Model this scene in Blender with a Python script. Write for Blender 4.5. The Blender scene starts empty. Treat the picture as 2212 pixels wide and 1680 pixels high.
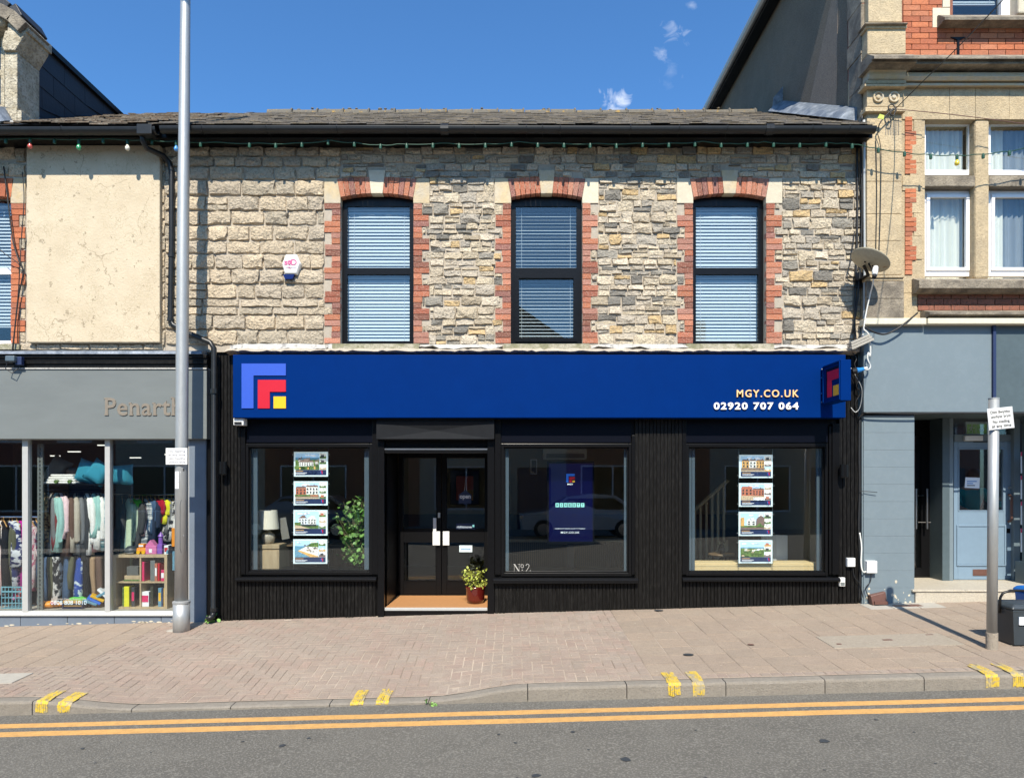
import bpy, math, random
from mathutils import Vector, Matrix
R = random.Random(7)
SC = bpy.context.scene
C = SC.collection
# ------------------------------------------------------------------ camera, sky, sun, exposure
F, D, CX, HY, CZ = 1516.0, 9.3, 1106.0, 1039.0, 1.745   # focal (px of a 2212 px wide plate), distance to the facade, eye height
def X(v, Y=0.0): return (v - CX) * (D + Y) / F           # survey of the facade: plate column -> metres on the plane y = Y
def Z(v, Y=0.0): return CZ - (v - HY) * (D + Y) / F
cam = bpy.data.cameras.new('camera'); cam_o = bpy.data.objects.new('camera', cam); C.objects.link(cam_o)
cam.sensor_width = 36; cam.lens = 36 * F / 2212; cam.shift_y = (HY - 840) / 2212
cam.clip_start = .05; cam.clip_end = 500
cam_o.location = (0, -D, CZ); cam_o.rotation_euler = (math.radians(90), 0, 0)
SC.camera = cam_o
SUN_EL, SUN_AZ = math.radians(47), math.radians(-2.5)    # sun behind the camera, a hair to the left
sl = bpy.data.lights.new('sun', 'SUN'); sl.energy = 5.0; sl.angle = math.radians(.5); sl.color = (1, .925, .80)
so = bpy.data.objects.new('sun', sl); C.objects.link(so)
sd = Vector((math.sin(SUN_AZ) * math.cos(SUN_EL), -math.cos(SUN_AZ) * math.cos(SUN_EL), math.sin(SUN_EL)))
so.rotation_euler = sd.to_track_quat('Z', 'Y').to_euler()
SC.view_settings.view_transform = 'Standard'; SC.view_settings.look = 'None'
SC.view_settings.exposure = 0.58; SC.view_settings.gamma = 1
w = bpy.data.worlds.new('World'); SC.world = w; w.use_nodes = True
nt = w.node_tree; N = nt.nodes; L = nt.links
bg = N['Background']; bg.inputs[1].default_value = .085
sky = N.new('ShaderNodeTexSky'); sky.sky_type = 'NISHITA'; sky.sun_disc = False
sky.sun_elevation = SUN_EL; sky.sun_rotation = math.radians(180) - SUN_AZ
sky.air_density = 1.0; sky.dust_density = .7; sky.ozone_density = 3.0
tc = N.new('ShaderNodeTexCoord'); sep = N.new('ShaderNodeSeparateXYZ'); L.new(tc.outputs['Generated'], sep.inputs[0])
mx = N.new('ShaderNodeMath'); mx.operation = 'MAXIMUM'; mx.inputs[1].default_value = .05; L.new(sep.outputs[1], mx.inputs[0])
cb = N.new('ShaderNodeCombineXYZ')
for k in (0, 2):
    d = N.new('ShaderNodeMath'); d.operation = 'DIVIDE'; L.new(sep.outputs[k], d.inputs[0]); L.new(mx.outputs[0], d.inputs[1]); L.new(d.outputs[0], cb.inputs[k])
nz = N.new('ShaderNodeTexNoise'); nz.inputs['Scale'].default_value = 36; nz.inputs['Detail'].default_value = 6; nz.inputs['Roughness'].default_value = .58; nz.inputs['Distortion'].default_value = .8
L.new(cb.outputs[0], nz.inputs['Vector'])
acc = None
for (cx, cz, rx, rz, a) in ((.152, .541, .024, .032, .8), (.232, .641, .028, .024, .45), (.214, .608, .018, .014, .35), (.226, .583, .016, .035, .14), (.255, .677, .012, .008, .25)):
    s = N.new('ShaderNodeVectorMath'); s.operation = 'SUBTRACT'; s.inputs[1].default_value = (cx, 0, cz); L.new(cb.outputs[0], s.inputs[0])
    q = N.new('ShaderNodeVectorMath'); q.operation = 'DIVIDE'; q.inputs[1].default_value = (rx, 1, rz); L.new(s.outputs[0], q.inputs[0])
    le = N.new('ShaderNodeVectorMath'); le.operation = 'LENGTH'; L.new(q.outputs[0], le.inputs[0])
    m1 = N.new('ShaderNodeMath'); m1.operation = 'MULTIPLY_ADD'; m1.inputs[1].default_value = -.9; m1.inputs[2].default_value = 1.0; L.new(le.outputs['Value'], m1.inputs[0])
    m2 = N.new('ShaderNodeMath'); m2.operation = 'MULTIPLY_ADD'; m2.inputs[1].default_value = 3.0; L.new(nz.outputs[0], m2.inputs[0]); m2.inputs[2].default_value = -1.85
    m3 = N.new('ShaderNodeMath'); m3.operation = 'ADD'; L.new(m1.outputs[0], m3.inputs[0]); L.new(m2.outputs[0], m3.inputs[1])
    m4 = N.new('ShaderNodeMath'); m4.operation = 'MULTIPLY'; m4.use_clamp = True; m4.inputs[1].default_value = a; L.new(m3.outputs[0], m4.inputs[0])
    mk = N.new('ShaderNodeMath'); mk.operation = 'LESS_THAN'; mk.inputs[1].default_value = 1.5; L.new(le.outputs['Value'], mk.inputs[0])
    m5 = N.new('ShaderNodeMath'); m5.operation = 'MULTIPLY'; L.new(m4.outputs[0], m5.inputs[0]); L.new(mk.outputs[0], m5.inputs[1])
    if acc is None: acc = m5
    else:
        mm = N.new('ShaderNodeMath'); mm.operation = 'MAXIMUM'; L.new(acc.outputs[0], mm.inputs[0]); L.new(m5.outputs[0], mm.inputs[1]); acc = mm
tint = N.new('ShaderNodeMixRGB'); tint.blend_type = 'MULTIPLY'; tint.inputs[0].default_value = 1; tint.inputs[2].default_value = (.74, 1.27, 1.68, 1); L.new(sky.outputs[0], tint.inputs[1])
mixc = N.new('ShaderNodeMixRGB'); mixc.inputs[2].default_value = (9.5, 10, 10.8, 1); L.new(acc.outputs[0], mixc.inputs[0]); L.new(tint.outputs[0], mixc.inputs[1])
L.new(mixc.outputs[0], bg.inputs[0])

# ------------------------------------------------------------------ materials
MATS = {}
def mat(name, col, rough=.6, metal=0.0, var=.12, scale=5.0, col2=None, mixat=.5, mixw=.25, bump=0.0, bscale=60.0, island=0.0, pal=None, spec=.5,
        speck=0.0, sscale=160.0, spcol=None, coat=0.0, emit=0.0, stretch=(1, 1, 1), grime=0.0, gscale=1.3):
    m = bpy.data.materials.new(name); m.use_nodes = True; t = m.node_tree; n = t.nodes; l = t.links
    b = n['Principled BSDF']
    b.inputs['Roughness'].default_value = rough; b.inputs['Metallic'].default_value = metal
    b.inputs['Specular IOR Level'].default_value = spec
    if coat: b.inputs['Coat Weight'].default_value = coat; b.inputs['Coat Roughness'].default_value = .08
    g = n.new('ShaderNodeNewGeometry')
    pos = g.outputs['Position']
    if stretch != (1, 1, 1):
        vm = n.new('ShaderNodeVectorMath'); vm.operation = 'MULTIPLY'; vm.inputs[1].default_value = stretch; l.new(pos, vm.inputs[0]); pos = vm.outputs[0]
    def noise(sc, det=4, ro=.55):
        z = n.new('ShaderNodeTexNoise'); z.inputs['Scale'].default_value = sc; z.inputs['Detail'].default_value = det; z.inputs['Roughness'].default_value = ro
        l.new(pos, z.inputs['Vector']); return z.outputs[0]
    def math_(op, a, bb=None, c=None, clamp=False):
        k = n.new('ShaderNodeMath'); k.operation = op; k.use_clamp = clamp
        for i, v in enumerate((a, bb, c)):
            if v is None: continue
            if isinstance(v, (int, float)): k.inputs[i].default_value = v
            else: l.new(v, k.inputs[i])
        return k.outputs[0]
    def mixc(f, a, bb, mode='MIX'):
        k = n.new('ShaderNodeMixRGB'); k.blend_type = mode
        for i, v in enumerate((f, a, bb)):
            if isinstance(v, (int, float)): k.inputs[i].default_value = v
            elif isinstance(v, tuple): k.inputs[i].default_value = (v + (1,))[:4]
            else: l.new(v, k.inputs[i])
        return k.outputs[0]
    cur = tuple(col)
    rnd = None
    if pal or island:
        oi = n.new('ShaderNodeObjectInfo')
        rnd = math_('FRACT', math_('ADD', math_('MULTIPLY', oi.outputs['Random'], 7.31), g.outputs['Random Per Island']))
    if pal:
        r = n.new('ShaderNodeValToRGB'); r.color_ramp.interpolation = 'CONSTANT'; e = r.color_ramp.elements
        while len(e) < len(pal): e.new(.5)
        for i, c in enumerate(pal): e[i].position = i / len(pal); e[i].color = c + (1,)
        l.new(rnd, r.inputs[0]); cur = r.outputs[0]
    if col2:
        f = math_('MULTIPLY_ADD', noise(scale, 5), 1 / mixw, .5 - mixat / mixw, True)
        cur = mixc(f, cur, tuple(col2))
    if var:
        f = math_('MULTIPLY_ADD', noise(scale * 2.7 + 1, 6, .65), var * 4, 1 - var * 2)
        cur = mixc(1.0, cur, f, 'MULTIPLY')
    if grime:
        f = math_('MULTIPLY_ADD', noise(gscale, 6, .7), -grime * 5, 1 + grime * 2.2, True)
        cur = mixc(1.0, cur, f, 'MULTIPLY')
    if island:
        f = math_('MULTIPLY_ADD', math_('FRACT', math_('MULTIPLY', rnd, 13.7)), island * 2, 1 - island)
        cur = mixc(1.0, cur, f, 'MULTIPLY')
    if speck:
        f = math_('MULTIPLY_ADD', noise(sscale, 2, .7), 9, -4.5, True)
        f = math_('MULTIPLY', f, speck)
        cur = mixc(f, cur, tuple(spcol or (c * .35 for c in col)))
    if isinstance(cur, tuple): b.inputs['Base Color'].default_value = (cur + (1,))[:4]
    else: l.new(cur, b.inputs['Base Color'])
    if bump:
        bp = n.new('ShaderNodeBump'); bp.inputs['Strength'].default_value = min(1, bump); bp.inputs['Distance'].default_value = .02 if bump <= 1 else .02 * bump
        l.new(noise(bscale, 5, .6), bp.inputs['Height']); l.new(bp.outputs[0], b.inputs['Normal'])
    if emit:
        if isinstance(cur, tuple): b.inputs['Emission Color'].default_value = (cur + (1,))[:4]
        else: l.new(cur, b.inputs['Emission Color'])
        b.inputs['Emission Strength'].default_value = emit
    MATS[name] = m
    return m
def glass(name, tint=(1, 1, 1), ior=1.5, boost=1.0):
    m = bpy.data.materials.new(name); m.use_nodes = True; t = m.node_tree; n = t.nodes; l = t.links
    n.remove(n['Principled BSDF'])
    tr = n.new('ShaderNodeBsdfTransparent'); tr.inputs[0].default_value = tint + (1,)
    gl = n.new('ShaderNodeBsdfGlossy'); gl.inputs['Roughness'].default_value = .0
    fr = n.new('ShaderNodeLayerWeight'); fr.inputs[0].default_value = .5       # 1 - |cos|: the same from both sides of the pane
    pw = n.new('ShaderNodeMath'); pw.operation = 'POWER'; pw.inputs[1].default_value = 5; l.new(fr.outputs['Facing'], pw.inputs[0])
    mu = n.new('ShaderNodeMath'); mu.operation = 'MULTIPLY_ADD'; mu.use_clamp = True; mu.inputs[1].default_value = .9; mu.inputs[2].default_value = .042 * boost; l.new(pw.outputs[0], mu.inputs[0])
    mi = n.new('ShaderNodeMixShader'); l.new(mu.outputs[0], mi.inputs[0]); l.new(tr.outputs[0], mi.inputs[1]); l.new(gl.outputs[0], mi.inputs[2])
    l.new(mi.outputs[0], n['Material Output'].inputs[0]); MATS[name] = m
    return m
glass('shop_glass', (.93, .95, .95), 1.5, 1.9); glass('window_glass', (.88, .93, .95), 1.5, 1.8); glass('clear_acrylic', (.93, .95, .96), 1.45, 1.0)
LIME = [(0.489, 0.404, 0.289), (0.553, 0.451, 0.317), (0.450, 0.379, 0.284), (0.515, 0.428, 0.311), (0.579, 0.470, 0.327), (0.424, 0.361, 0.267)]
RUB = [(0.524, 0.440, 0.320), (0.573, 0.487, 0.353), (0.464, 0.400, 0.305), (0.299, 0.273, 0.224), (0.598, 0.510, 0.374), (0.512, 0.429, 0.315), (0.201, 0.186, 0.158), (0.560, 0.400, 0.203), (0.487, 0.423, 0.331), (0.390, 0.348, 0.283), (0.560, 0.470, 0.331), (0.610, 0.522, 0.395), (0.414, 0.342, 0.240)]
BRK = [(.36, .115, .06), (.42, .155, .085), (.28, .085, .05), (.45, .19, .12), (.20, .075, .05), (.38, .13, .075), (.36, .165, .12), (.24, .10, .08), (.40, .14, .07)]
mat('coursed_stone', LIME[0], .9, pal=LIME, var=.16, scale=9, bump=2.2, bscale=30, island=.06, speck=.45, sscale=38, spcol=(.16, .14, .11))
mat('rubble_stone', RUB[0], .9, pal=RUB, var=.16, scale=10, bump=1.8, bscale=34, island=.08, speck=.45, sscale=44, spcol=(.17, .15, .12))
mat('crate_blue', (.16, .38, .46), .4, var=.05)
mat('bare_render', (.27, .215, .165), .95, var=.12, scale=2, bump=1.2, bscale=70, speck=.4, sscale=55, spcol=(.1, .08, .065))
mat('lime_mortar', (.43, .375, .30), .95, var=.15, scale=8, bump=.6, bscale=90, grime=.1)
mat('red_brick', BRK[0], .9, pal=BRK, var=.22, scale=16, bump=.8, bscale=60, island=.12, speck=.4, sscale=60, spcol=(.5, .34, .26))
mat('orange_brick', (.44, .14, .06), .9, pal=[(.44, .135, .058), (.48, .155, .068), (.38, .115, .055), (.46, .17, .085), (.34, .12, .065)], var=.18, scale=14, bump=.6, bscale=60, island=.08, speck=.25, sscale=50, spcol=(.2, .09, .06))
mat('sooty_brick', (.24, .09, .055), .9, var=.2, scale=8, bump=.5, bscale=60, island=.12, speck=.5, sscale=30, spcol=(.07, .05, .04))
mat('bath_stone', (.50, .395, .24), .88, var=.12, scale=6, bump=.4, bscale=40, col2=(.46, .40, .30), island=.07)
mat('pale_stone', (.56, .50, .38), .88, var=.1, scale=7, bump=.35, bscale=50, island=.06)
mat('ashlar', (.51, .40, .245), .9, var=.15, scale=4, bump=.7, bscale=45, col2=(.42, .335, .215), island=.07, grime=.10, gscale=2.2, speck=.42, sscale=42, spcol=(.27, .21, .13))
mat('worn_limestone', (.56, .50, .38), .92, var=.2, scale=5, bump=1.4, bscale=34, col2=(.42, .36, .25), speck=.5, sscale=26, spcol=(.16, .13, .09), grime=.15, gscale=2)
mat('weathered_ashlar', (.30, .255, .19), .9, var=.22, scale=5, bump=.8, bscale=40, col2=(.13, .11, .085), mixat=.5, mixw=.3, speck=.3, sscale=40, spcol=(.12, .1, .08))
mat('mossy_stone', (.36, .33, .25), .95, var=.18, scale=9, bump=.6, bscale=50, col2=(.20, .19, .11), mixat=.52, mixw=.2, speck=.4, sscale=60, spcol=(.1, .095, .07))
mat('pebbledash', (.22, .175, .125), .95, var=.12, scale=1.2, bump=1.4, bscale=70, speck=.5, sscale=55, spcol=(.05, .045, .04), grime=.12, gscale=.7)
mat('black_paint', (.005, .005, .0055), .28, spec=.2, var=.2, scale=9, bump=.08, bscale=30)
mat('black_slat', (.007, .0066, .0062), .4, spec=.15, var=.25, scale=6, stretch=(3, 3, .5), island=.22, bump=.12, bscale=30, speck=.2, sscale=18, spcol=(.04, .038, .035))
mat('black_metal', (.006, .006, .0065), .28, spec=.2, var=.08)
mat('black_plastic', (.013, .013, .014), .35, spec=.3, var=.12, scale=3)
mat('facet_black', (.016, .017, .019), .65, var=.1, spec=.04)
mat('gutter_black', (.014, .015, .0155), .36, spec=.35, var=.25, scale=5, grime=.1)
mat('navy_panel', (.0012, .002, .006), .4, spec=.15, var=.1)
mat('sign_blue', (.0002, .0205, .130), .5, spec=.03, var=.05, scale=1.2, grime=.04)
mat('logo_blue', (.028, .085, .47), .4, var=.02)
mat('logo_red', (.50, .006, .022), .4, var=.02)
mat('logo_yellow', (.78, .44, .010), .4, var=.02)
mat('white_letter', (.85, .85, .83), .4, var=.02)
mat('orange_letter', (.85, .53, .25), .4, var=.02)
mat('white_plastic', (.74, .74, .71), .45, var=.05, grime=.04)
mat('aluminium', (.44, .44, .42), .5, metal=.2, var=.05)
mat('steel', (.62, .62, .61), .3, metal=1, var=.05)
mat('galvanised', (.42, .43, .42), .5, metal=.55, var=.10, scale=9, stretch=(1, 1, .25), bump=.05, bscale=60, grime=.06)
mat('chrome', (.75, .75, .75), .18, metal=1, var=.02)
mat('grey_fascia', (.15, .165, .16), .5, var=.07, scale=.8, grime=.05, stretch=(.6, 1, 2))
mat('silver_letter', (.31, .26, .20), .3, metal=.35, var=.12, scale=4)
mat('blue_grey_paint', (.135, .165, .205), .55, var=.1, scale=2, grime=.06, speck=.0)
mat('slate_blue_paint', (.152, .194, .216), .5, var=.03, scale=1.5, grime=.02, bump=.05, bscale=25, speck=.02, sscale=12, spcol=(.5, .53, .53))
mat('door_blue', (.175, .25, .32), .4, var=.04, grime=.03)
mat('dark_teal_paint', (.07, .098, .108), .5, var=.1, grime=.06)
mat('cream_wood', (.62, .57, .43), .6, var=.1, scale=8)
mat('lead', (.13, .155, .19), .55, metal=.3, var=.2, scale=9, bump=.4, bscale=14, col2=(.26, .29, .33), mixat=.55, mixw=.25)
mat('painted_lead', (.40, .39, .36), .6, var=.2, scale=14, bump=.8, bscale=16, col2=(.22, .21, .2), mixat=.6, mixw=.12)
mat('roof_slate', (.105, .092, .08), .85, var=.18, scale=6, island=.3, bump=.5, bscale=50, col2=(.15, .12, .08), mixat=.55, mixw=.2, speck=.35, sscale=30, spcol=(.05, .05, .035))
mat('mossy_slate', (.10, .072, .048), .95, var=.22, scale=8, island=.3, bump=.9, bscale=40, col2=(.17, .15, .12), mixat=.55, mixw=.2, speck=.4, sscale=34, spcol=(.04, .03, .018))
mat('ridge_clay', (.13, .115, .09), .9, var=.2, scale=12, bump=.6, bscale=40, col2=(.30, .19, .05), mixat=.62, mixw=.12)
mat('dark_slate', (.014, .016, .020), .55, var=.18, scale=4, island=.18, bump=.2, bscale=20)
mat('asphalt', (.130, .121, .102), .92, var=.13, scale=.7, bump=.8, bscale=95, speck=.58, sscale=60, spcol=(.285, .268, .228), grime=.12, gscale=.55)
mat('yellow_line', (.58, .32, .10), .8, var=.18, scale=5, bump=.3, bscale=150, speck=.3, sscale=60, spcol=(.28, .19, .09), grime=.06)
mat('yellow_mark', (.58, .40, .035), .8, var=.1, scale=8, bump=.3, bscale=120, col2=(.36, .31, .2), mixat=.56, mixw=.1, speck=.85, sscale=48, spcol=(.28, .24, .17))
mat('kerb_concrete', (.25, .222, .182), .95, var=.14, scale=5, bump=.6, bscale=90, speck=.45, sscale=60, spcol=(.17, .15, .125), grime=.12, gscale=1.8)
SLB = [(0.321, 0.249, 0.187), (0.326, 0.257, 0.192), (0.314, 0.245, 0.184), (0.325, 0.251, 0.186), (0.308, 0.243, 0.183)]
mat('slab_paving', SLB[0], .95, pal=SLB, var=.08, scale=3, bump=.55, bscale=110, island=.03, speck=.5, sscale=70, spcol=(.17, .14, .11), grime=.05, gscale=1.1)
BLK = [(0.328, 0.245, 0.193), (0.336, 0.254, 0.201), (0.319, 0.237, 0.187), (0.343, 0.250, 0.196), (0.324, 0.252, 0.198), (0.313, 0.241, 0.191)]
mat('block_paving', BLK[0], .95, pal=BLK, var=.08, scale=3, bump=.55, bscale=110, island=.05, speck=.5, sscale=85, spcol=(.19, .15, .125), col2=(.325, .265, .210), mixat=.52, mixw=.25, grime=.08, gscale=.9)
mat('joint_sand', (.40, .33, .26), .98, var=.25, scale=1.1, col2=(.19, .15, .115), mixat=.53, mixw=.3)
mat('pale_slab', (.36, .335, .285), .95, var=.1, scale=6, bump=.4, bscale=80)
mat('cover_concrete', (.32, .275, .215), .95, var=.12, scale=8, bump=.7, bscale=70, speck=.35, sscale=50, spcol=(.22, .18, .15))
mat('terrazzo', (.46, .41, .32), .6, var=.14, scale=9, bump=.5, bscale=60, speck=.45, sscale=60, spcol=(.3, .27, .22))
mat('doormat', (.42, .20, .07), .95, var=.1, scale=12, bump=.5, bscale=200)
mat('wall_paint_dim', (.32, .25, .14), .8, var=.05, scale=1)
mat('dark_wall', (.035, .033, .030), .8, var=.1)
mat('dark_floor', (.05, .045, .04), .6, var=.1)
mat('dark_ceiling', (.16, .155, .14), .9, var=.05)
mat('reveal_blue', (.075, .11, .14), .5, var=.05)
mat('blind_slat', (.62, .61, .60), .5, var=.02)
mat('curtain', (.74, .74, .66), .8, var=.05, scale=2)
mat('grey_curtain', (.24, .27, .30), .8, var=.05, scale=2)
mat('upvc', (.82, .82, .83), .35, var=.02)
mat('oak', (.47, .36, .22), .55, var=.12, scale=5, stretch=(4, 4, .5), col2=(.38, .28, .165), mixat=.55)
mat('pale_ply', (.78, .60, .32), .6, var=.1, scale=4, stretch=(1, 5, 9))
mat('reeded_wood', (.16, .105, .055), .5, var=.12, scale=4)
mat('balustrade_wood', (.33, .27, .17), .6, var=.05)
mat('lampshade', (.80, .76, .63), .8, var=.03)
mat('ceramic', (.40, .36, .29), .5, var=.22, scale=14, stretch=(1, 1, .35), bump=.3, bscale=40)
mat('leaf_green', (.11, .27, .05), .5, island=.35, var=.1, col2=(.20, .34, .09), scale=9)
mat('leaf_yellow', (.40, .42, .07), .55, island=.3, var=.1, col2=(.30, .36, .06), scale=20)
mat('leaf_dark', (.03, .035, .02), .6, island=.3, var=.1)
mat('stem', (.20, .16, .09), .8, var=.1)
mat('oxblood_glaze', (.10, .010, .008), .15, var=.15, scale=8, coat=.6)
mat('soil', (.03, .022, .015), 1, var=.2)
mat('paper', (.80, .82, .84), .6, var=.01)
mat('print_border', (.62, .74, .76), .5, var=.01)
mat('print_navy', (.014, .028, .085), .5, var=.02)
mat('print_sky', (.42, .62, .80), .5, var=.1, scale=9)
mat('print_cloud', (.8, .84, .88), .5, var=.42, scale=34, speck=.5, sscale=30, spcol=(.09, .085, .07))
mat('print_white', (.78, .77, .72), .5, var=.42, scale=34, speck=.5, sscale=70, spcol=(.09, .085, .07))
mat('print_brick', (.50, .16, .09), .5, var=.42, scale=34, speck=.5, sscale=70, spcol=(.09, .085, .07))
mat('print_ochre', (.66, .38, .12), .5, var=.42, scale=34, speck=.5, sscale=70, spcol=(.09, .085, .07))
mat('print_roof', (.20, .13, .11), .5, var=.42, scale=34, speck=.5, sscale=70, spcol=(.09, .085, .07))
mat('print_green', (.16, .26, .06), .5, var=.45, scale=34, speck=.5, sscale=70, spcol=(.03, .05, .015), col2=(.05, .1, .03))
mat('print_sand', (.55, .42, .28), .5, var=.42, scale=34, speck=.5, sscale=70, spcol=(.09, .085, .07))
mat('print_sea', (.12, .30, .42), .5, var=.42, scale=34, speck=.5, sscale=70, spcol=(.09, .085, .07))
mat('print_dark', (.04, .045, .05), .5, var=.1)
mat('print_pink', (.62, .02, .12), .5, var=.05)
mat('screen_navy', (.0015, .002, .026), .2, var=.05, emit=.6)
mat('screen_blue', (.02, .12, .5), .2, var=.02, emit=.35)
mat('screen_red', (.35, .01, .02), .2, var=.02, emit=.35)
mat('screen_mint', (.25, .62, .55), .2, var=.02, emit=.6)
mat('screen_white', (.6, .65, .65), .2, var=.02, emit=.6)
mat('led_white', (.9, .88, .8), .5, var=0, emit=1.2)
mat('teal_cushion', (.025, .24, .34), .9, var=.08, scale=18, bump=.35, bscale=90)
mat('cable_black', (.012, .012, .012), .5, var=.1)
mat('cable_white', (.66, .66, .62), .5, var=.1)
mat('cable_green', (.006, .06, .035), .5, var=.05)
mat('plug_blue', (.02, .20, .52), .4, var=.05)
mat('bulb_red', (.55, .10, .08), .2, var=.1, coat=.5); mat('bulb_green', (.06, .34, .16), .2, var=.1, coat=.5)
mat('bulb_white', (.75, .72, .6), .2, var=.1, coat=.5); mat('bulb_blue', (.08, .28, .62), .2, var=.1, coat=.5); mat('bulb_yellow', (.7, .55, .06), .2, var=.1, coat=.5)
mat('dish_beige', (.36, .33, .24), .6, var=.15, scale=8, col2=(.22, .12, .05), mixat=.68, mixw=.12)
mat('alarm_pink', (.55, .10, .25), .5, var=.02); mat('alarm_blue', (.003, .008, .09), .2, var=.05)
mat('brown_plastic', (.12, .055, .04), .5, var=.15)
mat('bin_grey', (.032, .042, .05), .45, var=.1, bump=.1, bscale=100)
mat('bin_blue', (.01, .12, .42), .45, var=.05)
mat('ink_dark', (.03, .03, .035), .6, var=0); mat('glass_print', (.42, .40, .36), .6, var=0)
mat('ink_faded', (.36, .36, .40), .6, var=0)
mat('exit_green', (.16, .30, .10), .5, var=.03, emit=.12)
mat('skin', (.45, .26, .17), .6, var=.05); mat('teal_shirt', (.02, .26, .25), .9, var=.1); mat('hair_brown', (.03, .02, .012), .7, var=.1)
mat('wood_hanger', (.50, .27, .09), .5, var=.15, island=.15)
mat('car_white', (.55, .56, .57), .25, var=.01, coat=1.0); mat('car_silver', (.25, .26, .27), .3, metal=.5, var=.01, coat=1.0)
mat('car_glass', (.01, .012, .014), .05, var=0); mat('tyre', (.02, .02, .02), .8, var=.1)
mat('far_brick', (.26, .10, .07), .9, var=.12, scale=6); mat('far_render', (.42, .38, .31), .9, var=.06); mat('far_roof', (.08, .08, .085), .8, var=.15, scale=5)
mat('far_pavement', (.27, .25, .22), .95, var=.1)

# cream render with pits and hair cracks of its own
m = mat('cream_render', (.54, .455, .325), .9, var=.05, scale=2.5, bump=.35, bscale=40, col2=(.49, .405, .28), mixat=.56, mixw=.3)
t = m.node_tree; n = t.nodes; l = t.links; b = n['Principled BSDF']; src = b.inputs['Base Color'].links[0].from_socket
g = n.new('ShaderNodeNewGeometry'); wn = n.new('ShaderNodeTexNoise'); wn.inputs['Scale'].default_value = 3; wn.inputs['Detail'].default_value = 5; l.new(g.outputs['Position'], wn.inputs['Vector'])
wm = n.new('ShaderNodeVectorMath'); wm.operation = 'MULTIPLY_ADD'; wm.inputs[1].default_value = (.5, .5, .5); l.new(wn.outputs['Color'], wm.inputs[0]); l.new(g.outputs['Position'], wm.inputs[2])
def crack(scale, width, msc, mlo, dark):
    global src
    v = n.new('ShaderNodeTexVoronoi'); v.feature = 'DISTANCE_TO_EDGE'; v.inputs['Scale'].default_value = scale; l.new(wm.outputs[0], v.inputs['Vector'])
    a = n.new('ShaderNodeMath'); a.operation = 'LESS_THAN'; a.inputs[1].default_value = width; l.new(v.outputs['Distance'], a.inputs[0])
    k = n.new('ShaderNodeTexNoise'); k.inputs['Scale'].default_value = msc; k.inputs['Detail'].default_value = 3; l.new(g.outputs['Position'], k.inputs['Vector'])
    c = n.new('ShaderNodeMath'); c.operation = 'GREATER_THAN'; c.inputs[1].default_value = mlo; l.new(k.outputs[0], c.inputs[0])
    e = n.new('ShaderNodeMath'); e.operation = 'MULTIPLY'; l.new(a.outputs[0], e.inputs[0]); l.new(c.outputs[0], e.inputs[1])
    e2 = n.new('ShaderNodeMath'); e2.operation = 'MULTIPLY'; e2.inputs[1].default_value = .8; l.new(e.outputs[0], e2.inputs[0])
    x = n.new('ShaderNodeMixRGB'); x.inputs[2].default_value = dark + (1,); l.new(e2.outputs[0], x.inputs[0]); l.new(src, x.inputs[1]); src = x.outputs[0]
crack(1.3, .006, 1.6, .52, (.30, .24, .16)); crack(16, .03, 4, .54, (.40, .33, .22)); crack(36, .16, 9, .66, (.26, .21, .14)); crack(9, .018, 3, .54, (.42, .35, .23))
l.new(src, b.inputs['Base Color'])

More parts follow.
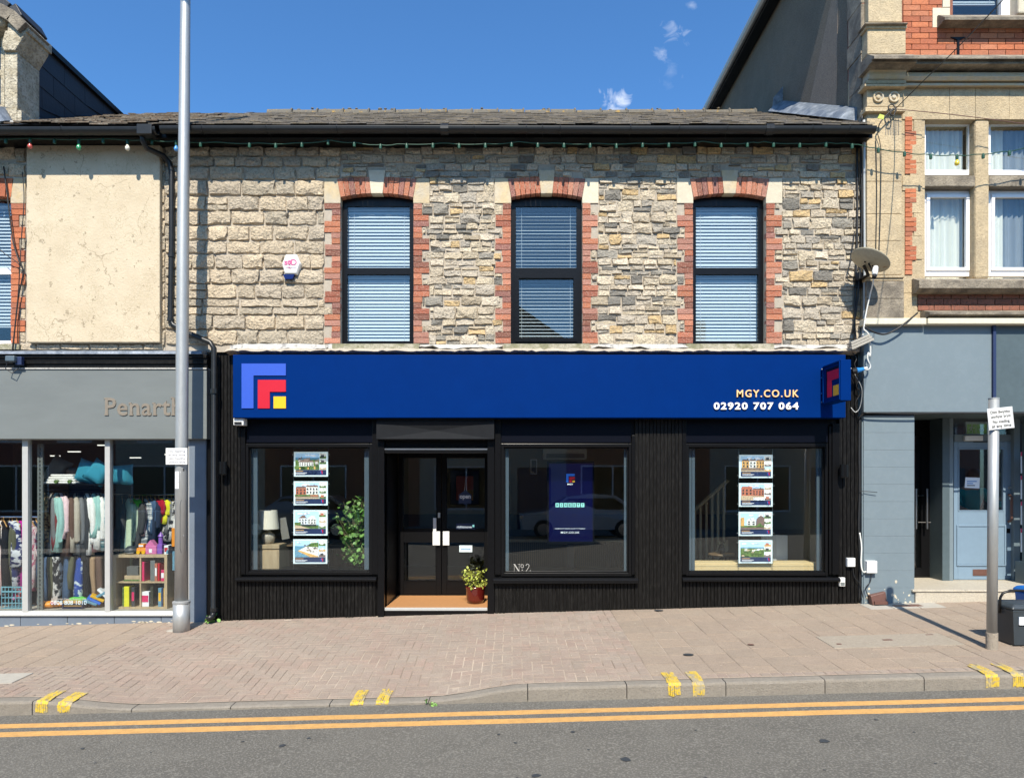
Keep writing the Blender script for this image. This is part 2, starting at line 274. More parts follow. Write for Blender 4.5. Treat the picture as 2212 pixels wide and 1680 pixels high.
# ------------------------------------------------------------------ mesh helpers
def M(x): return MATS[x]
def tag(o, label=None, cat=None, group=None, kind=None):
    if label: o['label'] = label
    if cat: o['category'] = cat
    if group: o['group'] = group
    if kind: o['kind'] = kind
    return o
def thing(name, label, cat, loc=(0, 0, 0), group=None, rotz=0):
    o = bpy.data.objects.new(name, None); C.objects.link(o); o.empty_display_size = .1
    o.location = loc; o.rotation_euler = (0, 0, rotz)
    return tag(o, label, cat, group)
def woff(o):
    v = Vector((0, 0, 0))
    while o is not None: v += o.location; o = o.parent
    return v
class MB:
    def __init__(s): s.v = []; s.f = []; s.m = []
    def add(s, vs, fs, m=0):
        k = len(s.v); s.v += [tuple(p) for p in vs]; s.f += [tuple(i + k for i in f) for f in fs]; s.m += [m] * len(fs); return s
    def quad(s, a, b, c, d, m=0): return s.add([a, b, c, d], [(0, 1, 2, 3)], m)
    def box(s, x0, x1, y0, y1, z0, z1, m=0):
        if x1 < x0: x0, x1 = x1, x0
        if y1 < y0: y0, y1 = y1, y0
        if z1 < z0: z0, z1 = z1, z0
        return s.hexa([(x0, y0, z0), (x1, y0, z0), (x1, y1, z0), (x0, y1, z0), (x0, y0, z1), (x1, y0, z1), (x1, y1, z1), (x0, y1, z1)], m)
    def hexa(s, p, m=0):
        return s.add(p, [(0, 3, 2, 1), (4, 5, 6, 7), (0, 1, 5, 4), (1, 2, 6, 5), (2, 3, 7, 6), (3, 0, 4, 7)], m)
    def prism(s, poly, y0, y1, m=0):          # polygon in x,z (counter-clockwise seen from -y) pushed from y0 to y1
        k = len(poly); vs = [(x, y0, z) for x, z in poly] + [(x, y1, z) for x, z in poly]
        fs = [tuple(range(k)), tuple(range(2 * k - 1, k - 1, -1))] + [(i, i + k, (i + 1) % k + k, (i + 1) % k) for i in range(k)]
        return s.add(vs, fs, m)
    def prismx(s, poly, x0, x1, m=0):         # polygon in y,z pushed along x
        k = len(poly); vs = [(x0, y, z) for y, z in poly] + [(x1, y, z) for y, z in poly]
        fs = [tuple(range(k)), tuple(range(2 * k - 1, k - 1, -1))] + [(i, i + k, (i + 1) % k + k, (i + 1) % k) for i in range(k)]
        return s.add(vs, fs, m)
    def loft(s, rings, m=0, caps=True):
        k = len(rings[0]); vs = [p for r in rings for p in r]; fs = []
        for i in range(len(rings) - 1):
            for j in range(k): fs.append((i * k + j, i * k + (j + 1) % k, (i + 1) * k + (j + 1) % k, (i + 1) * k + j))
        if caps: fs += [tuple(range(k - 1, -1, -1)), tuple((len(rings) - 1) * k + j for j in range(k))]
        return s.add(vs, fs, m)
    def tube(s, pts, r, n=8, m=0, caps=True):
        pts = [Vector(p) for p in pts]; rr = r if isinstance(r, (list, tuple)) else [r] * len(pts)
        u = None; rings = []
        for i, p in enumerate(pts):
            d = (pts[min(i + 1, len(pts) - 1)] - pts[max(i - 1, 0)]).normalized()
            if u is None: u = d.orthogonal().normalized()
            u = (u - d * u.dot(d)); u = u.normalized() if u.length > 1e-6 else d.orthogonal().normalized()
            v = d.cross(u)
            rings.append([p + (u * math.cos(a) + v * math.sin(a)) * rr[i] for a in (2 * math.pi * j / n for j in range(n))])
        return s.loft(rings, m, caps)
    def lathe(s, prof, cx=0, cy=0, n=16, m=0):
        rings = [[(cx + r * math.cos(2 * math.pi * j / n), cy + r * math.sin(2 * math.pi * j / n), z) for j in range(n)] for r, z in prof]
        return s.loft(rings, m)
    def ball(s, c, r, n=10, m=0, sc=(1, 1, 1)):
        rings = []
        for i in range(1, 7):
            a = math.pi * i / 7 - math.pi / 2
            rings.append([(c[0] + r * sc[0] * math.cos(a) * math.cos(2 * math.pi * j / n), c[1] + r * sc[1] * math.cos(a) * math.sin(2 * math.pi * j / n), c[2] + r * sc[2] * math.sin(a)) for j in range(n)])
        return s.loft(rings, m)
    def xform(s, mtx): s.v = [tuple(mtx @ Vector(p)) for p in s.v]; return s
    def build(s, name, mats, parent=None, org=None, local=False, bevel=0, smooth=False, label=None, cat=None, group=None, kind=None, seg=2):
        if isinstance(mats, str): mats = [mats]
        off = Vector((0, 0, 0)); loc = Vector((0, 0, 0))
        if parent is not None and not local: off = woff(parent)
        if org is not None: loc = Vector(org) - off; off = Vector(org)
        me = bpy.data.meshes.new(name)
        me.from_pydata([(p[0] - off.x, p[1] - off.y, p[2] - off.z) for p in s.v], [], s.f)
        for k in mats: me.materials.append(M(k))
        if len(mats) > 1: me.polygons.foreach_set('material_index', s.m)
        if smooth: me.polygons.foreach_set('use_smooth', [True] * len(s.f))
        o = bpy.data.objects.new(name, me); C.objects.link(o); o.location = loc
        if parent is not None: o.parent = parent
        if bevel:
            bv = o.modifiers.new('edge', 'BEVEL'); bv.width = bevel; bv.segments = seg; bv.limit_method = 'ANGLE'; bv.angle_limit = math.radians(40)
        if smooth == 'auto' or (smooth and bevel): pass
        tag(o, label, cat, group, kind)
        return o
def hide_top(): pass
def copy_tree(o, parent=None):
    c = o.copy(); C.objects.link(c)
    if parent is not None: c.parent = parent
    for ch in list(o.children): copy_tree(ch, c)
    return c
_tx = [0]
def text_mb(body, size, extrude=.002, bold=0.0, spacing=1.0, align='CENTER', shear=0.0):
    cu = bpy.data.curves.new('lettering', 'FONT'); cu.body = body; cu.size = size; cu.extrude = extrude; cu.offset = bold
    cu.space_character = spacing; cu.align_x = align; cu.resolution_u = 3; cu.shear = shear
    ob = bpy.data.objects.new('lettering', cu); C.objects.link(ob)
    dg = bpy.context.evaluated_depsgraph_get(); ev = ob.evaluated_get(dg); me = ev.to_mesh()
    mb = MB(); mb.v = [(v.co.x, -v.co.z, v.co.y) for v in me.vertices]; mb.f = [tuple(p.vertices) for p in me.polygons]; mb.m = [0] * len(mb.f)
    ev.to_mesh_clear(); bpy.data.objects.remove(ob); bpy.data.curves.remove(cu)
    return mb
def text(body, x0, x1, zb, height, y, mt, parent=None, name='lettering', extrude=.003, bold=0.0, spacing=1.0, shear=0.0, label=None, cap=None):
    """lettering fitted between x0 and x1 on the plane y, baseline zb, cap height `height`"""
    mb = text_mb(body, 1.0, 0, bold, spacing, 'LEFT', shear)
    xs = [p[0] for p in mb.v]; zs = [p[2] for p in mb.v]
    bx0, bx1 = min(xs), max(xs); hh = cap or max(zs)
    sx = (x1 - x0) / (bx1 - bx0); sz = height / hh
    mb = text_mb(body, 1.0, extrude / max(sz, 1e-4), bold, spacing, 'LEFT', shear)
    mb.v = [(x0 + (p[0] - bx0) * sx, y + p[1] * sz, zb + p[2] * sz) for p in mb.v]
    return mb if mt is None else mb.build(name, mt, parent, label=label)
def panels(x0, x1, z0, z1, y0, y1, holes, mb, m=0):
    """a wall slab with rectangular openings (disjoint in x)"""
    hs = sorted(holes); x = x0
    for (a, b_, c, d) in hs:
        if a > x: mb.box(x, a, y0, y1, z0, z1, m)
        if c > z0: mb.box(a, b_, y0, y1, z0, c, m)
        if d < z1: mb.box(a, b_, y0, y1, d, z1, m)
        x = b_
    if x < x1: mb.box(x, x1, y0, y1, z0, z1, m)
    return mb
def frame_mb(x0, x1, z0, z1, y0, y1, t, mb=None, m=0, tb=None, tt=None):
    mb = mb or MB(); tb = t if tb is None else tb; tt = t if tt is None else tt
    mb.box(x0, x0 + t, y0, y1, z0, z1, m); mb.box(x1 - t, x1, y0, y1, z0, z1, m)
    mb.box(x0 + t, x1 - t, y0, y1, z0, z0 + tb, m); mb.box(x0 + t, x1 - t, y0, y1, z1 - tt, z1, m)
    return mb
def pane(x0, x1, z0, z1, y, name, parent, mt='shop_glass', label=None):
    return MB().box(x0, x1, y, y + .006, z0, z1).build(name, mt, parent, label=label)
# ------------------------------------------------------------------ ground, road, kerb, pavement
GX, PS, KP = .0268, .04, 2.97
def sm(t): t = max(0, min(1, t)); return t * t * (3 - 2 * t)
def lerp(a, b, t): return a + (b - a) * t
def upst(x):
    if x < -4.45: return .125
    if x < -3.35: return lerp(.125, .028, sm((x + 4.45) / 1.1))
    if x < -.75: return .028
    if x < .15: return lerp(.028, .125, sm((x + .75) / .9))
    return .125
def pav(x, p): return GX * x - PS * p - (.125 - upst(x)) * sm((p - 1.35) / 1.6)
def road(x, p): return GX * x - .246 + .014 * (p - KP) if p < 7 else GX * x - .246 + .014 * 4.03 - .006 * (p - 7)
MB().quad((-90, -60, GX * -90 - .9), (90, -60, GX * 90 - .9), (90, 60, GX * 90 - .9), (-90, 60, GX * -90 - .9)).build('ground', 'far_pavement', kind='structure')
mb = MB()
for a, b_ in ((KP - .05, 7), (7, 14)):
    mb.quad((-60, -b_, road(-60, b_)), (60, -b_, road(60, b_)), (60, -a, road(60, a)), (-60, -a, road(-60, a)))
road_o = mb.build('road', 'asphalt', kind='structure')
def line_strip(p0, p1, h, wob, seed):
    rr = random.Random(seed); mb = MB(); x = -14.0; pts = []
    while x < 14.01: pts.append((x, p0 + rr.uniform(-wob, wob), p1 + rr.uniform(-wob, wob))); x += .22
    for (xa, a0, a1), (xb, b0, b1) in zip(pts, pts[1:]):
        mb.quad((xa, -a1, road(xa, a1) + h), (xb, -b1, road(xb, b1) + h), (xb, -b0, road(xb, b0) + h), (xa, -a0, road(xa, a0) + h))
        mb.quad((xa, -a1, road(xa, a1) - .01), (xb, -b1, road(xb, b1) - .01), (xb, -b1, road(xb, b1) + h), (xa, -a1, road(xa, a1) + h))
    return mb
line_strip(3.225, 3.325, .005, .004, 1).build('yellow_line', 'yellow_line', road_o, label='yellow road line nearer the kerb')
line_strip(3.440, 3.545, .005, .004, 2).build('yellow_line', 'yellow_line', road_o, label='yellow road line farther from the kerb')
mb = MB()
for k in range(46):                                        # grit, gum and small stains on the tarmac
    x, p = R.uniform(-5, 5), R.uniform(3.7, 5.2)
    r = R.choice((.006, .008, .01, .012, .016)) if k > 8 else R.uniform(.02, .045)
    a0 = R.uniform(0, 6); q = [(x + r * R.uniform(.6, 1.3) * math.cos(a0 + a), -p + r * R.uniform(.6, 1.2) * math.sin(a0 + a)) for a in (0, 1, 2.1, 3.2, 4.2, 5.2)]
    mb.add([(a, b_, road(a, -b_) + .004) for a, b_ in q], [tuple(range(6))])
mb.build('tar_spots', 'print_dark', road_o, kind='stuff')
# far pavement on the other side of the street
MB().box(-60, 60, -19, -14, -.5, -.2).build('far_pavement', 'far_pavement', kind='structure')

kerb = thing('kerb', None, None, (0, -KP, 0)); tag(kerb, kind='structure')
k = 0; x0 = X(1140, -KP) - .894 * 9
while x0 < 8:
    x1 = x0 + .894
    mb = MB(); n_ = 7; rings = []
    for i in range(n_ + 1):
        x = lerp(x0 + .004, x1 - .004, i / n_); zt = road(x, KP) + upst(x); zb = road(x, KP) - .06
        j = R.uniform(-.002, .002)
        rings.append([(x, -KP + .125, zb), (x, -KP - j, zb), (x, -KP - j, zt - .022 if upst(x) > .06 else zt - .012), (x, -KP + .007, zt - .006), (x, -KP + .022, zt), (x, -KP + .125, zt + .003)])
    mb.loft([r[::-1] for r in rings]).build('kerb_stone', 'kerb_concrete', kerb, org=((x0 + x1) / 2, -KP, rings[0][1][2]))
    x0 = x1
def kerb_mark(va, vb, vback, lab):
    """two-coat yellow kerb blip: strip over the pavement edge and down the kerb face"""
    mb = MB(); d = D - KP; xa, xb = X(va, -KP), X(vb, -KP); H = .0045
    rr = random.Random(int(va)); n_ = 6
    def zf(x, p): return (road(x, KP) + upst(x) + .003 if p > KP - .125 else pav(x, p) + .007) + H
    rows = [(KP - .31 + .05 * rr.random(), 0), (KP - .26, 0), (KP - .125, 0), (KP - .02, 0), (KP + .002, 1), (KP + .005, 2)]
    for i in range(len(rows) - 1):
        for j in range(n_):
            def P(row, t):
                p, kind = row; x = lerp(xa, xb, t) + (rr.uniform(-.004, .004) if 0 < t < 1 else rr.uniform(-.008, .008))
                x += (KP - min(p, KP)) * vback
                if kind == 0: return (x, -p, zf(x, p))
                if kind == 1: return (x, -KP - .0045, road(x, KP) + upst(x) - .016)
                return (x, -KP - .0045, road(x, KP) + .018 + rr.uniform(-.012, .012))
            t0, t1 = j / n_, (j + 1) / n_
            if i == 0 and rr.random() < .35: continue
            mb.quad(P(rows[i + 1], t0), P(rows[i + 1], t1), P(rows[i], t1), P(rows[i], t0))
    mb.build('yellow_mark', 'yellow_mark', kerb, label=lab)
for va, vb, lab in ((78, 103, 'pair of yellow blips at the far left, left one'), (125, 152, 'pair of yellow blips at the far left, right one'), (758, 783, 'faded yellow blip below the door, left one'),
                    (812, 838, 'faded yellow blip below the door, right one'), (1443, 1470, 'yellow blip on the tall kerb under the third window, left one'), (1497, 1522, 'yellow blip on the tall kerb under the third window, right one'),
                    (2130, 2157, 'yellow blip beside the sign post, left one'), (2187, 2212, 'yellow blip beside the sign post, right one')):
    kerb_mark(va, vb, 0.0, lab)

# pavement: jointed bed plus individual slabs and blocks
nx, ny = 90, 14; mb = MB(); x0, x1 = -9.5, 9.5
vs = [(lerp(x0, x1, i / nx), -lerp(-.3, KP - .12, j / ny), pav(lerp(x0, x1, i / nx), lerp(-.3, KP - .12, j / ny))) for j in range(ny + 1) for i in range(nx + 1)]
mb.add(vs, [(j * (nx + 1) + i, (j + 1) * (nx + 1) + i, (j + 1) * (nx + 1) + i + 1, j * (nx + 1) + i + 1) for j in range(ny) for i in range(nx)])
pave = mb.build('pavement', 'joint_sand', kind='structure')
def paver(mb, x0, x1, p0, p1, g=.0042, h=.0038, ch=.002, tilt=.0018, rnd=R):
    a, b_, c, d = x0 + g, x1 - g, p0 + g, p1 - g
    t = [rnd.uniform(-tilt, tilt) for _ in range(4)]
    top = [(a + ch, d - ch, t[0]), (b_ - ch, d - ch, t[1]), (b_ - ch, c + ch, t[2]), (a + ch, c + ch, t[3])]
    bot = [(a, d), (b_, d), (b_, c), (a, c)]
    vs = [(x, -p, pav(x, p) + h + q) for x, p, q in top] + [(x, -p, pav(x, p) - .004) for x, p in bot]
    mb.add(vs, [(0, 1, 2, 3)] + [(4 + i, 4 + (i + 1) % 4, (i + 1) % 4, i) for i in range(4)])
PE = KP - .128                       # pavement ends at the back of the kerb
COVER = (X(1800, -2.0), X(2085, -2.0), 1.55, 2.02)
def in_special(x0, x1, p0, p1):
    cx0, cx1, c0, c1 = COVER
    return x1 > cx0 + .02 and x0 < cx1 - .02 and p1 > c0 + .02 and p0 < c1 - .02
slabs = []; blocks = []
SX = 1.30
x = SX; col = 0
rl = random.Random(3)
while x < 7.6:
    w_ = .30; p = 0.0; off = .15 if col % 2 else 0
    edges = [0]; p = .30 - off
    while p < PE - .14: edges.append(p); p += .30 if rl.random() < .93 else .45
    edges.append(PE - .1); 
    for a, b_ in zip(edges, edges[1:]):
        if b_ - a <= .03: continue
        if not in_special(x, x + w_, a, b_): slabs.append((x, x + w_, a, b_)); continue
        u0, u1, q0, q1 = COVER                 # slabs cut to fit round the access cover
        for c_ in ((x, min(x + w_, u0), a, b_), (max(x, u1), x + w_, a, b_), (max(x, u0), min(x + w_, u1), a, min(b_, q0)), (max(x, u0), min(x + w_, u1), max(a, q1), b_)):
            if c_[1] - c_[0] > .02 and c_[3] - c_[2] > .02: slabs.append(c_)
    for q in range(3):
        blocks.append((x + q * .1, x + q * .1 + .1, PE - .1, PE))
    x += w_; col += 1
xl = -4.55
x = xl - .30; col = 0                 # slabs in front of the charity shop
while x > -9.3:
    edges = [0]; p = .30 - (.15 if col % 2 else 0)
    while p < 1.75: edges.append(p); p += .30
    edges.append(1.9)
    for a, b_ in zip(edges, edges[1:]): slabs.append((x, x + .30, a, b_))
    x -= .30; col += 1
u = .1
for i in range(-95, 14):
    for j in range(0, 29):
        d_ = (i - j) % 4
        xx, pp = i * u + .0, j * u
        if d_ == 0: r = (xx, xx + 2 * u, pp, pp + u)
        elif d_ == 3: r = (xx, xx + u, pp, pp + 2 * u)
        else: continue
        a, b_, c, d = r
        b_ = min(b_, SX); d = min(d, PE)
        if b_ - a < .03 or d - c < .03: continue
        if a < xl and c < 1.9:
            if b_ > xl + .02 and c < 1.9: a = xl
            elif d > 1.92: c = 1.9
            else: continue
            if b_ - a < .03 or d - c < .03: continue
        blocks.append((a, b_, c, d))
def invis(r): return abs((r[0] + r[1]) / 2) < .735 * (D - (r[2] + r[3]) / 2)
def place_pieces(lst, name, mt, lim=295):
    vis = sorted([r for r in lst if invis(r)], key=lambda r: -((r[1] - r[0]) * (r[3] - r[2])) / (D - (r[2] + r[3]) / 2) ** 3)
    big = set(vis[:lim]); rest = MB()
    for r in lst:
        if r in big:
            m_ = MB(); paver(m_, *r); m_.build(name, mt, pave, org=((r[0] + r[1]) / 2, -(r[2] + r[3]) / 2, pav(r[0], r[2])))
        else: paver(rest, *r)
    if rest.v: rest.build(name.split('_')[0] + '_field', mt, pave, kind='stuff')
place_pieces(slabs, 'paving_slab', 'slab_paving'); place_pieces(blocks, 'paving_block', 'block_paving')
# concrete-filled access cover, pale slabs, small covers
mb = MB(); cx0, cx1, c0, c1 = COVER
paver(mb, cx0, cx1, c0, c1, g=.006, h=.007, tilt=.001); mb.build('access_cover', 'cover_concrete', pave, label='speckled concrete-filled access cover in the pavement')
mb = MB(); xm = (cx0 + cx1) / 2
for (a, b_, c, d) in ((xm - .05, xm + .05, 1.75, 1.79), (cx0 + .09, cx0 + .14, 1.86, 1.90), (cx1 - .18, cx1 - .10, 1.60, 1.62)): paver(mb, a, b_, c, d, g=0, h=.010, ch=.001, tilt=0)
mb.build('lifting_slot', 'brown_plastic', pave)
def flat_piece(va, vb, p0, p1, name, mt, lab, h=.011):
    mb = MB(); paver(mb, X(va, -(p0 + p1) / 2), X(vb, -(p0 + p1) / 2), p0, p1, g=.003, h=h, tilt=0); return mb.build(name, mt, pave, label=lab)
flat_piece(-40, 50, 2.14, 2.46, 'pale_slab', 'pale_slab', 'pale concrete slab at the left edge of the pavement')
for q, (va, vb) in enumerate(((1868, 1918), (1919, 1975), (1976, 2030))): flat_piece(va, vb, .06, .36, 'pale_slab', 'pale_slab', None, .009)
flat_piece(1930, 1990, .16, .28, 'drain_grate', 'brown_plastic', 'rusty drain grate in pale slabs', .012)
for va, p_, r in ((1487, 2.12, .045), (1622, 1.82, .03), (1423, .12, .05)):
    mb = MB(); xx = X(va, -p_); mb.add([(xx + r * math.cos(a) * 1.2, -p_ + r * math.sin(a), pav(xx, p_) + .012) for a in (i * .5236 for i in range(12))], [tuple(range(12))])
    mb.build('iron_cover', 'print_dark' if va != 1622 else 'brown_plastic', pave)
mb = MB(); rr = random.Random(8)
for k in range(120):                                       # scattered litter specks and leaves of grit
    x, p = rr.uniform(-5.5, 5.5), rr.uniform(.1, 2.75); s = rr.uniform(.004, .011); a = rr.uniform(0, 3)
    c_, s_ = math.cos(a) * s, math.sin(a) * s; z = pav(x, p) + .011
    mb.add([(x - c_, -p - s_, z), (x + s_ * .6, -p - c_ * .6, z), (x + c_, -p + s_, z + .002), (x - s_ * .6, -p + c_ * .6, z)], [(0, 1, 2, 3)])
mb.build('grit', 'pale_stone', pave, kind='stuff')

# ------------------------------------------------------------------ the stone building of the estate agent
XL, XR = X(358), X(1858)                     # party lines of the middle building
bld = thing('stone_building', 'two-storey stone building with black shopfront and three brick-trimmed upper windows', 'building', (0, 0, 0))
ZTOP = Z(320); ZSH = Z(757)                  # soffit level, top of the shopfront
WIN = [(X(736), X(893)), (X(1104), X(1257.5)), (X(1497), X(1654))]
ZS, ZA, ZSP = Z(744), Z(418), Z(427)         # sill top, arch crown, springing
ARISE = ZA - ZSP
def arc(u, half): 
    Rr = (half * half + ARISE * ARISE) / (2 * ARISE); return ZA - Rr + math.sqrt(max(0, Rr * Rr - (u * half) ** 2))
holes = [(a - .004, b_ + .004, ZS - .10, ZA + .06) for a, b_ in WIN]
panels(XL, XR, ZSH - .02, ZTOP + .05, .0005, .40, holes, MB()).build('wall', 'lime_mortar', bld)
excl = []
def stone_mesh(x0, x1, z0, z1, depth, rnd, g=.007, rough=1.0, nx=None, nz=None):
    w_, h_ = x1 - x0, z1 - z0
    nx = nx or max(4, min(8, int(w_ / .055) + 2)); nz = nz or (4 if h_ < .13 else 5)
    a, b_, c, d = x0 + g * rnd.uniform(.5, 1.4), x1 - g * rnd.uniform(.5, 1.4), z0 + g * rnd.uniform(.5, 1.4), z1 - g * rnd.uniform(.5, 1.4)
    jit = min(w_, h_) * .10 * rough
    tl = [rnd.uniform(-.012, .012) * rough for _ in range(4)]
    cr = min(w_, h_) * rnd.uniform(.08, .34)
    vs = []
    for j in range(nz):
        for i in range(nx):
            bi, bj = i in (0, nx - 1), j in (0, nz - 1)
            u = 0 if i == 0 else 1 if i == nx - 1 else (.03 + .94 * (i - 1) / (nx - 3) if nx > 3 else .5)
            v = 0 if j == 0 else 1 if j == nz - 1 else (.08 + .84 * (j - 1) / (nz - 3) if nz > 3 else .5)
            x = lerp(a, b_, u); z = lerp(c, d, v)
            if bi and bj:
                x += cr * rnd.uniform(.2, 1) * (1 if i == 0 else -1) * .6; z += cr * rnd.uniform(.2, 1) * (1 if j == 0 else -1) * .6
            x += rnd.uniform(-jit, jit) * (.5 if bi or bj else 1); z += rnd.uniform(-jit, jit) * (.5 if bi or bj else 1)
            if bi or bj: y = .004
            else:
                e = (i in (1, nx - 2)) or (j in (1, nz - 2))
                y = -depth * (rnd.uniform(.55, .9) if e else rnd.uniform(.75, 1.3)) - lerp(lerp(tl[0], tl[1], u), lerp(tl[2], tl[3], u), v)
            vs.append((x, y, z))
    fs = []
    for j in range(nz - 1):
        for i in range(nx - 1):
            q = j * nx + i
            fs += [(q, q + 1, q + nx + 1), (q, q + nx + 1, q + nx)] if rnd.random() < .5 else [(q, q + 1, q + nx), (q + 1, q + nx + 1, q + nx)]
    return vs, fs
# brick dressings ---------------------------------------------------------------
ZB0, ZB1 = Z(742), Z(440); NB = 24; CH = (ZB1 - ZB0) / NB
def add_brick(x0, x1, z0, z1, parent, mt='red_brick', y0=None, y1=.098, name='brick'):
    y0 = -.012 - R.uniform(0, .006) if y0 is None else y0; g = .0045
    j = [R.uniform(-.0025, .0025) for _ in range(6)]
    mb = MB().hexa([(x0 + g + j[0], y0, z0 + g), (x1 - g + j[1], y0 + j[4], z0 + g), (x1 - g, y1, z0 + g), (x0 + g, y1, z0 + g), (x0 + g + j[2], y0 + j[5], z1 - g), (x1 - g + j[3], y0, z1 - g), (x1 - g, y1, z1 - g), (x0 + g, y1, z1 - g)])
    return mb.build(name, mt, parent, org=((x0 + x1) / 2, y0, (z0 + z1) / 2))
LONG, SHORT = .213, .118
for wi, (a, b_) in enumerate(WIN):
    for side in (0, 1):
        for k in range(NB):
            lng = (((NB - 1 - k) + (1 if side == 0 and wi == 0 else 0) + (2 if side == 1 or wi > 0 else 0)) // 2) % 2 == 0
            wd = (LONG if lng else SHORT) + R.uniform(-.006, .006); z0 = ZB0 + k * CH
            if side == 0: add_brick(a - wd, a, z0, z0 + CH, bld); excl.append((a - wd, a, z0, z0 + CH))
            else: add_brick(b_, b_ + wd, z0, z0 + CH, bld); excl.append((b_, b_ + wd, z0, z0 + CH))
    half, mid = (b_ - a) / 2, (a + b_) / 2
    zq0, zq1 = ZB1, Z(386)
    pale = ['bath_stone', 'pale_stone'] if wi < 2 else ['pale_stone', 'pale_stone']
    for s in (-1, 1):                             # springer blocks
        e = mid + s * half; o_ = e + s * .215
        P_ = [(o_, zq0), (e, zq0), (e, ZSP - .004), (e + s * .045, zq1), (o_, zq1)]
        if s > 0: P_ = P_[::-1]
        MB().prism(P_, -.016, .098).build('springer_block', 'bath_stone' if (wi, s) in ((0, -1), (0, 1), (1, -1)) else 'pale_stone', bld, bevel=.004)
        excl.append((min(e, o_) - .0, max(e, o_) + .0, zq0, zq1))
    def vous(u0, u1, top, name, mt, y0, g=.004):
        xs = lambda u, k: mid + u * half * k
        K = 1.095 
        b0, b1 = arc(u0, half), arc(u1, half)
        P_ = [(xs(u0, 1) + g, b0), (xs(u1, 1) - g, b1), (xs(u1, K) - g, top(u1)), (xs(u0, K) + g, top(u0))]
        return MB().prism(P_, y0, .098).build(name, mt, bld, org=((xs(u0, 1) + xs(u1, 1)) / 2, y0, b0), bevel=.003 if name == 'keystone' else 0)
    tp = lambda u: lerp(Z(383.5), Z(388), u * u)
    ks = .165
    for s in (-1, 1):
        n_ = 6 if s < 0 else 6
        for k in range(n_):
            u0, u1 = lerp(ks, 1, k / n_), lerp(ks, 1, (k + 1) / n_)
            if s < 0: u0, u1 = -u1, -u0
            vous(u0, u1, tp, 'arch_brick', 'red_brick', -.014 - R.uniform(0, .006))
    P_ = [(mid - ks * half + .003, arc(ks, half) - .006), (mid + ks * half - .003, arc(ks, half) - .006), (mid + ks * half * 1.38, Z(369)), (mid - ks * half * 1.38, Z(369))]
    MB().prism(P_, -.024, .098).build('keystone', ('pale_stone', 'bath_stone', 'bath_stone')[wi], bld, bevel=.004)
    excl.append((a - .01, b_ + .01, ZA - .2, Z(384))); excl.append((mid - ks * half * 1.4, mid + ks * half * 1.4, Z(400), Z(368)))
    excl.append((a, b_, ZS - .1, ZA + .03))
# stones -----------------------------------------------------------------------
stones = []
XC = WIN[0][0] - .0
rows = [(318, 338), (338, 357), (357, 383), (383, 404.5), (404.5, 447), (447, 478), (478, 513), (513, 550), (550, 585), (585, 615), (615, 650), (650, 685), (685, 702), (702, 718), (718, 748)]
rows = [(318, 340), (340, 362), (362, 391), (391, 425), (425, 456.5), (456.5, 487.5), (487.5, 521), (521, 550), (550, 582), (582, 614.5), (614.5, 646), (646, 664), (664, 681), (681, 713), (713, 746)]
def overlaps(x0, x1, z0, z1, tol=.012): return any(x1 > e[0] + tol and x0 < e[1] - tol and z1 > e[2] + tol and z0 < e[3] - tol for e in excl)
XSPLIT = X(700)
rs = random.Random(11)
for (va, vb) in rows:
    z1, z0 = Z(va), Z(vb); x = XL + rs.uniform(-.2, 0)
    lim = min([e[0] for e in excl if e[2] < (z0 + z1) / 2 < e[3] and e[0] > X(640)] + [X(737)])
    cut = lim
    while x < cut - .02:
        w_ = rs.uniform(.24, .46) * (1 if vb - va > 20 else 1.25); xe = x + w_
        if cut - xe < .14: xe = cut
        xs_ = max(x, XL)
        if xe - xs_ > .05:
            if rs.random() < .12 and xe - xs_ < .3 and z1 - z0 > .16:
                zm = lerp(z0, z1, rs.uniform(.42, .58)); stones.append((xs_, xe, z0, zm, 'c')); stones.append((xs_, xe, zm, z1, 'c'))
            else: stones.append((xs_, xe, z0, z1, 'c'))
        x = xe
# semi-coursed rubble: uneven beds, each course broken by taller stones and pairs of thin ones
def fill_rubble(xa, xb, za, zb):
    z = zb
    while z > za + .02:
        h_ = rs.choice((.060, .075, .085, .095, .105, .12, .135, .15, .175))
        if z - h_ < za + .05: h_ = z - za
        z1, z0 = z, z - h_; x = xa - rs.uniform(0, .15)
        while x < xb - .01:
            w_ = rs.uniform(.085, .19) + h_ * rs.uniform(.3, 1.1)
            if xb - (x + w_) < .07: w_ = xb - x
            a, b_ = max(x, xa), min(x + w_, xb); x += w_
            if b_ - a < .03: continue
            j = [rs.uniform(-.009, .009) for _ in range(4)]
            if h_ > .10 and rs.random() < .42:
                zm = lerp(z0, z1, rs.uniform(.34, .66)); stones.append((a, b_, z0 + j[0], zm, 'r'))
                if b_ - a > .24 and rs.random() < .7: xm = lerp(a, b_, rs.uniform(.35, .65)); stones.append((a, xm, zm, z1 + j[1], 'r')); stones.append((xm, b_, zm + j[2] * .6, z1 + j[1], 'r'))
                else: stones.append((a, b_, zm, z1 + j[1], 'r'))
            else: stones.append((a, b_, z0 + j[0], z1 + j[1], 'r'))
        z = z0
zlo, zhi = Z(747), Z(318)
fill_rubble(WIN[0][0] + .0, XR, Z(400) + .0, zhi)
for a, b_ in ((WIN[0][1], WIN[1][0]), (WIN[1][1], WIN[2][0]), (WIN[2][1], XR)): fill_rubble(a, b_, zlo, Z(400))
clean = []
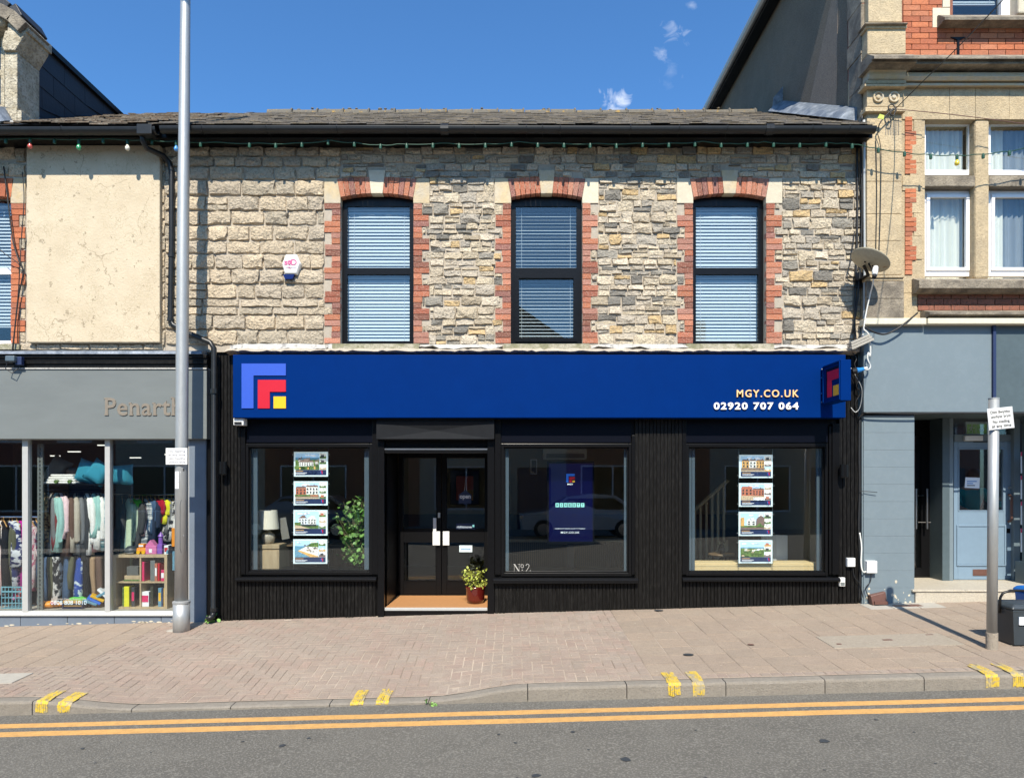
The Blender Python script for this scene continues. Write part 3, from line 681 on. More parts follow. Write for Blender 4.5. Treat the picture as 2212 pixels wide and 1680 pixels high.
for s in stones:                              # trim against the toothed brickwork
    x0, x1, z0, z1, k = s
    for e in excl:
        if z1 > e[2] + .012 and z0 < e[3] - .012 and x1 > e[0] and x0 < e[1]:
            if e[0] <= x0 and x1 <= e[1]:
                if z0 < e[2] < z1 and e[2] - z0 > z1 - e[3]: z1 = e[2]
                elif z0 < e[3] < z1: z0 = e[3]
                else: x1 = x0
            elif e[0] <= x0 < e[1] < x1: x0 = e[1]
            elif e[0] < x1 <= e[1] and x0 < e[0]: x1 = e[0]
            elif x0 < e[0] and e[1] < x1:
                if z1 - e[3] > .03: z0 = max(z0, e[3])
                elif e[0] - x0 > x1 - e[1]: x1 = e[0]
                else: x0 = e[1]
    if z1 - z0 > .022 and x1 - x0 > .028 and x1 <= XR + .05: clean.append((x0, min(x1, XR), z0, z1, k))
clean.sort(key=lambda s: -(s[1] - s[0]) * (s[3] - s[2]))
restr, restc = MB(), MB()
for i, (x0, x1, z0, z1, k) in enumerate(clean):
    rough = 1.0 if k == 'c' else 1.0
    dpt = rs.uniform(.032, .050) if k == 'c' else rs.choice((.020, .024, .028, .034, .040)) * min(1, (z1 - z0) / .08)
    vs, fs = stone_mesh(x0, x1, z0, z1, dpt, rs, g=.0065 if k == 'c' else .0065, rough=rough * (.9 if k == 'c' else 1.15))
    if i < 298:
        c_ = ((x0 + x1) / 2, 0, (z0 + z1) / 2)
        MB().add(vs, fs).build('stone', 'coursed_stone' if k == 'c' else 'rubble_stone', bld, org=c_)
    else: (restc if k == 'c' else restr).add(vs, fs)
if restr.v: restr.build('small_stonework', 'rubble_stone', bld, kind='stuff')
if restc.v: restc.build('small_coursed_stonework', 'coursed_stone', bld, kind='stuff')
# windows ----------------------------------------------------------------------
def blind(x0, x1, z0, z1, y, parent, tilt=52, pitch=.046, closed=0):
    mb = MB(); z = z1 - .03; c, s = math.cos(math.radians(tilt)) * .0245, math.sin(math.radians(tilt)) * .0245
    rb = random.Random(int(x0 * 100))
    while z > z0 + .02:
        dz = rb.uniform(-.0012, .0012); zz = z + dz; q = rb.uniform(.85, 1.15)
        mb.quad((x0, y - c, zz - s * q), (x1, y - c, zz - s * q), (x1, y - .001, zz + .001), (x0, y - .001, zz + .001)); mb.quad((x0, y - .001, zz + .001), (x1, y - .001, zz + .001), (x1, y + c, zz + s * q), (x0, y + c, zz + s * q))
        z -= pitch
    for f in (.1, .9): mb.box(lerp(x0, x1, f) - .002, lerp(x0, x1, f) + .002, y - .016, y - .0145, z0 + .02, z1)
    mb.box(x0, x1, y - .018, y + .018, z1 - .025, z1); mb.box(x0, x1, y - .012, y + .012, z0 + .004, z0 + .018)
    return mb.build('blind', 'blind_slat', parent)
WY = .10
for wi, (a, b_) in enumerate(WIN):
    zt, zb_ = ZA + .05, ZS - .004
    mb = frame_mb(a - .01, b_ + .01, zb_, zt, WY, WY + .06, .075, tb=.07, tt=0.001)
    zm0, zm1 = Z(593, WY), Z(579, WY)
    mb.box(a + .06, b_ - .06, WY - .004, WY + .05, zm0, zm1)
    mb.box(a + .06, b_ - .06, WY + .003, WY + .056, Z(446, WY), zt - .002)
    if wi == 1: frame_mb(a + .055, b_ - .055, zb_ + .055, zm0 - .002, WY - .022, WY + .02, .052, mb)
    wn = mb.build('window', 'black_paint', bld, org=((a + b_) / 2, WY, ZS), bevel=.006,
                  label=('upper window nearest the alarm box', 'middle upper window with an opening lower sash', 'upper window nearest the satellite dish')[wi])
    pane(a + .055, b_ - .055, zb_ + .05, zm0 + .01, WY + .02, 'pane', wn, 'window_glass'); pane(a + .055, b_ - .055, zm1 - .01, Z(444, WY), WY + .02, 'pane', wn, 'window_glass')
    blind(a + .06, b_ - .06, zb_ + .05, Z(440, .16), WY + .09, wn, tilt=(60, 26, 60)[wi])
    # stone sill
    mb = MB().prismx([(-.075, ZS - .085), (-.06, ZS - .012), (-.052, ZS), (.10, ZS + .0), (.10, ZS - .085)][::-1], a - .10, b_ + .09)
    mb.build('sill', 'mossy_stone', bld, bevel=.006)
    MB().box(a - .25, b_ + .25, .70, .72, ZS - .3, ZTOP).build('room_back', 'dark_wall', bld)
# lead apron and rough mortar between sills and the shop sign
rl = random.Random(4)
def apron(xa, xb, zt, zbv, mt, name='lead_apron'):
    mb = MB(); n_ = max(4, int((xb - xa) / .09)); r = []
    for i in range(n_ + 1):
        x = lerp(xa, xb, i / n_); e = min(i, n_ - i)
        zt_ = zt + rl.uniform(-.006, .006) - (.02 if e == 0 else 0); zb = zbv + rl.uniform(-.014, .014) + .018 * math.sin(i * 1.1)
        r.append([(x, .006, zt_), (x, -.03 - rl.uniform(0, .012), zt_ - .012), (x, -.07 - rl.uniform(0, .02), zb), (x, -.06, zb - .006), (x, .006, zb - .006)])
    mb.loft(r).build(name, mt, bld)
ZAP = Z(744)
apron(X(500), X(705), Z(742), Z(757), 'painted_lead'); apron(X(705), X(724), Z(743), Z(756), 'painted_lead')
apron(X(906), X(1086), Z(743), Z(753), 'painted_lead'); apron(X(1276), X(1484), Z(743), Z(754), 'painted_lead'); apron(X(1668), X(1842), Z(744), Z(754), 'painted_lead')
mb = MB(); rings = []
for i in range(150):
    x = lerp(X(496), X(1845), i / 149); rings.append([(x, .003, Z(754)), (x, -.09 + rl.uniform(-.025, .02), Z(756) + rl.uniform(-.01, .008)), (x, -.16 + rl.uniform(-.03, .02), Z(763) + rl.uniform(-.006, .010)), (x, .003, Z(768))])
mb.loft(rings).build('mortar_ledge', 'lime_mortar', bld)
# roof -------------------------------------------------------------------------
EO = .45                                    # eaves overhang
RE_Y, RE_Z = -EO + .02, Z(267, -EO)         # eaves edge of the slates
RR_Y = 3.15; RR_Z = Z(244, RR_Y)            # ridge
def slates(xa, xb, name, mt, ncourse=25, wd=.24, seed=5, ey=RE_Y, ez=RE_Z, ry=RR_Y, rz=RR_Z, wob=.006, thick=.010, xclip=None, back=True):
    rr = random.Random(seed); mb = MB()
    for k in range(ncourse):
        t0, t1 = k / ncourse, (k + 1.25) / ncourse
        x = xa + (rr.uniform(0, wd) if k % 2 else wd / 2) - wd
        while x < xb:
            x0, x1 = max(x + .002, xa), min(x + wd - .002, xb)
            if x1 - x0 > .02:
                dz = rr.uniform(-wob, wob); z0, z1 = lerp(ez, rz, t0) + thick * 1.6 + dz, lerp(ez, rz, min(t1, 1)) + .002 + dz * .4; y0, y1 = lerp(ey, ry, t0) + rr.uniform(-.012, .006), lerp(ey, ry, min(t1, 1))
                c_ = rr.uniform(-.004, .004)
                mb.add([(x0, y0, z0 - thick), (x1, y0, z0 - thick + c_), (x1, y1, z1), (x0, y1, z1), (x0, y0, z0), (x1, y0, z0 + c_)], [(4, 5, 2, 3), (0, 1, 5, 4), (0, 4, 3), (1, 2, 5)])
            x += wd
    return mb.build(name, mt, bld if parent_roof is None else parent_roof, kind='stuff')
parent_roof = None
roof = MB().add([(X(575), RE_Y, RE_Z - .01), (XR - .02, RE_Y, RE_Z - .01), (XR - .02, RR_Y, RR_Z - .012), (X(575), RR_Y, RR_Z - .012), (X(575), RR_Y * 2 - RE_Y, RE_Z), (XR - .02, RR_Y * 2 - RE_Y, RE_Z)], [(0, 1, 2, 3), (3, 2, 5, 4)]).build('roof', 'dark_slate', bld)
parent_roof = roof
slates(X(356), XR - .02, 'roof_slates', 'roof_slate', seed=5)
MB().add([(X(356), RE_Y, RE_Z - .012), (X(575), RE_Y, RE_Z - .012), (X(575), RR_Y, RR_Z - .014), (X(356), RR_Y, RR_Z - .014)], [(0, 1, 2, 3)]).build('roof_board', 'dark_slate', roof)
xr = X(580, RR_Y); rr = random.Random(6)
while xr < XR - .5:
    ln = .455
    mb = MB(); r0 = .10 + rr.uniform(-.006, .006); rings = []
    for i in range(2): rings.append([(xr + i * (ln - .012), RR_Y + r0 * math.cos(a), RR_Z - .055 + rr.uniform(-.004, .004) + (r0 + .006 * i) * math.sin(a)) for a in (math.pi * q / 6 for q in range(7))])
    mb.loft(rings, caps=True)
    mb.tube([(xr + ln - .03, RR_Y + .11 * math.cos(a), RR_Z - .055 + .115 * math.sin(a)) for a in (math.pi * q / 6 for q in range(7))], .016, 5)
    for _ in range(rr.randint(0, 3)): mb.ball((xr + rr.uniform(.05, .4), RR_Y - rr.uniform(.0, .06), RR_Z + .05), rr.uniform(.012, .03), 6, sc=(1.4, 1, .7))
    mb.build('ridge_tile', 'ridge_clay', roof, org=(xr, RR_Y, RR_Z)); xr += ln
# lead flashing against the taller neighbour
mb = MB(); rings = []
for i in range(15):
    t = i / 14; y = lerp(.05, 2.6, t); z = lerp(RE_Z, RR_Z, (y - RE_Y) / (RR_Y - RE_Y)); wv = .012 * math.sin(i * 1.7)
    rings.append([(XR - .02, y, z + .02), (XR - .26 + wv, y, z + .05), (XR - .17 + wv, y, z + .13 + .02 * math.sin(i * 2.3)), (XR - .01, y, z + .20 + .03 * t)])
mb.loft(rings).build('lead_flashing', 'lead', roof)
MB().prism([(XR - .22, RR_Z - .40), (XR - .02, RR_Z - .40), (XR - .02, RR_Z + .16), (XR - .17, RR_Z - .02)], 2.60, 2.62).build('lead_upstand', 'lead', roof)
# eaves: fascia board, soffit, gutter
MB().box(XL, XR + .0, -EO + .13, -EO + .155, ZTOP - .02, RE_Z + .055).build('fascia_board', 'black_paint', bld)
MB().box(XL, XR + .0, -EO + .157, .0, ZTOP, ZTOP + .02).build('soffit', 'black_paint', bld)
def gutter(xa, xb, zt, parent, r=.062, y=-EO + .045, ztilt=0.0, brackets=(), name='gutter'):
    mb = MB(); rings = []
    for x, dz in ((xa, 0), (lerp(xa, xb, .33), .004), (lerp(xa, xb, .66), -.003), (xb, ztilt)):
        prof = [(y + r * math.cos(a), zt + dz + r * .95 * math.sin(a)) for a in (math.pi + math.pi * q / 8 for q in range(9))]
        prof = [(y - r, zt + dz + .012)] + [(p, q) for p, q in prof] + [(y + r, zt + dz + .012), (y + r - .004, zt + dz + .012)] + [(y + (r - .006) * math.cos(a), zt + dz + (r - .006) * .95 * math.sin(a)) for a in (2 * math.pi - math.pi * q / 8 for q in range(9))] + [(y - r + .006, zt + dz + .012)]
        rings.append([(x, p, q) for p, q in prof])
    mb.loft(rings)
    g_ = mb.build(name, 'gutter_black', parent, smooth=False)
    for b_ in brackets:
        mb = MB(); mb.tube([(b_, y + (r + .004) * math.cos(a), zt + (r + .004) * .95 * math.sin(a) + .004) for a in (math.pi + math.pi * q / 8 for q in range(9))], .006, 5)
        mb.tube([(b_, y - r, zt), (b_ + .0, y - r + .02, zt + .03)], .006, 5); mb.tube([(b_, y + r, zt), (b_ + .02, y + .11, zt - .10)], .004, 5); mb.build('gutter_bracket', 'gutter_black', g_)
    return g_
ZG = Z(275, -EO)
gutter(X(345, -EO), X(1893, -EO), ZG, bld, brackets=[X(v, -EO) for v in (436, 575, 727, 877, 1024, 1137, 1172, 1210, 1362, 1468, 1572, 1664, 1756, 1836)])
for v in (960, 1664):                         # gutter unions
    MB().tube([(X(v, -EO) - .05, -EO + .045, ZG - .006), (X(v, -EO) + .05, -EO + .045, ZG - .006)], .068, 12).build('gutter_joint', 'gutter_black', bld)
# downpipe with swan neck, at the left end
def pipe(name, pts, r, parent, mt='gutter_black', clips=()):
    o = MB().tube(pts, r, 10).build(name, mt, parent, smooth=True)
    for (p, q) in clips:
        MB().tube([p, q], r + .01, 10).build('pipe_collar', mt, o)
    return o
yp = -.06
pipe('downpipe', [(X(309, -.38), -.395, ZG - .04), (X(309, -.38), -.39, ZG - .14), (X(316, -.34), -.33, ZG - .21), (X(352, -.12), -.12, Z(338, -.1)), (X(366, yp), yp, Z(352, yp)), (X(371, yp), yp, Z(370, yp)), (X(371, yp), yp, Z(520, yp)), (X(368, yp), yp, Z(690, yp)),
                  (X(374, yp), yp, Z(702, yp)), (X(400, yp - .02), yp - .03, Z(718, yp)), (X(455, -.16), -.16, Z(740, -.16)), (X(462, -.16), -.16, Z(752, -.16)), (X(461.5, -.14), -.14, Z(1322, -.14)), (X(458.5, -.16), -.17, Z(1332, -.16)), (X(453, -.16), -.22, Z(1334, -.16))], .036, bld, 
     clips=[((X(371, yp), yp, Z(548, yp)), (X(370.6, yp), yp, Z(556, yp))), ((X(369, yp), yp, Z(688, yp)), (X(368.5, yp), yp, Z(694, yp))), ((X(462, -.16), -.16, Z(840, -.16)), (X(462, -.16), -.16, Z(850, -.16))), ((X(462, -.14), -.14, Z(1312, -.14)), (X(461.8, -.14), -.14, Z(1320, -.14)))])
# ------------------------------------------------------------------ estate agent's shopfront (part of the stone building)
ZFB = Z(902, -.2)                                    # underside of the sign
A0, A1, B0, B1, C0, C1 = X(531), X(804), X(1083), X(1364), X(1482), X(1788)
D0, D1 = X(831), X(1053)
ZW0, ZW1 = Z(1243), Z(958); REC = 1.02
ZFL = .068                                           # shop floor
sx0, sx1 = X(466), X(1853)
panels(sx0, sx1, -.45, ZSH - .03, .035, .16, [(A0, A1, ZW0, ZW1), (D0, D1, -.45, Z(962)), (B0, B1, ZW0, ZW1), (C0, C1, ZW0, ZW1)], MB()).build('shopfront', 'black_paint', bld)
SLP = .0475
def cladding(va, vb, vt, vb_=None, follow=False, y=-.004, lab=None, name='slat_cladding'):
    xa, xb = X(va), X(vb); n_ = max(1, round((xb - xa) / SLP)); pw = (xb - xa) / n_; mb = MB(); rr = random.Random(int(va))
    mb.box(xa, xb, y + .012, .034, (pav(xa, 0) - .06 if follow else Z(vb_)), Z(vt))
    for k in range(n_):
        a = xa + k * pw; zb = pav(a + pw / 2, 0) - .03 + (rr.uniform(0, .03)) if follow else Z(vb_)
        mb.box(a + .005, a + pw - .005, y - .012 + rr.uniform(-.0012, .0012), y + .0115, zb, Z(vt))
    return mb.build(name, 'black_slat', bld, kind='stuff', label=lab)
cladding(470, 521, 768, follow=True, lab='tall slatted pier left of the first shop window')
cladding(1371, 1473, 905, follow=True, lab='wide slatted pier between the second and third shop windows')
cladding(1811, 1853, 768, follow=True, lab='tall slatted pier at the right end of the shopfront')
cladding(521.5, 812, 1254, follow=True, y=.002); cladding(1069, 1370.5, 1259, follow=True, y=.002); cladding(1473.5, 1810.5, 1254, follow=True, y=.002)
for va, vb, vt, y0 in ((521, 531, 925, -.02), (804, 817, 905, -.012), (817, 831, 905, -.03), (1053, 1068, 905, -.03), (1069, 1082, 905, -.014), (1364, 1371, 940, -.02), (1473, 1482, 905, -.02), (1790, 1796, 920, -.012), (1796, 1810.8, 915, -.03)):
    full = va in (817, 1053)
    MB().box(X(va) + .001, X(vb) - .001, y0, .034, pav(X(va), 0) - .05 if full else Z(1240), Z(vt)).build('pilaster_board', 'black_paint', bld, bevel=.004)
for va, vb in ((532, 816), (1083, 1363), (1483, 1789)): MB().box(X(va), X(vb), .010, .034, Z(955), Z(904)).build('header_panel', 'navy_panel', bld)
mb = MB(); mb.box(X(806), X(823), -.04, .0, pav(X(812), 0), Z(1267)); mb.box(X(1068.3), X(1075), -.03, .0, pav(X(1072), 0), Z(1262))
def shop_window(va, vb, vt, vbm, lab, sill, ys, strips):
    xa, xb, zt, zb = X(va), X(vb), Z(vt), Z(vbm)
    fr = frame_mb(xa, xb, zb, zt, -.006, .09, .035, tb=.045, tt=.045)
    frame_mb(xa + .035, xb - .035, zb + .045, zt - .045, .035, .075, .018, fr)
    w_ = fr.build('shop_window', 'black_metal', bld, org=((xa + xb) / 2, 0, zb), bevel=.004, label=lab)
    pane(xa + .04, xb - .04, zb + .05, zt - .05, .05, 'pane', w_)
    MB().prismx([(-.085, ys[1]), (-.085, ys[0] - .022), (-.06, ys[0]), (.03, ys[0] + .002), (.03, ys[1])][::-1], X(sill[0]), X(sill[1])).build('sill', 'black_metal', w_, bevel=.004)
    mb = MB()
    for a, b_ in strips: mb.box(X(a, .12), X(b_, .12), .12, .15, zb + .05, zt - .06)
    if strips: mb.build('jamb_strip', 'reveal_blue', w_)
    MB().box(xa + .06, xb - .06, .16, .55, zb - .02, zb + .046).build('window_board', 'black_paint', w_)
    return w_
shop_window(531, 804, 958, 1241, 'left shop window with lamp, plant and four posters', (512, 815), (Z(1245), Z(1253)), ((541, 546), (547, 556), (787, 801)))
shop_window(1083, 1364, 958, 1244, 'middle shop window with a dark blue screen', (1066, 1377), (Z(1247), Z(1258)), ((1086.5, 1090), (1091, 1099), (1348, 1358)))
shop_window(1482, 1788, 958, 1243, 'right shop window with balustrade and pale boards', (1472, 1810), (Z(1246), Z(1254)), ((1488, 1494), (1495, 1501), (1764, 1770), (1771, 1777)))
# recessed entrance
zdh = Z(965)
mb = MB(); mb.box(D0 - .05, D0, .03, REC, -.2, zdh + .05); mb.box(D1, D1 + .05, .03, REC, -.2, zdh + .05); mb.box(D0, D1, .04, REC, zdh, zdh + .05)
mb.build('entrance_lining', 'black_paint', bld)
mb = MB(); mb.box(D0, D1, -.012, .05, Z(979), Z(966)); mb.build('entrance_head', 'black_metal', bld, bevel=.006)
MB().box(D0 + .002, D1 - .002, -.016, -.0125, Z(971.5), Z(968.5)).build('head_trim', 'steel', bld)
MB().box(X(817), X(1068), -.085, .03, Z(951), Z(905)).build('shutter_box', 'black_plastic', bld)
q = [(X(817), -.125, Z(949)), (X(1068), -.125, Z(949)), (X(1068), -.125, Z(913)), (X(817), -.125, Z(913)), (X(943), -.088, Z(931))]  # recessed centre: facets shaped to imitate the triangular reflection on the box front
MB().add(q + [(x, -.0855, z) for x, y, z in q[:4]], [(0, 1, 4), (1, 2, 4), (2, 3, 4), (3, 0, 4), (0, 5, 6, 1), (1, 6, 7, 2), (2, 7, 8, 3), (3, 8, 5, 0)]).build('reflection_facets', 'facet_black', bld)
MB().box(D0 + .001, D1 - .001, .005, REC + .1, -.3, ZFL - .008).build('threshold', 'black_paint', bld)
MB().box(D0 + .004, D1 - .004, .03, REC - .01, ZFL - .0075, ZFL).build('doormat', 'doormat', bld)
MB().box(D0 + .001, D1 - .001, -.01, .0045, ZFL - .036, ZFL + .004).build('threshold_strip', 'aluminium', bld, bevel=.003)
dx0, dx1 = D0, D1; dm = X(953.5, REC)
fr = MB(); fr.box(D0, X(856, REC), REC, REC + .08, ZFL, zdh - .02); fr.box(D0, D1, REC + .0, REC + .08, zdh - .03, zdh - .001)
fr.build('door_frame', 'black_metal', bld)
def door(x0, x1, lab):
    zt = zdh - .032; mb = frame_mb(x0, x1, ZFL + .006, zt, REC + .01, REC + .06, .075, tb=.20, tt=.08)
    mb.box(x0 + .075, x1 - .075, REC + .01, REC + .06, Z(1170, REC), Z(1140, REC))
    d = mb.build('door', 'black_metal', bld, org=(x0, REC, ZFL), bevel=.005, label=lab)
    pane(x0 + .07, x1 - .07, Z(1142, REC), zt - .07, REC + .03, 'pane', d); pane(x0 + .07, x1 - .07, ZFL + .2, Z(1168, REC), REC + .03, 'pane', d)
    mb = frame_mb(x0 + .073, x1 - .073, ZFL + .203, Z(1169.5, REC), REC + .004, REC + .011, .012); mb.build('bead', 'black_metal', d)
    return d
dl = door(X(860, REC), dm - .003, 'left leaf of the black glazed double door'); dr = door(dm + .003, D1 - .002, 'right leaf of the black glazed double door, with the open sign')
def plate(va, vb, vt, vb_, parent, name='push_plate'):
    MB().box(X(va, REC), X(vb, REC), REC - .035, REC - .015, Z(vb_, REC), Z(vt, REC)).build(name, 'white_plastic', parent, bevel=.004)
    MB().box(X((va + vb) / 2, REC) - .01, X((va + vb) / 2, REC) + .01, REC - .016, REC + .011, Z(vb_ - 8, REC), Z(vt + 8, REC)).build('handle_bracket', 'steel', parent)
plate(935, 951, 1147, 1177, dl, 'handle'); plate(936, 943, 1118, 1148, dl, 'handle'); plate(957, 971, 1147, 1177, dr, 'handle')
MB().box(X(946, REC), X(951, REC), REC - .01, REC + .011, Z(1118, REC), Z(1107, REC)).build('lock', 'steel', dl)
# signs in the door
os_ = thing('open_sign', 'small navy shield sign reading open, hung in the right door leaf', 'sign', (X(1005, REC), REC + .006, Z(1062, REC)))
yo = REC - .002
MB().prism([(X(991, yo), Z(1088, yo)), (X(1000, yo), Z(1086, yo)), (X(1004.5, yo), Z(1090, yo)), (X(1009, yo), Z(1086, yo)), (X(1018, yo), Z(1088, yo)), (X(1018, yo), Z(1068, yo)), (X(1010, yo), Z(1062, yo)), (X(1005, yo), Z(1056, yo)), (X(1000, yo), Z(1062, yo)), (X(991, yo), Z(1068, yo))], yo, yo + .005).build('panel', 'print_navy', os_)
text('open', X(993, yo), X(1016.5, yo), Z(1076, yo), .05, yo - .0015, 'white_letter', os_, bold=.03, cap=.55)
MB().tube([(X(1003, yo), yo, Z(1060, yo)), (X(1006, yo), yo, Z(1030, yo)), (X(1008, yo), yo, Z(1060, yo))], .0025, 5).build('cord', 'cable_white', os_)
st = MB().box(X(985, REC), X(1026, REC), REC + .004, REC + .007, Z(1143, REC), Z(1130, REC)).build('sticker', 'print_navy', dr)
text('rightmove', X(987, REC), X(1019, REC), Z(1140, REC), .035, REC + .002, 'screen_white', st, bold=.02)
MB().box(X(1020.5, REC), X(1024.5, REC), REC + .0015, REC + .003, Z(1138, REC), Z(1133, REC)).build('sticker_mark', 'screen_mint', st)
st = MB().box(X(992, REC), X(1020, REC), REC + .004, REC + .007, Z(1192, REC), Z(1177.5, REC)).build('sticker', 'print_border', dr)
text('smartmove', X(996, REC), X(1016, REC), Z(1187, REC), .025, REC + .002, 'plug_blue', st)
# ------------------------------------------------------------------ the sign board and its marks
SY = -.20
sg = thing('shop_sign', 'long royal blue sign board with corner logo, web address and phone number', 'sign', (X(503, SY), SY, ZFB))
MB().box(X(503, SY), X(1827, SY), SY, -.02, ZFB, Z(766, SY)).build('board', 'sign_blue', sg, bevel=.006)
def ell(mb, xa, xb, za, zb, t, y0, y1, m=0):             # an L of arm t: along the top and down the left
    mb.prism([(xa, za), (xa + t, za), (xa + t, zb - t), (xb, zb - t), (xb, zb), (xa, zb)], y0, y1, m)
def logo(parent, x0, x1, z0, z1, y0, y1, blue=True):
    s = (x1 - x0) / 267.0; t = 72 * s
    if blue: m_ = MB(); ell(m_, x0, x1, z0, z1, t, y0, y1); m_.build('logo_arm', 'logo_blue', parent, label='outer blue arm of the logo')
    m_ = MB(); ell(m_, x0 + 98 * s, x1, z0, z1 - 98 * s, t, y0, y1); m_.build('logo_arm', 'logo_red', parent, label='inner red arm of the logo')
    MB().box(x0 + 193 * s, x1, y0, y1, z0, z1 - 198 * s).build('logo_square', 'logo_yellow', parent)
logo(sg, X(522.5, SY), X(618, SY), Z(882, SY), Z(785.5, SY), SY - .012, SY - .0005)
text('MGY.CO.UK', X(1590.5, SY), X(1724, SY), Z(857.5, SY), .093, SY - .012, 'orange_letter', sg, extrude=.010, bold=.012, spacing=1.25, label='pale orange web address')
text('02920 707 064', X(1541, SY), X(1723.5, SY), Z(884, SY), .090, SY - .012, 'white_letter', sg, extrude=.010, bold=.026, spacing=1.2, label='white phone number')
# projecting sign
px, pz0, pz1 = X(1813, -.7), Z(865, -.72), Z(777, -.72)
pj = thing('projecting_sign', 'small blue box sign projecting from the right end of the sign board', 'sign', (px + .06, -.2, pz0))
xl_, xr_ = px, px + .125
MB().box(xl_, xr_, -.74, -.25, pz0, pz1).build('box', 'sign_blue', pj, bevel=.005)
yy0, yy1, zz0, zz1 = -.715, -.275, pz0 + .025, pz1 - .025
mb = MB()
for (a, b_, c, d) in ((yy0 - .012, yy0, zz0 - .012, zz1 + .012), (yy1, yy1 + .012, zz0 - .012, zz1 + .012), (yy0, yy1, zz0 - .012, zz0), (yy0, yy1, zz1, zz1 + .012)): mb.box(xl_ - .014, xl_ + .001, a, b_, c, d)
mb.build('rim', 'sign_blue', pj)
def yz_ell(ya, yb, za, zb, t, mt, name):                   # reads left to right from wall outwards when seen from the left
    MB().prismx([(ya, za), (ya - t, za), (ya - t, zb - t), (yb, zb - t), (yb, zb), (ya, zb)][::-1], xl_ - .006, xl_ - .001).build(name, mt, pj)
u_ = .36; yb_, yt_ = yy1 - .07, yy1 - .07 - u_; za_, zb_ = zz0 + .05, zz0 + .05 + u_
yz_ell(yb_, yt_, za_, zb_, u_ * .10, 'navy_panel', 'logo_arm'); yz_ell(yb_ - .10 * u_, yt_, za_, zb_ - .10 * u_, u_ * .33, 'logo_red', 'logo_arm')
MB().box(xl_ - .006, xl_ - .001, yb_ - .56 * u_ , yt_, za_, za_ + .36 * u_).build('logo_square', 'logo_yellow', pj)
MB().box(xl_ + .03, xr_ - .03, -.25, -.2005, pz0 + .05, pz1 - .05).build('bracket', 'black_metal', pj)
mb = MB()
for f in (.08, .3, .7, .92): mb.tube([(xl_ - .012, -.225, lerp(pz0, pz1, f)), (xl_ + .04, -.225, lerp(pz0, pz1, f))], .012, 8)
mb.build('bolt', 'steel', pj)
# ------------------------------------------------------------------ fittings on the front
ab = thing('alarm_box', 'white hexagonal alarm box with pink lettering and a blue lamp', 'alarm box', (X(628), -.03, Z(595)))
cx_ = X(628); hz = lambda v: Z(v, -.1)
P6 = [(X(615, -.1), hz(592)), (X(641, -.1), hz(592)), (X(649, -.1), hz(569)), (X(640, -.1), hz(549)), (X(617, -.1), hz(549)), (X(608.5, -.1), hz(569))]
mb = MB(); c6 = (sum(p[0] for p in P6) / 6, sum(p[1] for p in P6) / 6)
mb.loft([[(p[0], -.02, p[1]) for p in P6], [(p[0], -.085, p[1]) for p in P6], [(lerp(p[0], c6[0], .12), -.105, lerp(p[1], c6[1], .12)) for p in P6]][::1])
mb.v = mb.v; mb.f = [f[::-1] for f in mb.f]; mb.build('body', 'white_plastic', ab)
mb = MB(); mb.loft([[(p[0], y, p[1]) for p in ((X(615.5), hz(592)), (X(640.5), hz(592)), (X(636), hz(602)), (X(620), hz(602)))] for y in (-.09, -.02)]); mb.build('lamp_lens', 'alarm_blue', ab)
yt = -.1055
text('s', X(614, yt), X(621, yt), Z(572, yt), .05, yt - .002, 'alarm_pink', ab, bold=.02); text('g', X(620.5, yt), X(629.5, yt), Z(575, yt), .075, yt - .0035, 'alarm_pink', ab, bold=.02); text('D', X(629, yt), X(641, yt), Z(572.5, yt), .075, yt - .002, 'alarm_pink', ab, bold=.01)
text('029 20000000', X(616, yt), X(640, yt), Z(579.5, yt), .014, yt - .002, 'ink_faded', ab) if False else MB().box(X(616, yt), X(640, yt), yt - .002, yt, Z(579, yt), Z(577.5, yt)).build('print_line', 'ink_faded', ab)
def wall_light(v, vy, lab):
    t_ = thing('wall_light', lab, 'wall light', (X(v, -.08), -.03, Z(vy)), 'up and down lights on the shopfront piers')
    x, z = X(v, -.09), Z(vy, -.09)
    MB().lathe([(.0, z - .07), (.052, z - .07), (.052, z + .09), (.044, z + .09), (.044, z + .06), (0, z + .06)], x, -.11, 18).build('shade', 'black_metal', t_)
    MB().box(x - .03, x + .03, -.06, -.014, z - .03, z + .05).build('bracket', 'black_metal', t_)
    MB().lathe([(0, z - .082), (.035, z - .082), (.04, z - .0705)], x, -.11, 14).build('lens', 'dark_wall', t_)
wall_light(483, 1012, 'black cylinder wall light on the slatted pier beside the lamp post'); wall_light(1822, 1018, 'black cylinder wall light on the slatted pier by the blue wall')
def small_box(name, lab, cat, va, vb, vt, vbm, y0, y1, mt, extra=None):
    t_ = thing(name, lab, cat, (X((va + vb) / 2, y1), y1, Z(vbm, y0)))
    MB().box(X(va, y0), X(vb, y0), y0, y1, Z(vbm, y0), Z(vt, y0)).build('housing', mt, t_, bevel=.006)
    return t_
t_ = small_box('security_sensor', 'small white box tucked under the left end of the sign board', 'sensor', 504, 526, 903, 918, -.16, -.03, 'white_plastic'); MB().box(X(506, -.165), X(522, -.165), -.168, -.161, Z(916, -.16), Z(911, -.16)).build('lens', 'black_plastic', t_)
t_ = small_box('junction_box', 'white junction box on the black slats at the right end of the shopfront', 'junction box', 1831, 1848, 1205, 1224, -.07, -.016, 'white_plastic'); MB().box(X(1832, -.07), X(1847, -.07), -.074, -.0705, Z(1223, -.07), Z(1206, -.07)).build('lid', 'white_plastic', t_, bevel=.003)
t_ = small_box('junction_box', 'larger white junction box on the blue wall', 'junction box', 1873, 1895, 1211, 1238, -.12, -.052, 'white_plastic'); MB().box(X(1873, -.12), X(1894.5, -.12), -.126, -.1205, Z(1237, -.12), Z(1212, -.12)).build('lid', 'white_plastic', t_, bevel=.003)
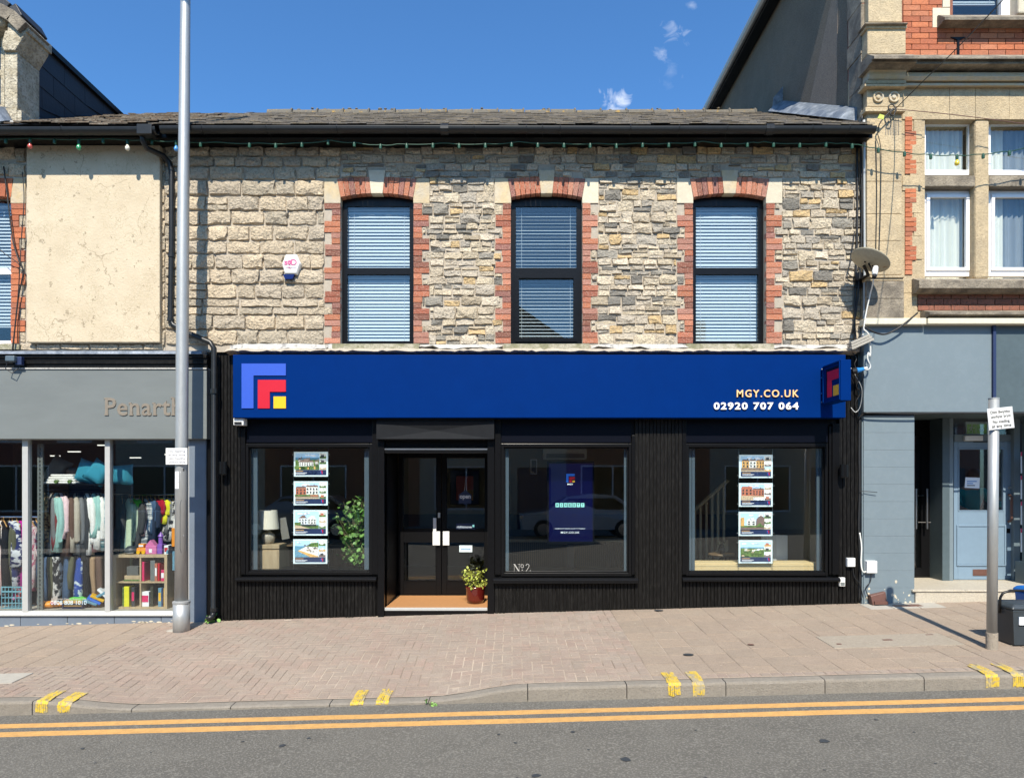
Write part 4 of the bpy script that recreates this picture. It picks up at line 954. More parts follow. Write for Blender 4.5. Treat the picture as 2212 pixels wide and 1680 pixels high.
t_ = small_box('key_safe', 'small pale key safe on the slats below the junction box', 'key safe', 1814, 1826, 1247, 1266, -.06, -.016, 'white_plastic'); MB().box(X(1815.5, -.06), X(1824.5, -.06), -.064, -.0605, Z(1264, -.06), Z(1257, -.06)).build('door', 'grey_fascia', t_); MB().tube([(X(1817, -.06), -.04, Z(1247, -.06)), (X(1817, -.06), -.04, Z(1243, -.06)), (X(1823, -.06), -.04, Z(1243, -.06)), (X(1823, -.06), -.04, Z(1247, -.06))], .005, 6).build('shackle', 'black_metal', t_)
t_ = thing('cable_cover', 'battered brown plastic cable cover leaning at the foot of the blue wall', 'cable cover', (X(1887, -.1), -.1, pav(X(1887), .1)))
zb = pav(X(1887), .1); mb = MB().hexa([(X(1872), -.17, zb), (X(1904), -.15, zb + .04), (X(1906), -.06, zb + .04), (X(1872), -.06, zb), (X(1868), -.15, zb + .13), (X(1902), -.13, zb + .18), (X(1904), -.06, zb + .18), (X(1868), -.06, zb + .13)]); mb.build('shell', 'brown_plastic', t_, bevel=.012)
mb = MB().box(X(1874), X(1902), -.19, -.171, zb + .02, zb + .06); mb.build('flange', 'brown_plastic', t_)
# ------------------------------------------------------------------ inside the agent's
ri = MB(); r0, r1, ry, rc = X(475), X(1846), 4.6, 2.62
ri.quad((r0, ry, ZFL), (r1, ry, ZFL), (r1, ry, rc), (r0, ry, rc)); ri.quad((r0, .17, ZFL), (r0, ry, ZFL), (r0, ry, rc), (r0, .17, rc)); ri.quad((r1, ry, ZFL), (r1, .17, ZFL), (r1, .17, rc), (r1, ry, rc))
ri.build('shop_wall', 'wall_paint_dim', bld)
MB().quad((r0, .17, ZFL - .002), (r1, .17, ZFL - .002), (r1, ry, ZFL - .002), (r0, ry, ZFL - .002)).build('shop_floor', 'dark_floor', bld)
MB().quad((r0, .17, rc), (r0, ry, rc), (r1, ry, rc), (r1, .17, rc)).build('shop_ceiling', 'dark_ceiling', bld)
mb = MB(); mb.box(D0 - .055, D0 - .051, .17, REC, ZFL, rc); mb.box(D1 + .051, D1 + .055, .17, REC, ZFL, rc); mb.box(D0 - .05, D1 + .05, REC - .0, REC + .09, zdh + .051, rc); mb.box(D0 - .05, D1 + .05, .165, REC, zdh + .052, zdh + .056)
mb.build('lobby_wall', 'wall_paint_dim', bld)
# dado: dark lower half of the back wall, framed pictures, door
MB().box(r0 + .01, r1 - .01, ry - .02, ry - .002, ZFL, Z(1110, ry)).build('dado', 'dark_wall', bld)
def simple_frame(name, lab, cat, va, vb, vt, vbm, y, mt, inner, th=.03, group=None, bw=.03):
    t_ = thing(name, lab, cat, (X((va + vb) / 2, y), y, Z(vbm, y)), group)
    frame_mb(X(va, y), X(vb, y), Z(vbm, y), Z(vt, y), y - th, y, bw).build('frame', mt, t_)
    MB().box(X(va, y) + bw, X(vb, y) - bw, y - th * .6, y - th * .3, Z(vbm, y) + bw, Z(vt, y) - bw).build('picture', inner, t_)
    return t_
simple_frame('framed_picture', 'tall dark framed picture on the back wall behind the table lamp', 'picture', 580, 622, 1000, 1092, 4.5, 'black_metal', 'dark_ceiling', bw=.06)
t_ = simple_frame('wall_poster', 'red and orange framed print seen through the right door leaf', 'picture', 972, 1036, 1015, 1090, 4.5, 'dark_wall', 'print_navy', bw=.02)
MB().box(X(985, 4.4), X(1022, 4.4), 4.44, 4.465, Z(1080, 4.4), Z(1028, 4.4)).build('red_field', 'bulb_red', t_); MB().box(X(1006, 4.4), X(1022, 4.4), 4.43, 4.4395, Z(1080, 4.4), Z(1058, 4.4)).build('orange_field', 'wood_hanger', t_)
simple_frame('wall_notice', 'pale sheet pinned on the wall in the middle window', 'notice', 1146, 1160, 992, 1024, 3.0, 'paper', 'dark_ceiling', bw=.015)
ac = thing('air_conditioner', 'white wall air conditioner high in the middle window', 'air conditioner', (X(1220, 3.2), 3.2, Z(992, 3.2)))
MB().box(X(1173, 3.2), X(1268, 3.2), 3.2, 3.4, Z(992, 3.2), Z(968, 3.2)).build('body', 'white_plastic', ac, bevel=.03); mb = MB()
for q in range(5): mb.box(X(1180, 3.2), X(1262, 3.2), 3.185, 3.198, Z(989 - q * 2, 3.2), Z(988.2 - q * 2, 3.2))
mb.build('grille', 'dark_wall', ac)
# screen
ty = .42
tv = thing('display_screen', 'upright dark blue display screen standing in the middle window', 'screen', (X(1233, ty), ty, Z(1174, ty)))
MB().box(X(1182, ty), X(1284, ty), ty, ty + .06, Z(1174, ty), Z(996, ty)).build('casing', 'black_metal', tv, bevel=.004)
MB().box(X(1186, ty), X(1280, ty), ty - .003, ty - .0005, Z(1169, ty), Z(1001, ty)).build('screen', 'screen_navy', tv)
sc_ = MB(); s0 = ty - .005; xa, xb, za, zb = X(1223, ty), X(1241.5, ty), Z(1041, ty), Z(1023, ty); s = (xb - xa) / 267
ell(sc_, xa, xb, za, zb, 72 * s, s0, s0 + .0015); sc_.build('logo_arm', 'screen_blue', tv)
sc_ = MB(); ell(sc_, xa + 98 * s, xb, za, zb - 98 * s, 72 * s, s0, s0 + .0015); sc_.build('logo_arm', 'screen_red', tv); MB().box(xa + 193 * s, xb, s0, s0 + .0015, za, zb - 198 * s).build('logo_square', 'logo_yellow', tv)
text('MGY', X(1225.5, ty), X(1238, ty), Z(1047, ty), .020, s0, 'screen_white', tv, bold=.03)
for q, ch in enumerate('HONESTY'):
    xa = X(1200 + q * 9.15, ty); xb = xa + .047
    b_ = MB().box(xa, xb, s0, s0 + .0015, Z(1095, ty), Z(1086, ty)).build('letter_tile', 'screen_mint', tv)
    text(ch, xa + .013, xb - .013, Z(1093, ty), .035, s0 - .001, 'screen_navy', b_, extrude=.0005, bold=.04)
text('THE IMPORTANT BUILDING BLOCKS TO OWNERSHIP', X(1198, ty), X(1264, ty), Z(1142, ty), .010, s0, 'screen_white', tv, bold=.02)
text('MGY.CO.UK', X(1211.5, ty), X(1251.5, ty), Z(1151.5, ty), .026, s0, 'screen_white', tv, bold=.012, spacing=1.2)
MB().box(X(1226, ty), X(1240, ty), ty + .02, ty + .05, ZFL, Z(1174, ty) - .001).build('stand', 'black_metal', tv)
# No.2 on the glass
gy = .046
gm = text('N', X(1108.5, gy), X(1120, gy), Z(1234, gy), .098, gy, None); no = thing('door_number', 'cream number No 2 lettered low on the middle window glass', 'lettering', (X(1127, gy), gy, Z(1236, gy)))
mb = MB(); T = .003
def stroke(mb, pts, w_, y=gy):
    for (a, b_) in zip(pts, pts[1:]):
        d = Vector((b_[0] - a[0], b_[1] - a[1])); 
        if d.length < 1e-6: continue
        n_ = Vector((-d.y, d.x)).normalized() * w_ / 2; mb.prism([(a[0] - n_.x, a[1] - n_.y), (b_[0] - n_.x, b_[1] - n_.y), (b_[0] + n_.x, b_[1] + n_.y), (a[0] + n_.x, a[1] + n_.y)], y - .002, y)
zz = lambda v: Z(v, gy); xx = lambda v: X(v, gy)
stroke(mb, [(xx(1111), zz(1234)), (xx(1111), zz(1218))], .003); stroke(mb, [(xx(1121.5), zz(1234)), (xx(1121.5), zz(1218))], .003); stroke(mb, [(xx(1111), zz(1218)), (xx(1121.5), zz(1234))], .013, gy - .002)
for a in (1111, 1121.5): stroke(mb, [(xx(a - 2.8), zz(1218 if a > 1112 else 1234)), (xx(a + 2.8), zz(1218 if a > 1112 else 1234))], .004)
stroke(mb, [(xx(1108.5), zz(1218)), (xx(1113), zz(1218))], .003); mb.build('letter', 'glass_print', no)
mb = MB(); stroke(mb, [(xx(1128) + .018 * math.cos(a), zz(1222) + .022 * math.sin(a)) for a in (i * math.pi / 6 for i in range(13))], .006); stroke(mb, [(xx(1127), zz(1230.5)), (xx(1129.5), zz(1230.5))], .010); mb.build('letter', 'glass_print', no)
mb = MB(); stroke(mb, [(xx(1136), zz(1221)), (xx(1137.5), zz(1218.2)), (xx(1140.5), zz(1217.6)), (xx(1143), zz(1220)), (xx(1142.5), zz(1224)), (xx(1136), zz(1233.4)), (xx(1145), zz(1233.4)), (xx(1145.6), zz(1230.5))], .006); mb.build('letter', 'glass_print', no)
# desk behind
dk = thing('reception_desk', 'long desk with a reeded wooden front seen low in the middle window', 'desk', (X(1215, 2.4), 2.5, ZFL)); yd = 2.4
MB().box(X(1070, yd), X(1345, yd), yd - .03, yd + .6, Z(1170, yd), Z(1164, yd)).build('worktop', 'oak', dk)
mb = MB(); xq = X(1072, yd)
while xq < X(1343, yd): mb.box(xq, xq + .024, yd, yd + .03, ZFL, Z(1171, yd)); xq += .034
mb.build('reeded_front', 'reeded_wood', dk, kind='stuff')
dk2 = thing('sideboard', 'low reeded sideboard behind the leafy plant in the left window', 'sideboard', (X(757, 2.2), 2.4, ZFL))
MB().box(X(708, 2.2), X(798, 2.2), 2.18, 2.6, Z(1182, 2.2), Z(1175, 2.2)).build('top', 'reeded_wood', dk2); mb = MB(); xq = X(710, 2.2)
while xq < X(796, 2.2): mb.box(xq, xq + .022, 2.2, 2.23, ZFL, Z(1183, 2.2)); xq += .032
mb.build('reeded_front', 'reeded_wood', dk2, kind='stuff')
# cabinet + lamp + leaning sheet + plant
yc = .30
cb_ = thing('oak_cabinet', 'pale oak cabinet under the table lamp in the left window', 'cabinet', (X(582, yc), yc + .2, ZFL))
MB().box(X(561, yc), X(603, yc), yc, yc + .45, ZFL, Z(1185, yc)).build('carcass', 'oak', cb_, bevel=.003); MB().box(X(559, yc), X(604, yc), yc - .015, yc + .47, Z(1184.8, yc), Z(1176, yc)).build('top', 'oak', cb_, bevel=.003)
MB().box(X(563, yc), X(601, yc), yc - .012, yc - .0005, ZFL + .05, Z(1189, yc)).build('door', 'oak', cb_)
yl = .47; xl2 = X(579, yl); zt_ = Z(1176, yc)
lp = thing('table_lamp', 'table lamp with a cream drum shade and mottled ceramic base', 'lamp', (xl2, yl, zt_))
h_ = Z(1145, yl) - zt_
MB().lathe([(.06, zt_), (.075, zt_ + .01), (.098, zt_ + h_ * .45), (.085, zt_ + h_ * .7), (.03, zt_ + h_ * .92), (.022, zt_ + h_)], xl2, yl, 20).build('base', 'ceramic', lp, smooth=True)
z0, z1 = Z(1142, yl), Z(1102, yl); mb = MB(); n_ = 24
for k in range(n_):
    a, b_ = 2 * math.pi * k / n_, 2 * math.pi * (k + 1) / n_
    mb.quad((xl2 + .150 * math.cos(a), yl + .15 * math.sin(a), z0), (xl2 + .15 * math.cos(b_), yl + .15 * math.sin(b_), z0), (xl2 + .125 * math.cos(b_), yl + .125 * math.sin(b_), z1), (xl2 + .125 * math.cos(a), yl + .125 * math.sin(a), z1))
mb.build('lamp_shade', 'lampshade', lp, smooth=True)
MB().tube([(xl2, yl, zt_ + h_), (xl2, yl, z1 - .03)], .008, 6).build('stem', 'steel', lp)
ns = thing('framed_notice', 'dark framed notice leaning beside the table lamp', 'notice', (X(616, .6), .6, zt_)); MB().hexa([(X(611, .55), .52, Z(1165, .55)), (X(627, .55), .52, Z(1162, .55)), (X(627, .55), .54, Z(1162, .55)), (X(611, .55), .54, Z(1165, .55)), (X(602, .6), .60, Z(1120, .55)), (X(617, .6), .60, Z(1117, .55)), (X(617, .6), .62, Z(1117, .55)), (X(602, .6), .62, Z(1120, .55))]).build('panel', 'dark_ceiling', ns); MB().box(X(600, .7), X(640, .7), .6, .9, zt_ - .05, zt_ - .002).build('shelf', 'reeded_wood', ns)
def leafy(name, lab, x, y, z, h, wid, nl, size, mt, seed, stemr=.012, crown0=.35, flat=.5, cat='plant', parts=True):
    rr = random.Random(seed); t_ = thing(name, lab, cat, (x, y, z))
    mb = MB(); tips = []
    mb.tube([(x, y, z), (x + .01, y, z + h * .3), (x - .01, y + .01, z + h * .55)], [stemr, stemr * .8, stemr * .6], 6)
    for k in range(int(nl / 7)):
        a = rr.uniform(0, 6.28); hh = rr.uniform(crown0, 1) * h; rad = wid * math.sqrt(rr.random()) * (1 - .35 * abs((hh / h - crown0) / (1 - crown0) - .45))
        b0 = (x + rr.uniform(-.01, .01), y, z + hh * rr.uniform(.5, .75)); b1 = (x + rad * math.cos(a), y + rad * math.sin(a) * flat, z + hh)
        mb.tube([b0, ((b0[0] + b1[0]) / 2, (b0[1] + b1[1]) / 2, (b0[2] + b1[2]) / 2 + .02), b1], [stemr * .4, stemr * .25, stemr * .15], 4); tips.append((b0, b1))
    mb.build('stem', 'stem', t_)
    lf = MB()
    for k in range(nl):
        b0, b1 = tips[rr.randrange(len(tips))]; f = rr.uniform(.45, 1.1)
        c = Vector((lerp(b0[0], b1[0], f) + rr.gauss(0, size * .8), lerp(b0[1], b1[1], f) + rr.gauss(0, size * .8), lerp(b0[2], b1[2], f) + rr.gauss(0, size * .8)))
        s_ = size * rr.uniform(.55, 1.15); m_ = Matrix.Rotation(rr.uniform(0, 6.28), 4, 'Z') @ Matrix.Rotation(rr.uniform(.3, 1.35), 4, 'X')
        ring = [(0, -1, 0), (.62, -.6, .12), (.85, 0, .16), (.6, .6, .1), (0, .95, -.05), (-.6, .6, .1), (-.85, 0, .16), (-.62, -.6, .12)]
        vs = [c + (m_ @ Vector(p)) * s_ for p in ring] + [c]
        lf.add(vs, [(8, q, (q + 1) % 8) for q in range(8)])
    lf.build('leaves', mt, t_, kind='stuff')
    return t_
leafy('potted_plant', 'tall leafy green plant at the right of the left window', X(772, .5), .5, ZFL, Z(1078, .5) - ZFL, .33, 560, .042, 'leaf_green', 21, .016, .44, .5)
# poster columns: light-pocket displays, so their prints are lit from behind
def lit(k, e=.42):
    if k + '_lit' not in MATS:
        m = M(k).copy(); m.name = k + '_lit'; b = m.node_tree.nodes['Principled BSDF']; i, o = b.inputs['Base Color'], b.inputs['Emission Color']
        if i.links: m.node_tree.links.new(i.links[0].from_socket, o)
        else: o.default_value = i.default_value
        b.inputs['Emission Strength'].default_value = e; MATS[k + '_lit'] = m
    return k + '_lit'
def poster(va, vb, vt, vbm, style, lab, y=.17):
    x0, x1, z0, z1 = X(va, y), X(vb, y), Z(vbm, y), Z(vt, y)
    t_ = thing('window_poster', lab, 'poster', ((x0 + x1) / 2, y, z0), 'house posters hanging in the shop windows')
    frame_mb(x0, x1, z0, z1, y - .006, y + .006, .012).build('holder', 'clear_acrylic', t_)
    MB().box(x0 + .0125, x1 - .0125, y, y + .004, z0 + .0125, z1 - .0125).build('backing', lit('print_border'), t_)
    ux, uz = lambda u: lerp(x0 + .035, x1 - .035, u), lambda v: lerp(z0 + .032, z1 - .032, v)
    keys = ['print_navy', 'print_sky', 'print_cloud', 'print_white', 'print_brick', 'print_ochre', 'print_roof', 'print_green', 'print_sand', 'print_sea', 'print_dark', 'logo_red', 'paper', 'print_pink', 'screen_blue']
    K = {k: i for i, k in enumerate(keys)}; mb = MB(); lay = [y - .0006]
    def poly(pts, k): mb.prism([(ux(u), uz(v)) for u, v in pts], lay[0] - .0006, lay[0], K[k]); lay[0] -= .0007
    def rect(a, b_, c, d, k): poly([(a, c), (b_, c), (b_, d), (a, d)], k)
    rr = random.Random(hash(lab) % 1000 if False else sum(map(ord, lab)))
    rect(0, .775, .245, 1, 'print_sky'); rect(0, 1, 0, .235, 'print_navy')
    for q in range(3):
        a = .245 + q * .255; k1, k2 = rr.choice((('print_white', 'print_sand'), ('print_sky', 'print_ochre'), ('print_white', 'print_green'), ('print_cloud', 'print_roof')))
        rect(.785, 1, a, a + .245, k1); rect(.785, 1, a, a + .10, k2); rect(.83, .93, a + .06, a + .17, rr.choice(('print_white', 'print_brick', 'print_dark')))
    for _ in range(3): u = rr.uniform(.05, .6); rect(u, u + .14, rr.uniform(.84, .9), rr.uniform(.92, .96), 'print_cloud')
    def house(u0, u1, v0, v1, wallm, roofm, nb=3, gable=False):
        rect(u0, u1, v0, v1, wallm)
        if gable: poly([(u0 - .01, v1), (u1 + .01, v1), ((u0 + u1) / 2, v1 + .14)], roofm)
        else: poly([(u0 - .01, v1), (u1 + .01, v1), (u1 - .03, v1 + .08), (u0 + .03, v1 + .08)], roofm)
        for k in range(nb):
            c = lerp(u0, u1, (k + .5) / nb); wq = (u1 - u0) / nb * .22
            rect(c - wq, c + wq, lerp(v0, v1, .60), lerp(v0, v1, .85), 'print_dark'); rect(c - wq, c + wq, lerp(v0, v1, .12 if k == nb // 2 else .2), lerp(v0, v1, .45), 'print_dark')
        rect((u0 + u1) / 2 + .05, (u0 + u1) / 2 + .08, v1 + .05, v1 + .13, roofm)
    if style == 0:
        rect(0, .775, .70, .80, 'print_sea'); rect(0, .775, .245, .70, 'print_green'); 
        for k in range(9): u = rr.uniform(.03, .66); v = rr.uniform(.42, .62); house(u, u + .1, v, v + .08, 'print_white', 'print_roof', 2)
        house(.15, .62, .40, .58, 'print_white', 'print_roof', 6)
        for k in range(8): u = rr.uniform(.0, .7); rect(u, u + .05, .26, rr.uniform(.32, .44), 'print_ochre' if k % 3 == 0 else 'print_green')
    elif style == 1: rect(0, .775, .245, .42, 'print_sand'); house(.02, .36, .42, .74, 'print_brick', 'print_roof', 3); house(.36, .76, .42, .80, 'print_white', 'print_roof', 4); rect(0, .775, .36, .44, 'print_green'); rect(.5, .76, .36, .42, 'print_brick')
    elif style == 2: rect(0, .775, .245, .40, 'print_green'); house(.12, .40, .42, .70, 'print_cloud', 'print_roof', 3, True); house(.42, .70, .42, .68, 'print_white', 'print_cloud', 3, True); rect(0, .2, .38, .52, 'print_green'); rect(.22, .7, .36, .43, 'print_dark'); poly([(0, .245), (.5, .245), (.2, .36), (0, .4)], 'print_sand')
    elif style == 3: 
        rect(0, .775, .245, .75, 'print_sea'); poly([(.12, .55), (.775, .245), (.775, .88), (.5, .84), (.3, .68)], 'print_white'); poly([(.1, .52), (.14, .56), (.775, .28), (.775, .245), (.5, .245)], 'print_ochre'); poly([(.35, .74), (.775, .70), (.775, .92), (.55, .9)], 'print_green')
        for k in range(14): u = rr.uniform(.3, .7); v = lerp(.60, .36, (u - .25) / .5) + rr.uniform(0, .25); rect(u, u + .06, v, v + .04, rr.choice(('print_roof', 'print_dark', 'print_sand', 'print_roof')))
    elif style == 4: rect(0, .775, .245, .40, 'print_sand'); house(.03, .27, .40, .76, 'print_ochre', 'print_roof', 2); house(.27, .5, .40, .76, 'print_white', 'print_roof', 2); house(.5, .76, .40, .76, 'print_ochre', 'print_roof', 3); rect(0, .775, .36, .42, 'print_roof')
    elif style == 5: rect(0, .775, .245, .46, 'print_sand'); house(.02, .38, .46, .82, 'print_brick', 'print_brick', 3); house(.38, .76, .46, .74, 'print_brick', 'print_roof', 4); rect(.4, .775, .245, .38, 'print_cloud')
    elif style == 6: rect(0, .775, .245, .42, 'print_green'); house(.2, .5, .42, .66, 'print_white', 'print_cloud', 2, True); rect(0, .12, .4, .8, 'print_ochre'); poly([(.5, .42), (.78, .42), (.775, .8), (.66, .9), (.52, .74)], 'print_roof'); rect(0, .775, .25, .34, 'print_roof'); poly([(.5, .38), (.72, .38), (.64, .56)], 'print_green')
    else:
        rect(0, .775, .245, .66, 'print_green'); rect(0, .775, .66, .72, 'print_sea')
        for k in range(12): u = rr.uniform(.1, .66); v = rr.uniform(.5, .62); rect(u, u + .09, v, v + .045, rr.choice(('print_white', 'print_cloud', 'print_white', 'print_sand')))
        for k in range(10): u = rr.uniform(0, .68); v = rr.uniform(.25, .45); rect(u, u + .09, v, v + .07, rr.choice(('print_green', 'leaf' if False else 'print_green', 'print_sand')))
    rect(.03, .30, .16, .185, 'print_ochre'); rect(.03, .42, .09, .11, 'paper'); rect(.03, .36, .05, .066, 'paper')
    rect(.86, .93, .13, .19, 'logo_red'); rect(.86, .88, .05, .19, 'screen_blue'); rect(.90, .93, .06, .11, 'print_pink')
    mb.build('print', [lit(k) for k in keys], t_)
    m2 = MB()
    for f in (.14, .86):
        for s in (x0, x1): m2.tube([(s - .012, y, lerp(z0, z1, f)), (s + .012, y, lerp(z0, z1, f))], .006, 6)
    m2.build('clip', 'steel', t_)
    return t_
PL = ((633, 710.5, 973.5, 1031), (632.5, 710, 1037, 1093), (632, 709.5, 1099, 1158), (631.5, 709, 1162, 1219))
LA = ('poster of pale houses above a wide bay, topmost in the left window', 'poster of a brick and white house pair, second in the left window', 'poster of two white gabled houses, third in the left window', 'poster of a curved seafront from the air, lowest in the left window')
for q in range(4): poster(*PL[q], q, LA[q])
PR = ((1594.5, 1671, 980, 1034), (1594, 1671, 1041, 1096), (1593.5, 1670.5, 1103, 1159), (1593.5, 1670.5, 1164, 1218))
LB = ('poster of an ochre and white terrace, topmost in the right window', 'poster of a long red brick house, second in the right window', 'poster of a white bungalow behind a tree, third in the right window', 'poster of green fields and a village, lowest in the right window')
for q in range(4): poster(*PR[q], q + 4, LB[q])
for va, vb, lab in ((634, 709, 'pair of thin steel display wires in the left window'), (1596, 1669, 'pair of thin steel display wires in the right window')):
    t_ = thing('display_wires', lab, 'wires', (X((va + vb) / 2, .18), .18, Z(1238)))
    for v in (va, vb): MB().tube([(X(v, .18), .185, Z(1238)), (X(v, .18), .185, Z(962))], .0022, 5).build('wire', 'steel', t_)
# right window: boards, balustrade, small table, chair
bs = thing('board_stack', 'stack of pale wooden boards lying on the sill of the right window', 'boards', (X(1635, .3), .3, Z(1238, .2)))
zb = Z(1241, .16)
for q, (a, b_, h0, h1, y0) in enumerate(((1493, 1770, 0, .052, .17), (1499, 1765, .054, .078, .22), (1499, 1766, .080, .104, .225), (1498, 1764, .106, .130, .22), (1499, 1765, .132, .155, .23))):
    MB().box(X(a, y0), X(b_, y0), y0, y0 + .28, zb + h0, zb + h1).build('board', 'pale_ply', bs, bevel=.002)
bal = thing('stair_balustrade', 'pale wooden stair balustrade rising in the right window', 'balustrade', (X(1530, 1.7), 1.7, ZFL)); yb = 1.7
P0, P1 = (X(1497, yb), Z(1104, yb)), (X(1572, yb), Z(1037, yb))
MB().tube([(P0[0], yb, P0[1]), (P1[0], yb, P1[1])], .032, 8).build('handrail', 'balustrade_wood', bal)
for q in range(6):
    f = (q + .3) / 6; x = lerp(P0[0], P1[0], f); z = lerp(P0[1], P1[1], f); MB().box(x - .018, x + .018, yb - .015, yb + .015, z - .95, z - .03).build('baluster', 'balustrade_wood', bal)
MB().hexa([(P0[0], yb - .02, P0[1] - 1.1), (P1[0], yb - .02, P1[1] - 1.1), (P1[0], yb + .02, P1[1] - 1.1), (P0[0], yb + .02, P0[1] - 1.1), (P0[0], yb - .02, P0[1] - .94), (P1[0], yb - .02, P1[1] - .94), (P1[0], yb + .02, P1[1] - .94), (P0[0], yb + .02, P0[1] - .94)]).build('string', 'balustrade_wood', bal)
tb_ = thing('side_table', 'small round dark table holding a pot in the right window', 'table', (X(1559, 1.2), 1.2, ZFL)); xt, ztb = X(1559, 1.2), Z(1195, 1.2)
MB().lathe([(.0, ztb - .03), (.19, ztb - .03), (.2, ztb - .015), (.19, ztb), (0, ztb)], xt, 1.2, 24).build('top', 'reeded_wood', tb_)
for a in (.5, 2.6, 4.7): MB().tube([(xt + .12 * math.cos(a), 1.2 + .12 * math.sin(a), ztb - .03), (xt + .17 * math.cos(a), 1.2 + .17 * math.sin(a), ZFL)], .012, 6).build('leg', 'reeded_wood', tb_)
pt = thing('small_pot', 'dark round pot on the small side table', 'pot', (xt, 1.2, ztb)); MB().lathe([(.03, ztb + .001), (.055, ztb + .04), (.05, ztb + .09), (.035, ztb + .10), (.03, ztb + .09)], xt, 1.2, 14).build('body', 'black_plastic', pt, smooth=True); mb = MB(); [mb.ball((xt + R.uniform(-.04, .04), 1.2 + R.uniform(-.03, .03), ztb + .12 + R.uniform(0, .05)), .022, 6) for _ in range(8)]; mb.build('succulent', 'leaf_dark', pt)
chair = thing('white_chair', 'white curved chair back behind the lowest right-window poster', 'chair', (X(1677, 1.5), 1.6, ZFL)); xc = X(1676, 1.4)
MB().loft([[(xc - .2 + .4 * t, 1.45 + .1 * math.sin(t * 3.1), ZFL + .45 + hh) for t in (0, .33, .66, 1)] + [(xc - .2 + .4 * t, 1.48 + .1 * math.sin(t * 3.1), ZFL + .45 + hh) for t in (1, .66, .33, 0)] for hh in (0, .2, .4)]).build('backrest', 'white_plastic', chair); MB().box(xc - .22, xc + .22, 1.05, 1.45, ZFL + .42, ZFL + .46).build('seat', 'white_plastic', chair, bevel=.01)
for sx_ in (-.2, .2):
    for sy_ in (1.1, 1.42): MB().tube([(xc + sx_, sy_, ZFL + .42), (xc + sx_ * 1.1, sy_, ZFL)], .012, 6).build('leg', 'black_metal', chair)
# flower pot on the doormat
fx, fy = X(1027, .38), .38
fp = thing('flower_pot', 'glossy oxblood pot of yellow-green plant on the doormat', 'flower pot', (fx, fy, ZFL))
MB().lathe([(.0, ZFL + .001), (.105, ZFL + .001), (.125, ZFL + .06), (.130, ZFL + .18), (.137, ZFL + .215), (.142, ZFL + .225), (.135, ZFL + .235), (.118, ZFL + .225), (.11, ZFL + .19), (0, ZFL + .19)], fx, fy, 24).build('pot', 'oxblood_glaze', fp, smooth=True)
lv = leafy('pot_plant', 'bushy yellow-green plant growing in the oxblood pot', fx - .01, fy, ZFL + .19, .29, .19, 460, .021, 'leaf_yellow', 31, .006, .1, .9)
for c_ in lv.children: pass
lv2 = leafy('pot_plant', 'withered dark foliage at the top of the oxblood pot', fx + .01, fy + .03, ZFL + .25, .27, .10, 50, .020, 'leaf_dark', 33, .005, .4, .9)
# ------------------------------------------------------------------ the charity shop's building on the left
cbd = thing('rendered_building', 'two-storey building with a cream rendered panel above a grey charity shopfront', 'building', (X(100), 0, 0))
LX0 = -9.6; LX1 = XL - .003
WLe = X(24.5)                                   # right edge of the window opening at the picture's edge
panels(LX0, LX1, ZSH - .12, ZTOP + .05, .0005, .40, [(WLe - .96, WLe + .004, ZS - .06, ZA + .06)], MB()).build('wall', 'lime_mortar', cbd)
PX0, PX1, PZ0, PZ1 = X(57, -.09), X(345, -.09), Z(739.5, -.09), ZTOP - .002
MB().box(PX0, PX1, -.09, .0, PZ0, PZ1).build('rendered_panel', 'cream_render', cbd, bevel=.012, label='cream rendered panel with hair cracks and pits')
excl.clear(); rl = random.Random(23); wq = 0
ex2 = []
for k in range(NB):
    lng = (NB - 1 - k) // 2 % 2 == 0
    wd = (X(57) - X(24.5)) if lng else .118; z0 = ZB0 + k * CH
    add_brick(WLe, WLe + wd - .004, z0, z0 + CH, cbd, 'orange_brick')
    if not lng and k % 2 == 0: ex2.append((WLe + wd, X(57) - .004, z0, z0 + 2 * CH))
for (a, b_, c, d) in ex2:
    vs, fs = stone_mesh(a, b_, c, d, .02, rl); MB().add(vs, fs).build('stone', 'coursed_stone', cbd, org=((a + b_) / 2, 0, (c + d) / 2))
MB().prism([(WLe, ZB1), (X(57) - .004, ZB1), (X(57) - .004, Z(386)), (WLe + .04, Z(386)), (WLe, Z(426))][::1], -.016, .098).build('springer_block', 'bath_stone', cbd, bevel=.004)
for k in range(5):
    a, b_ = WLe + .03 - k * .085, WLe + .03 - (k + 1) * .085
    MB().prism([(b_ + .004 - .01, Z(426 - k * 1.2)), (a - .004 - .015, Z(427 - k * 1.2)), (a - .004, Z(386.5 - k * .6)), (b_ + .004, Z(386 - k * .6))], -.016, .098).build('arch_brick', 'orange_brick', cbd, org=(a, 0, Z(420)))
for (va, vb, vt, vbm) in ((-60, -8, 318, 350), (-8, 34, 318, 345), (34, 57, 318, 352), (-40, 20, 350, 382), (20, 57, 353, 384), (-20, 32, 742, 757), (32, 80, 743, 757), (80, 133, 743, 757), (133, 196, 744, 757), (196, 258, 743, 757), (258, 312, 744, 757), (312, 356, 743, 757)):
    vs, fs = stone_mesh(X(va), X(vb), Z(vbm), Z(vt), .035, rl); MB().add(vs, fs).build('stone', 'coursed_stone', cbd, org=(X((va + vb) / 2), 0, Z(vt)))
for va, vb in ((346, 358),):
    for k in range(12):
        z1, z0 = Z(340 + k * 34), Z(340 + (k + 1) * 34); vs, fs = stone_mesh(X(va) + .004, X(vb), z0, z1, .03, rl); MB().add(vs, fs).build('stone', 'coursed_stone', cbd, org=(X(va), 0, z0))
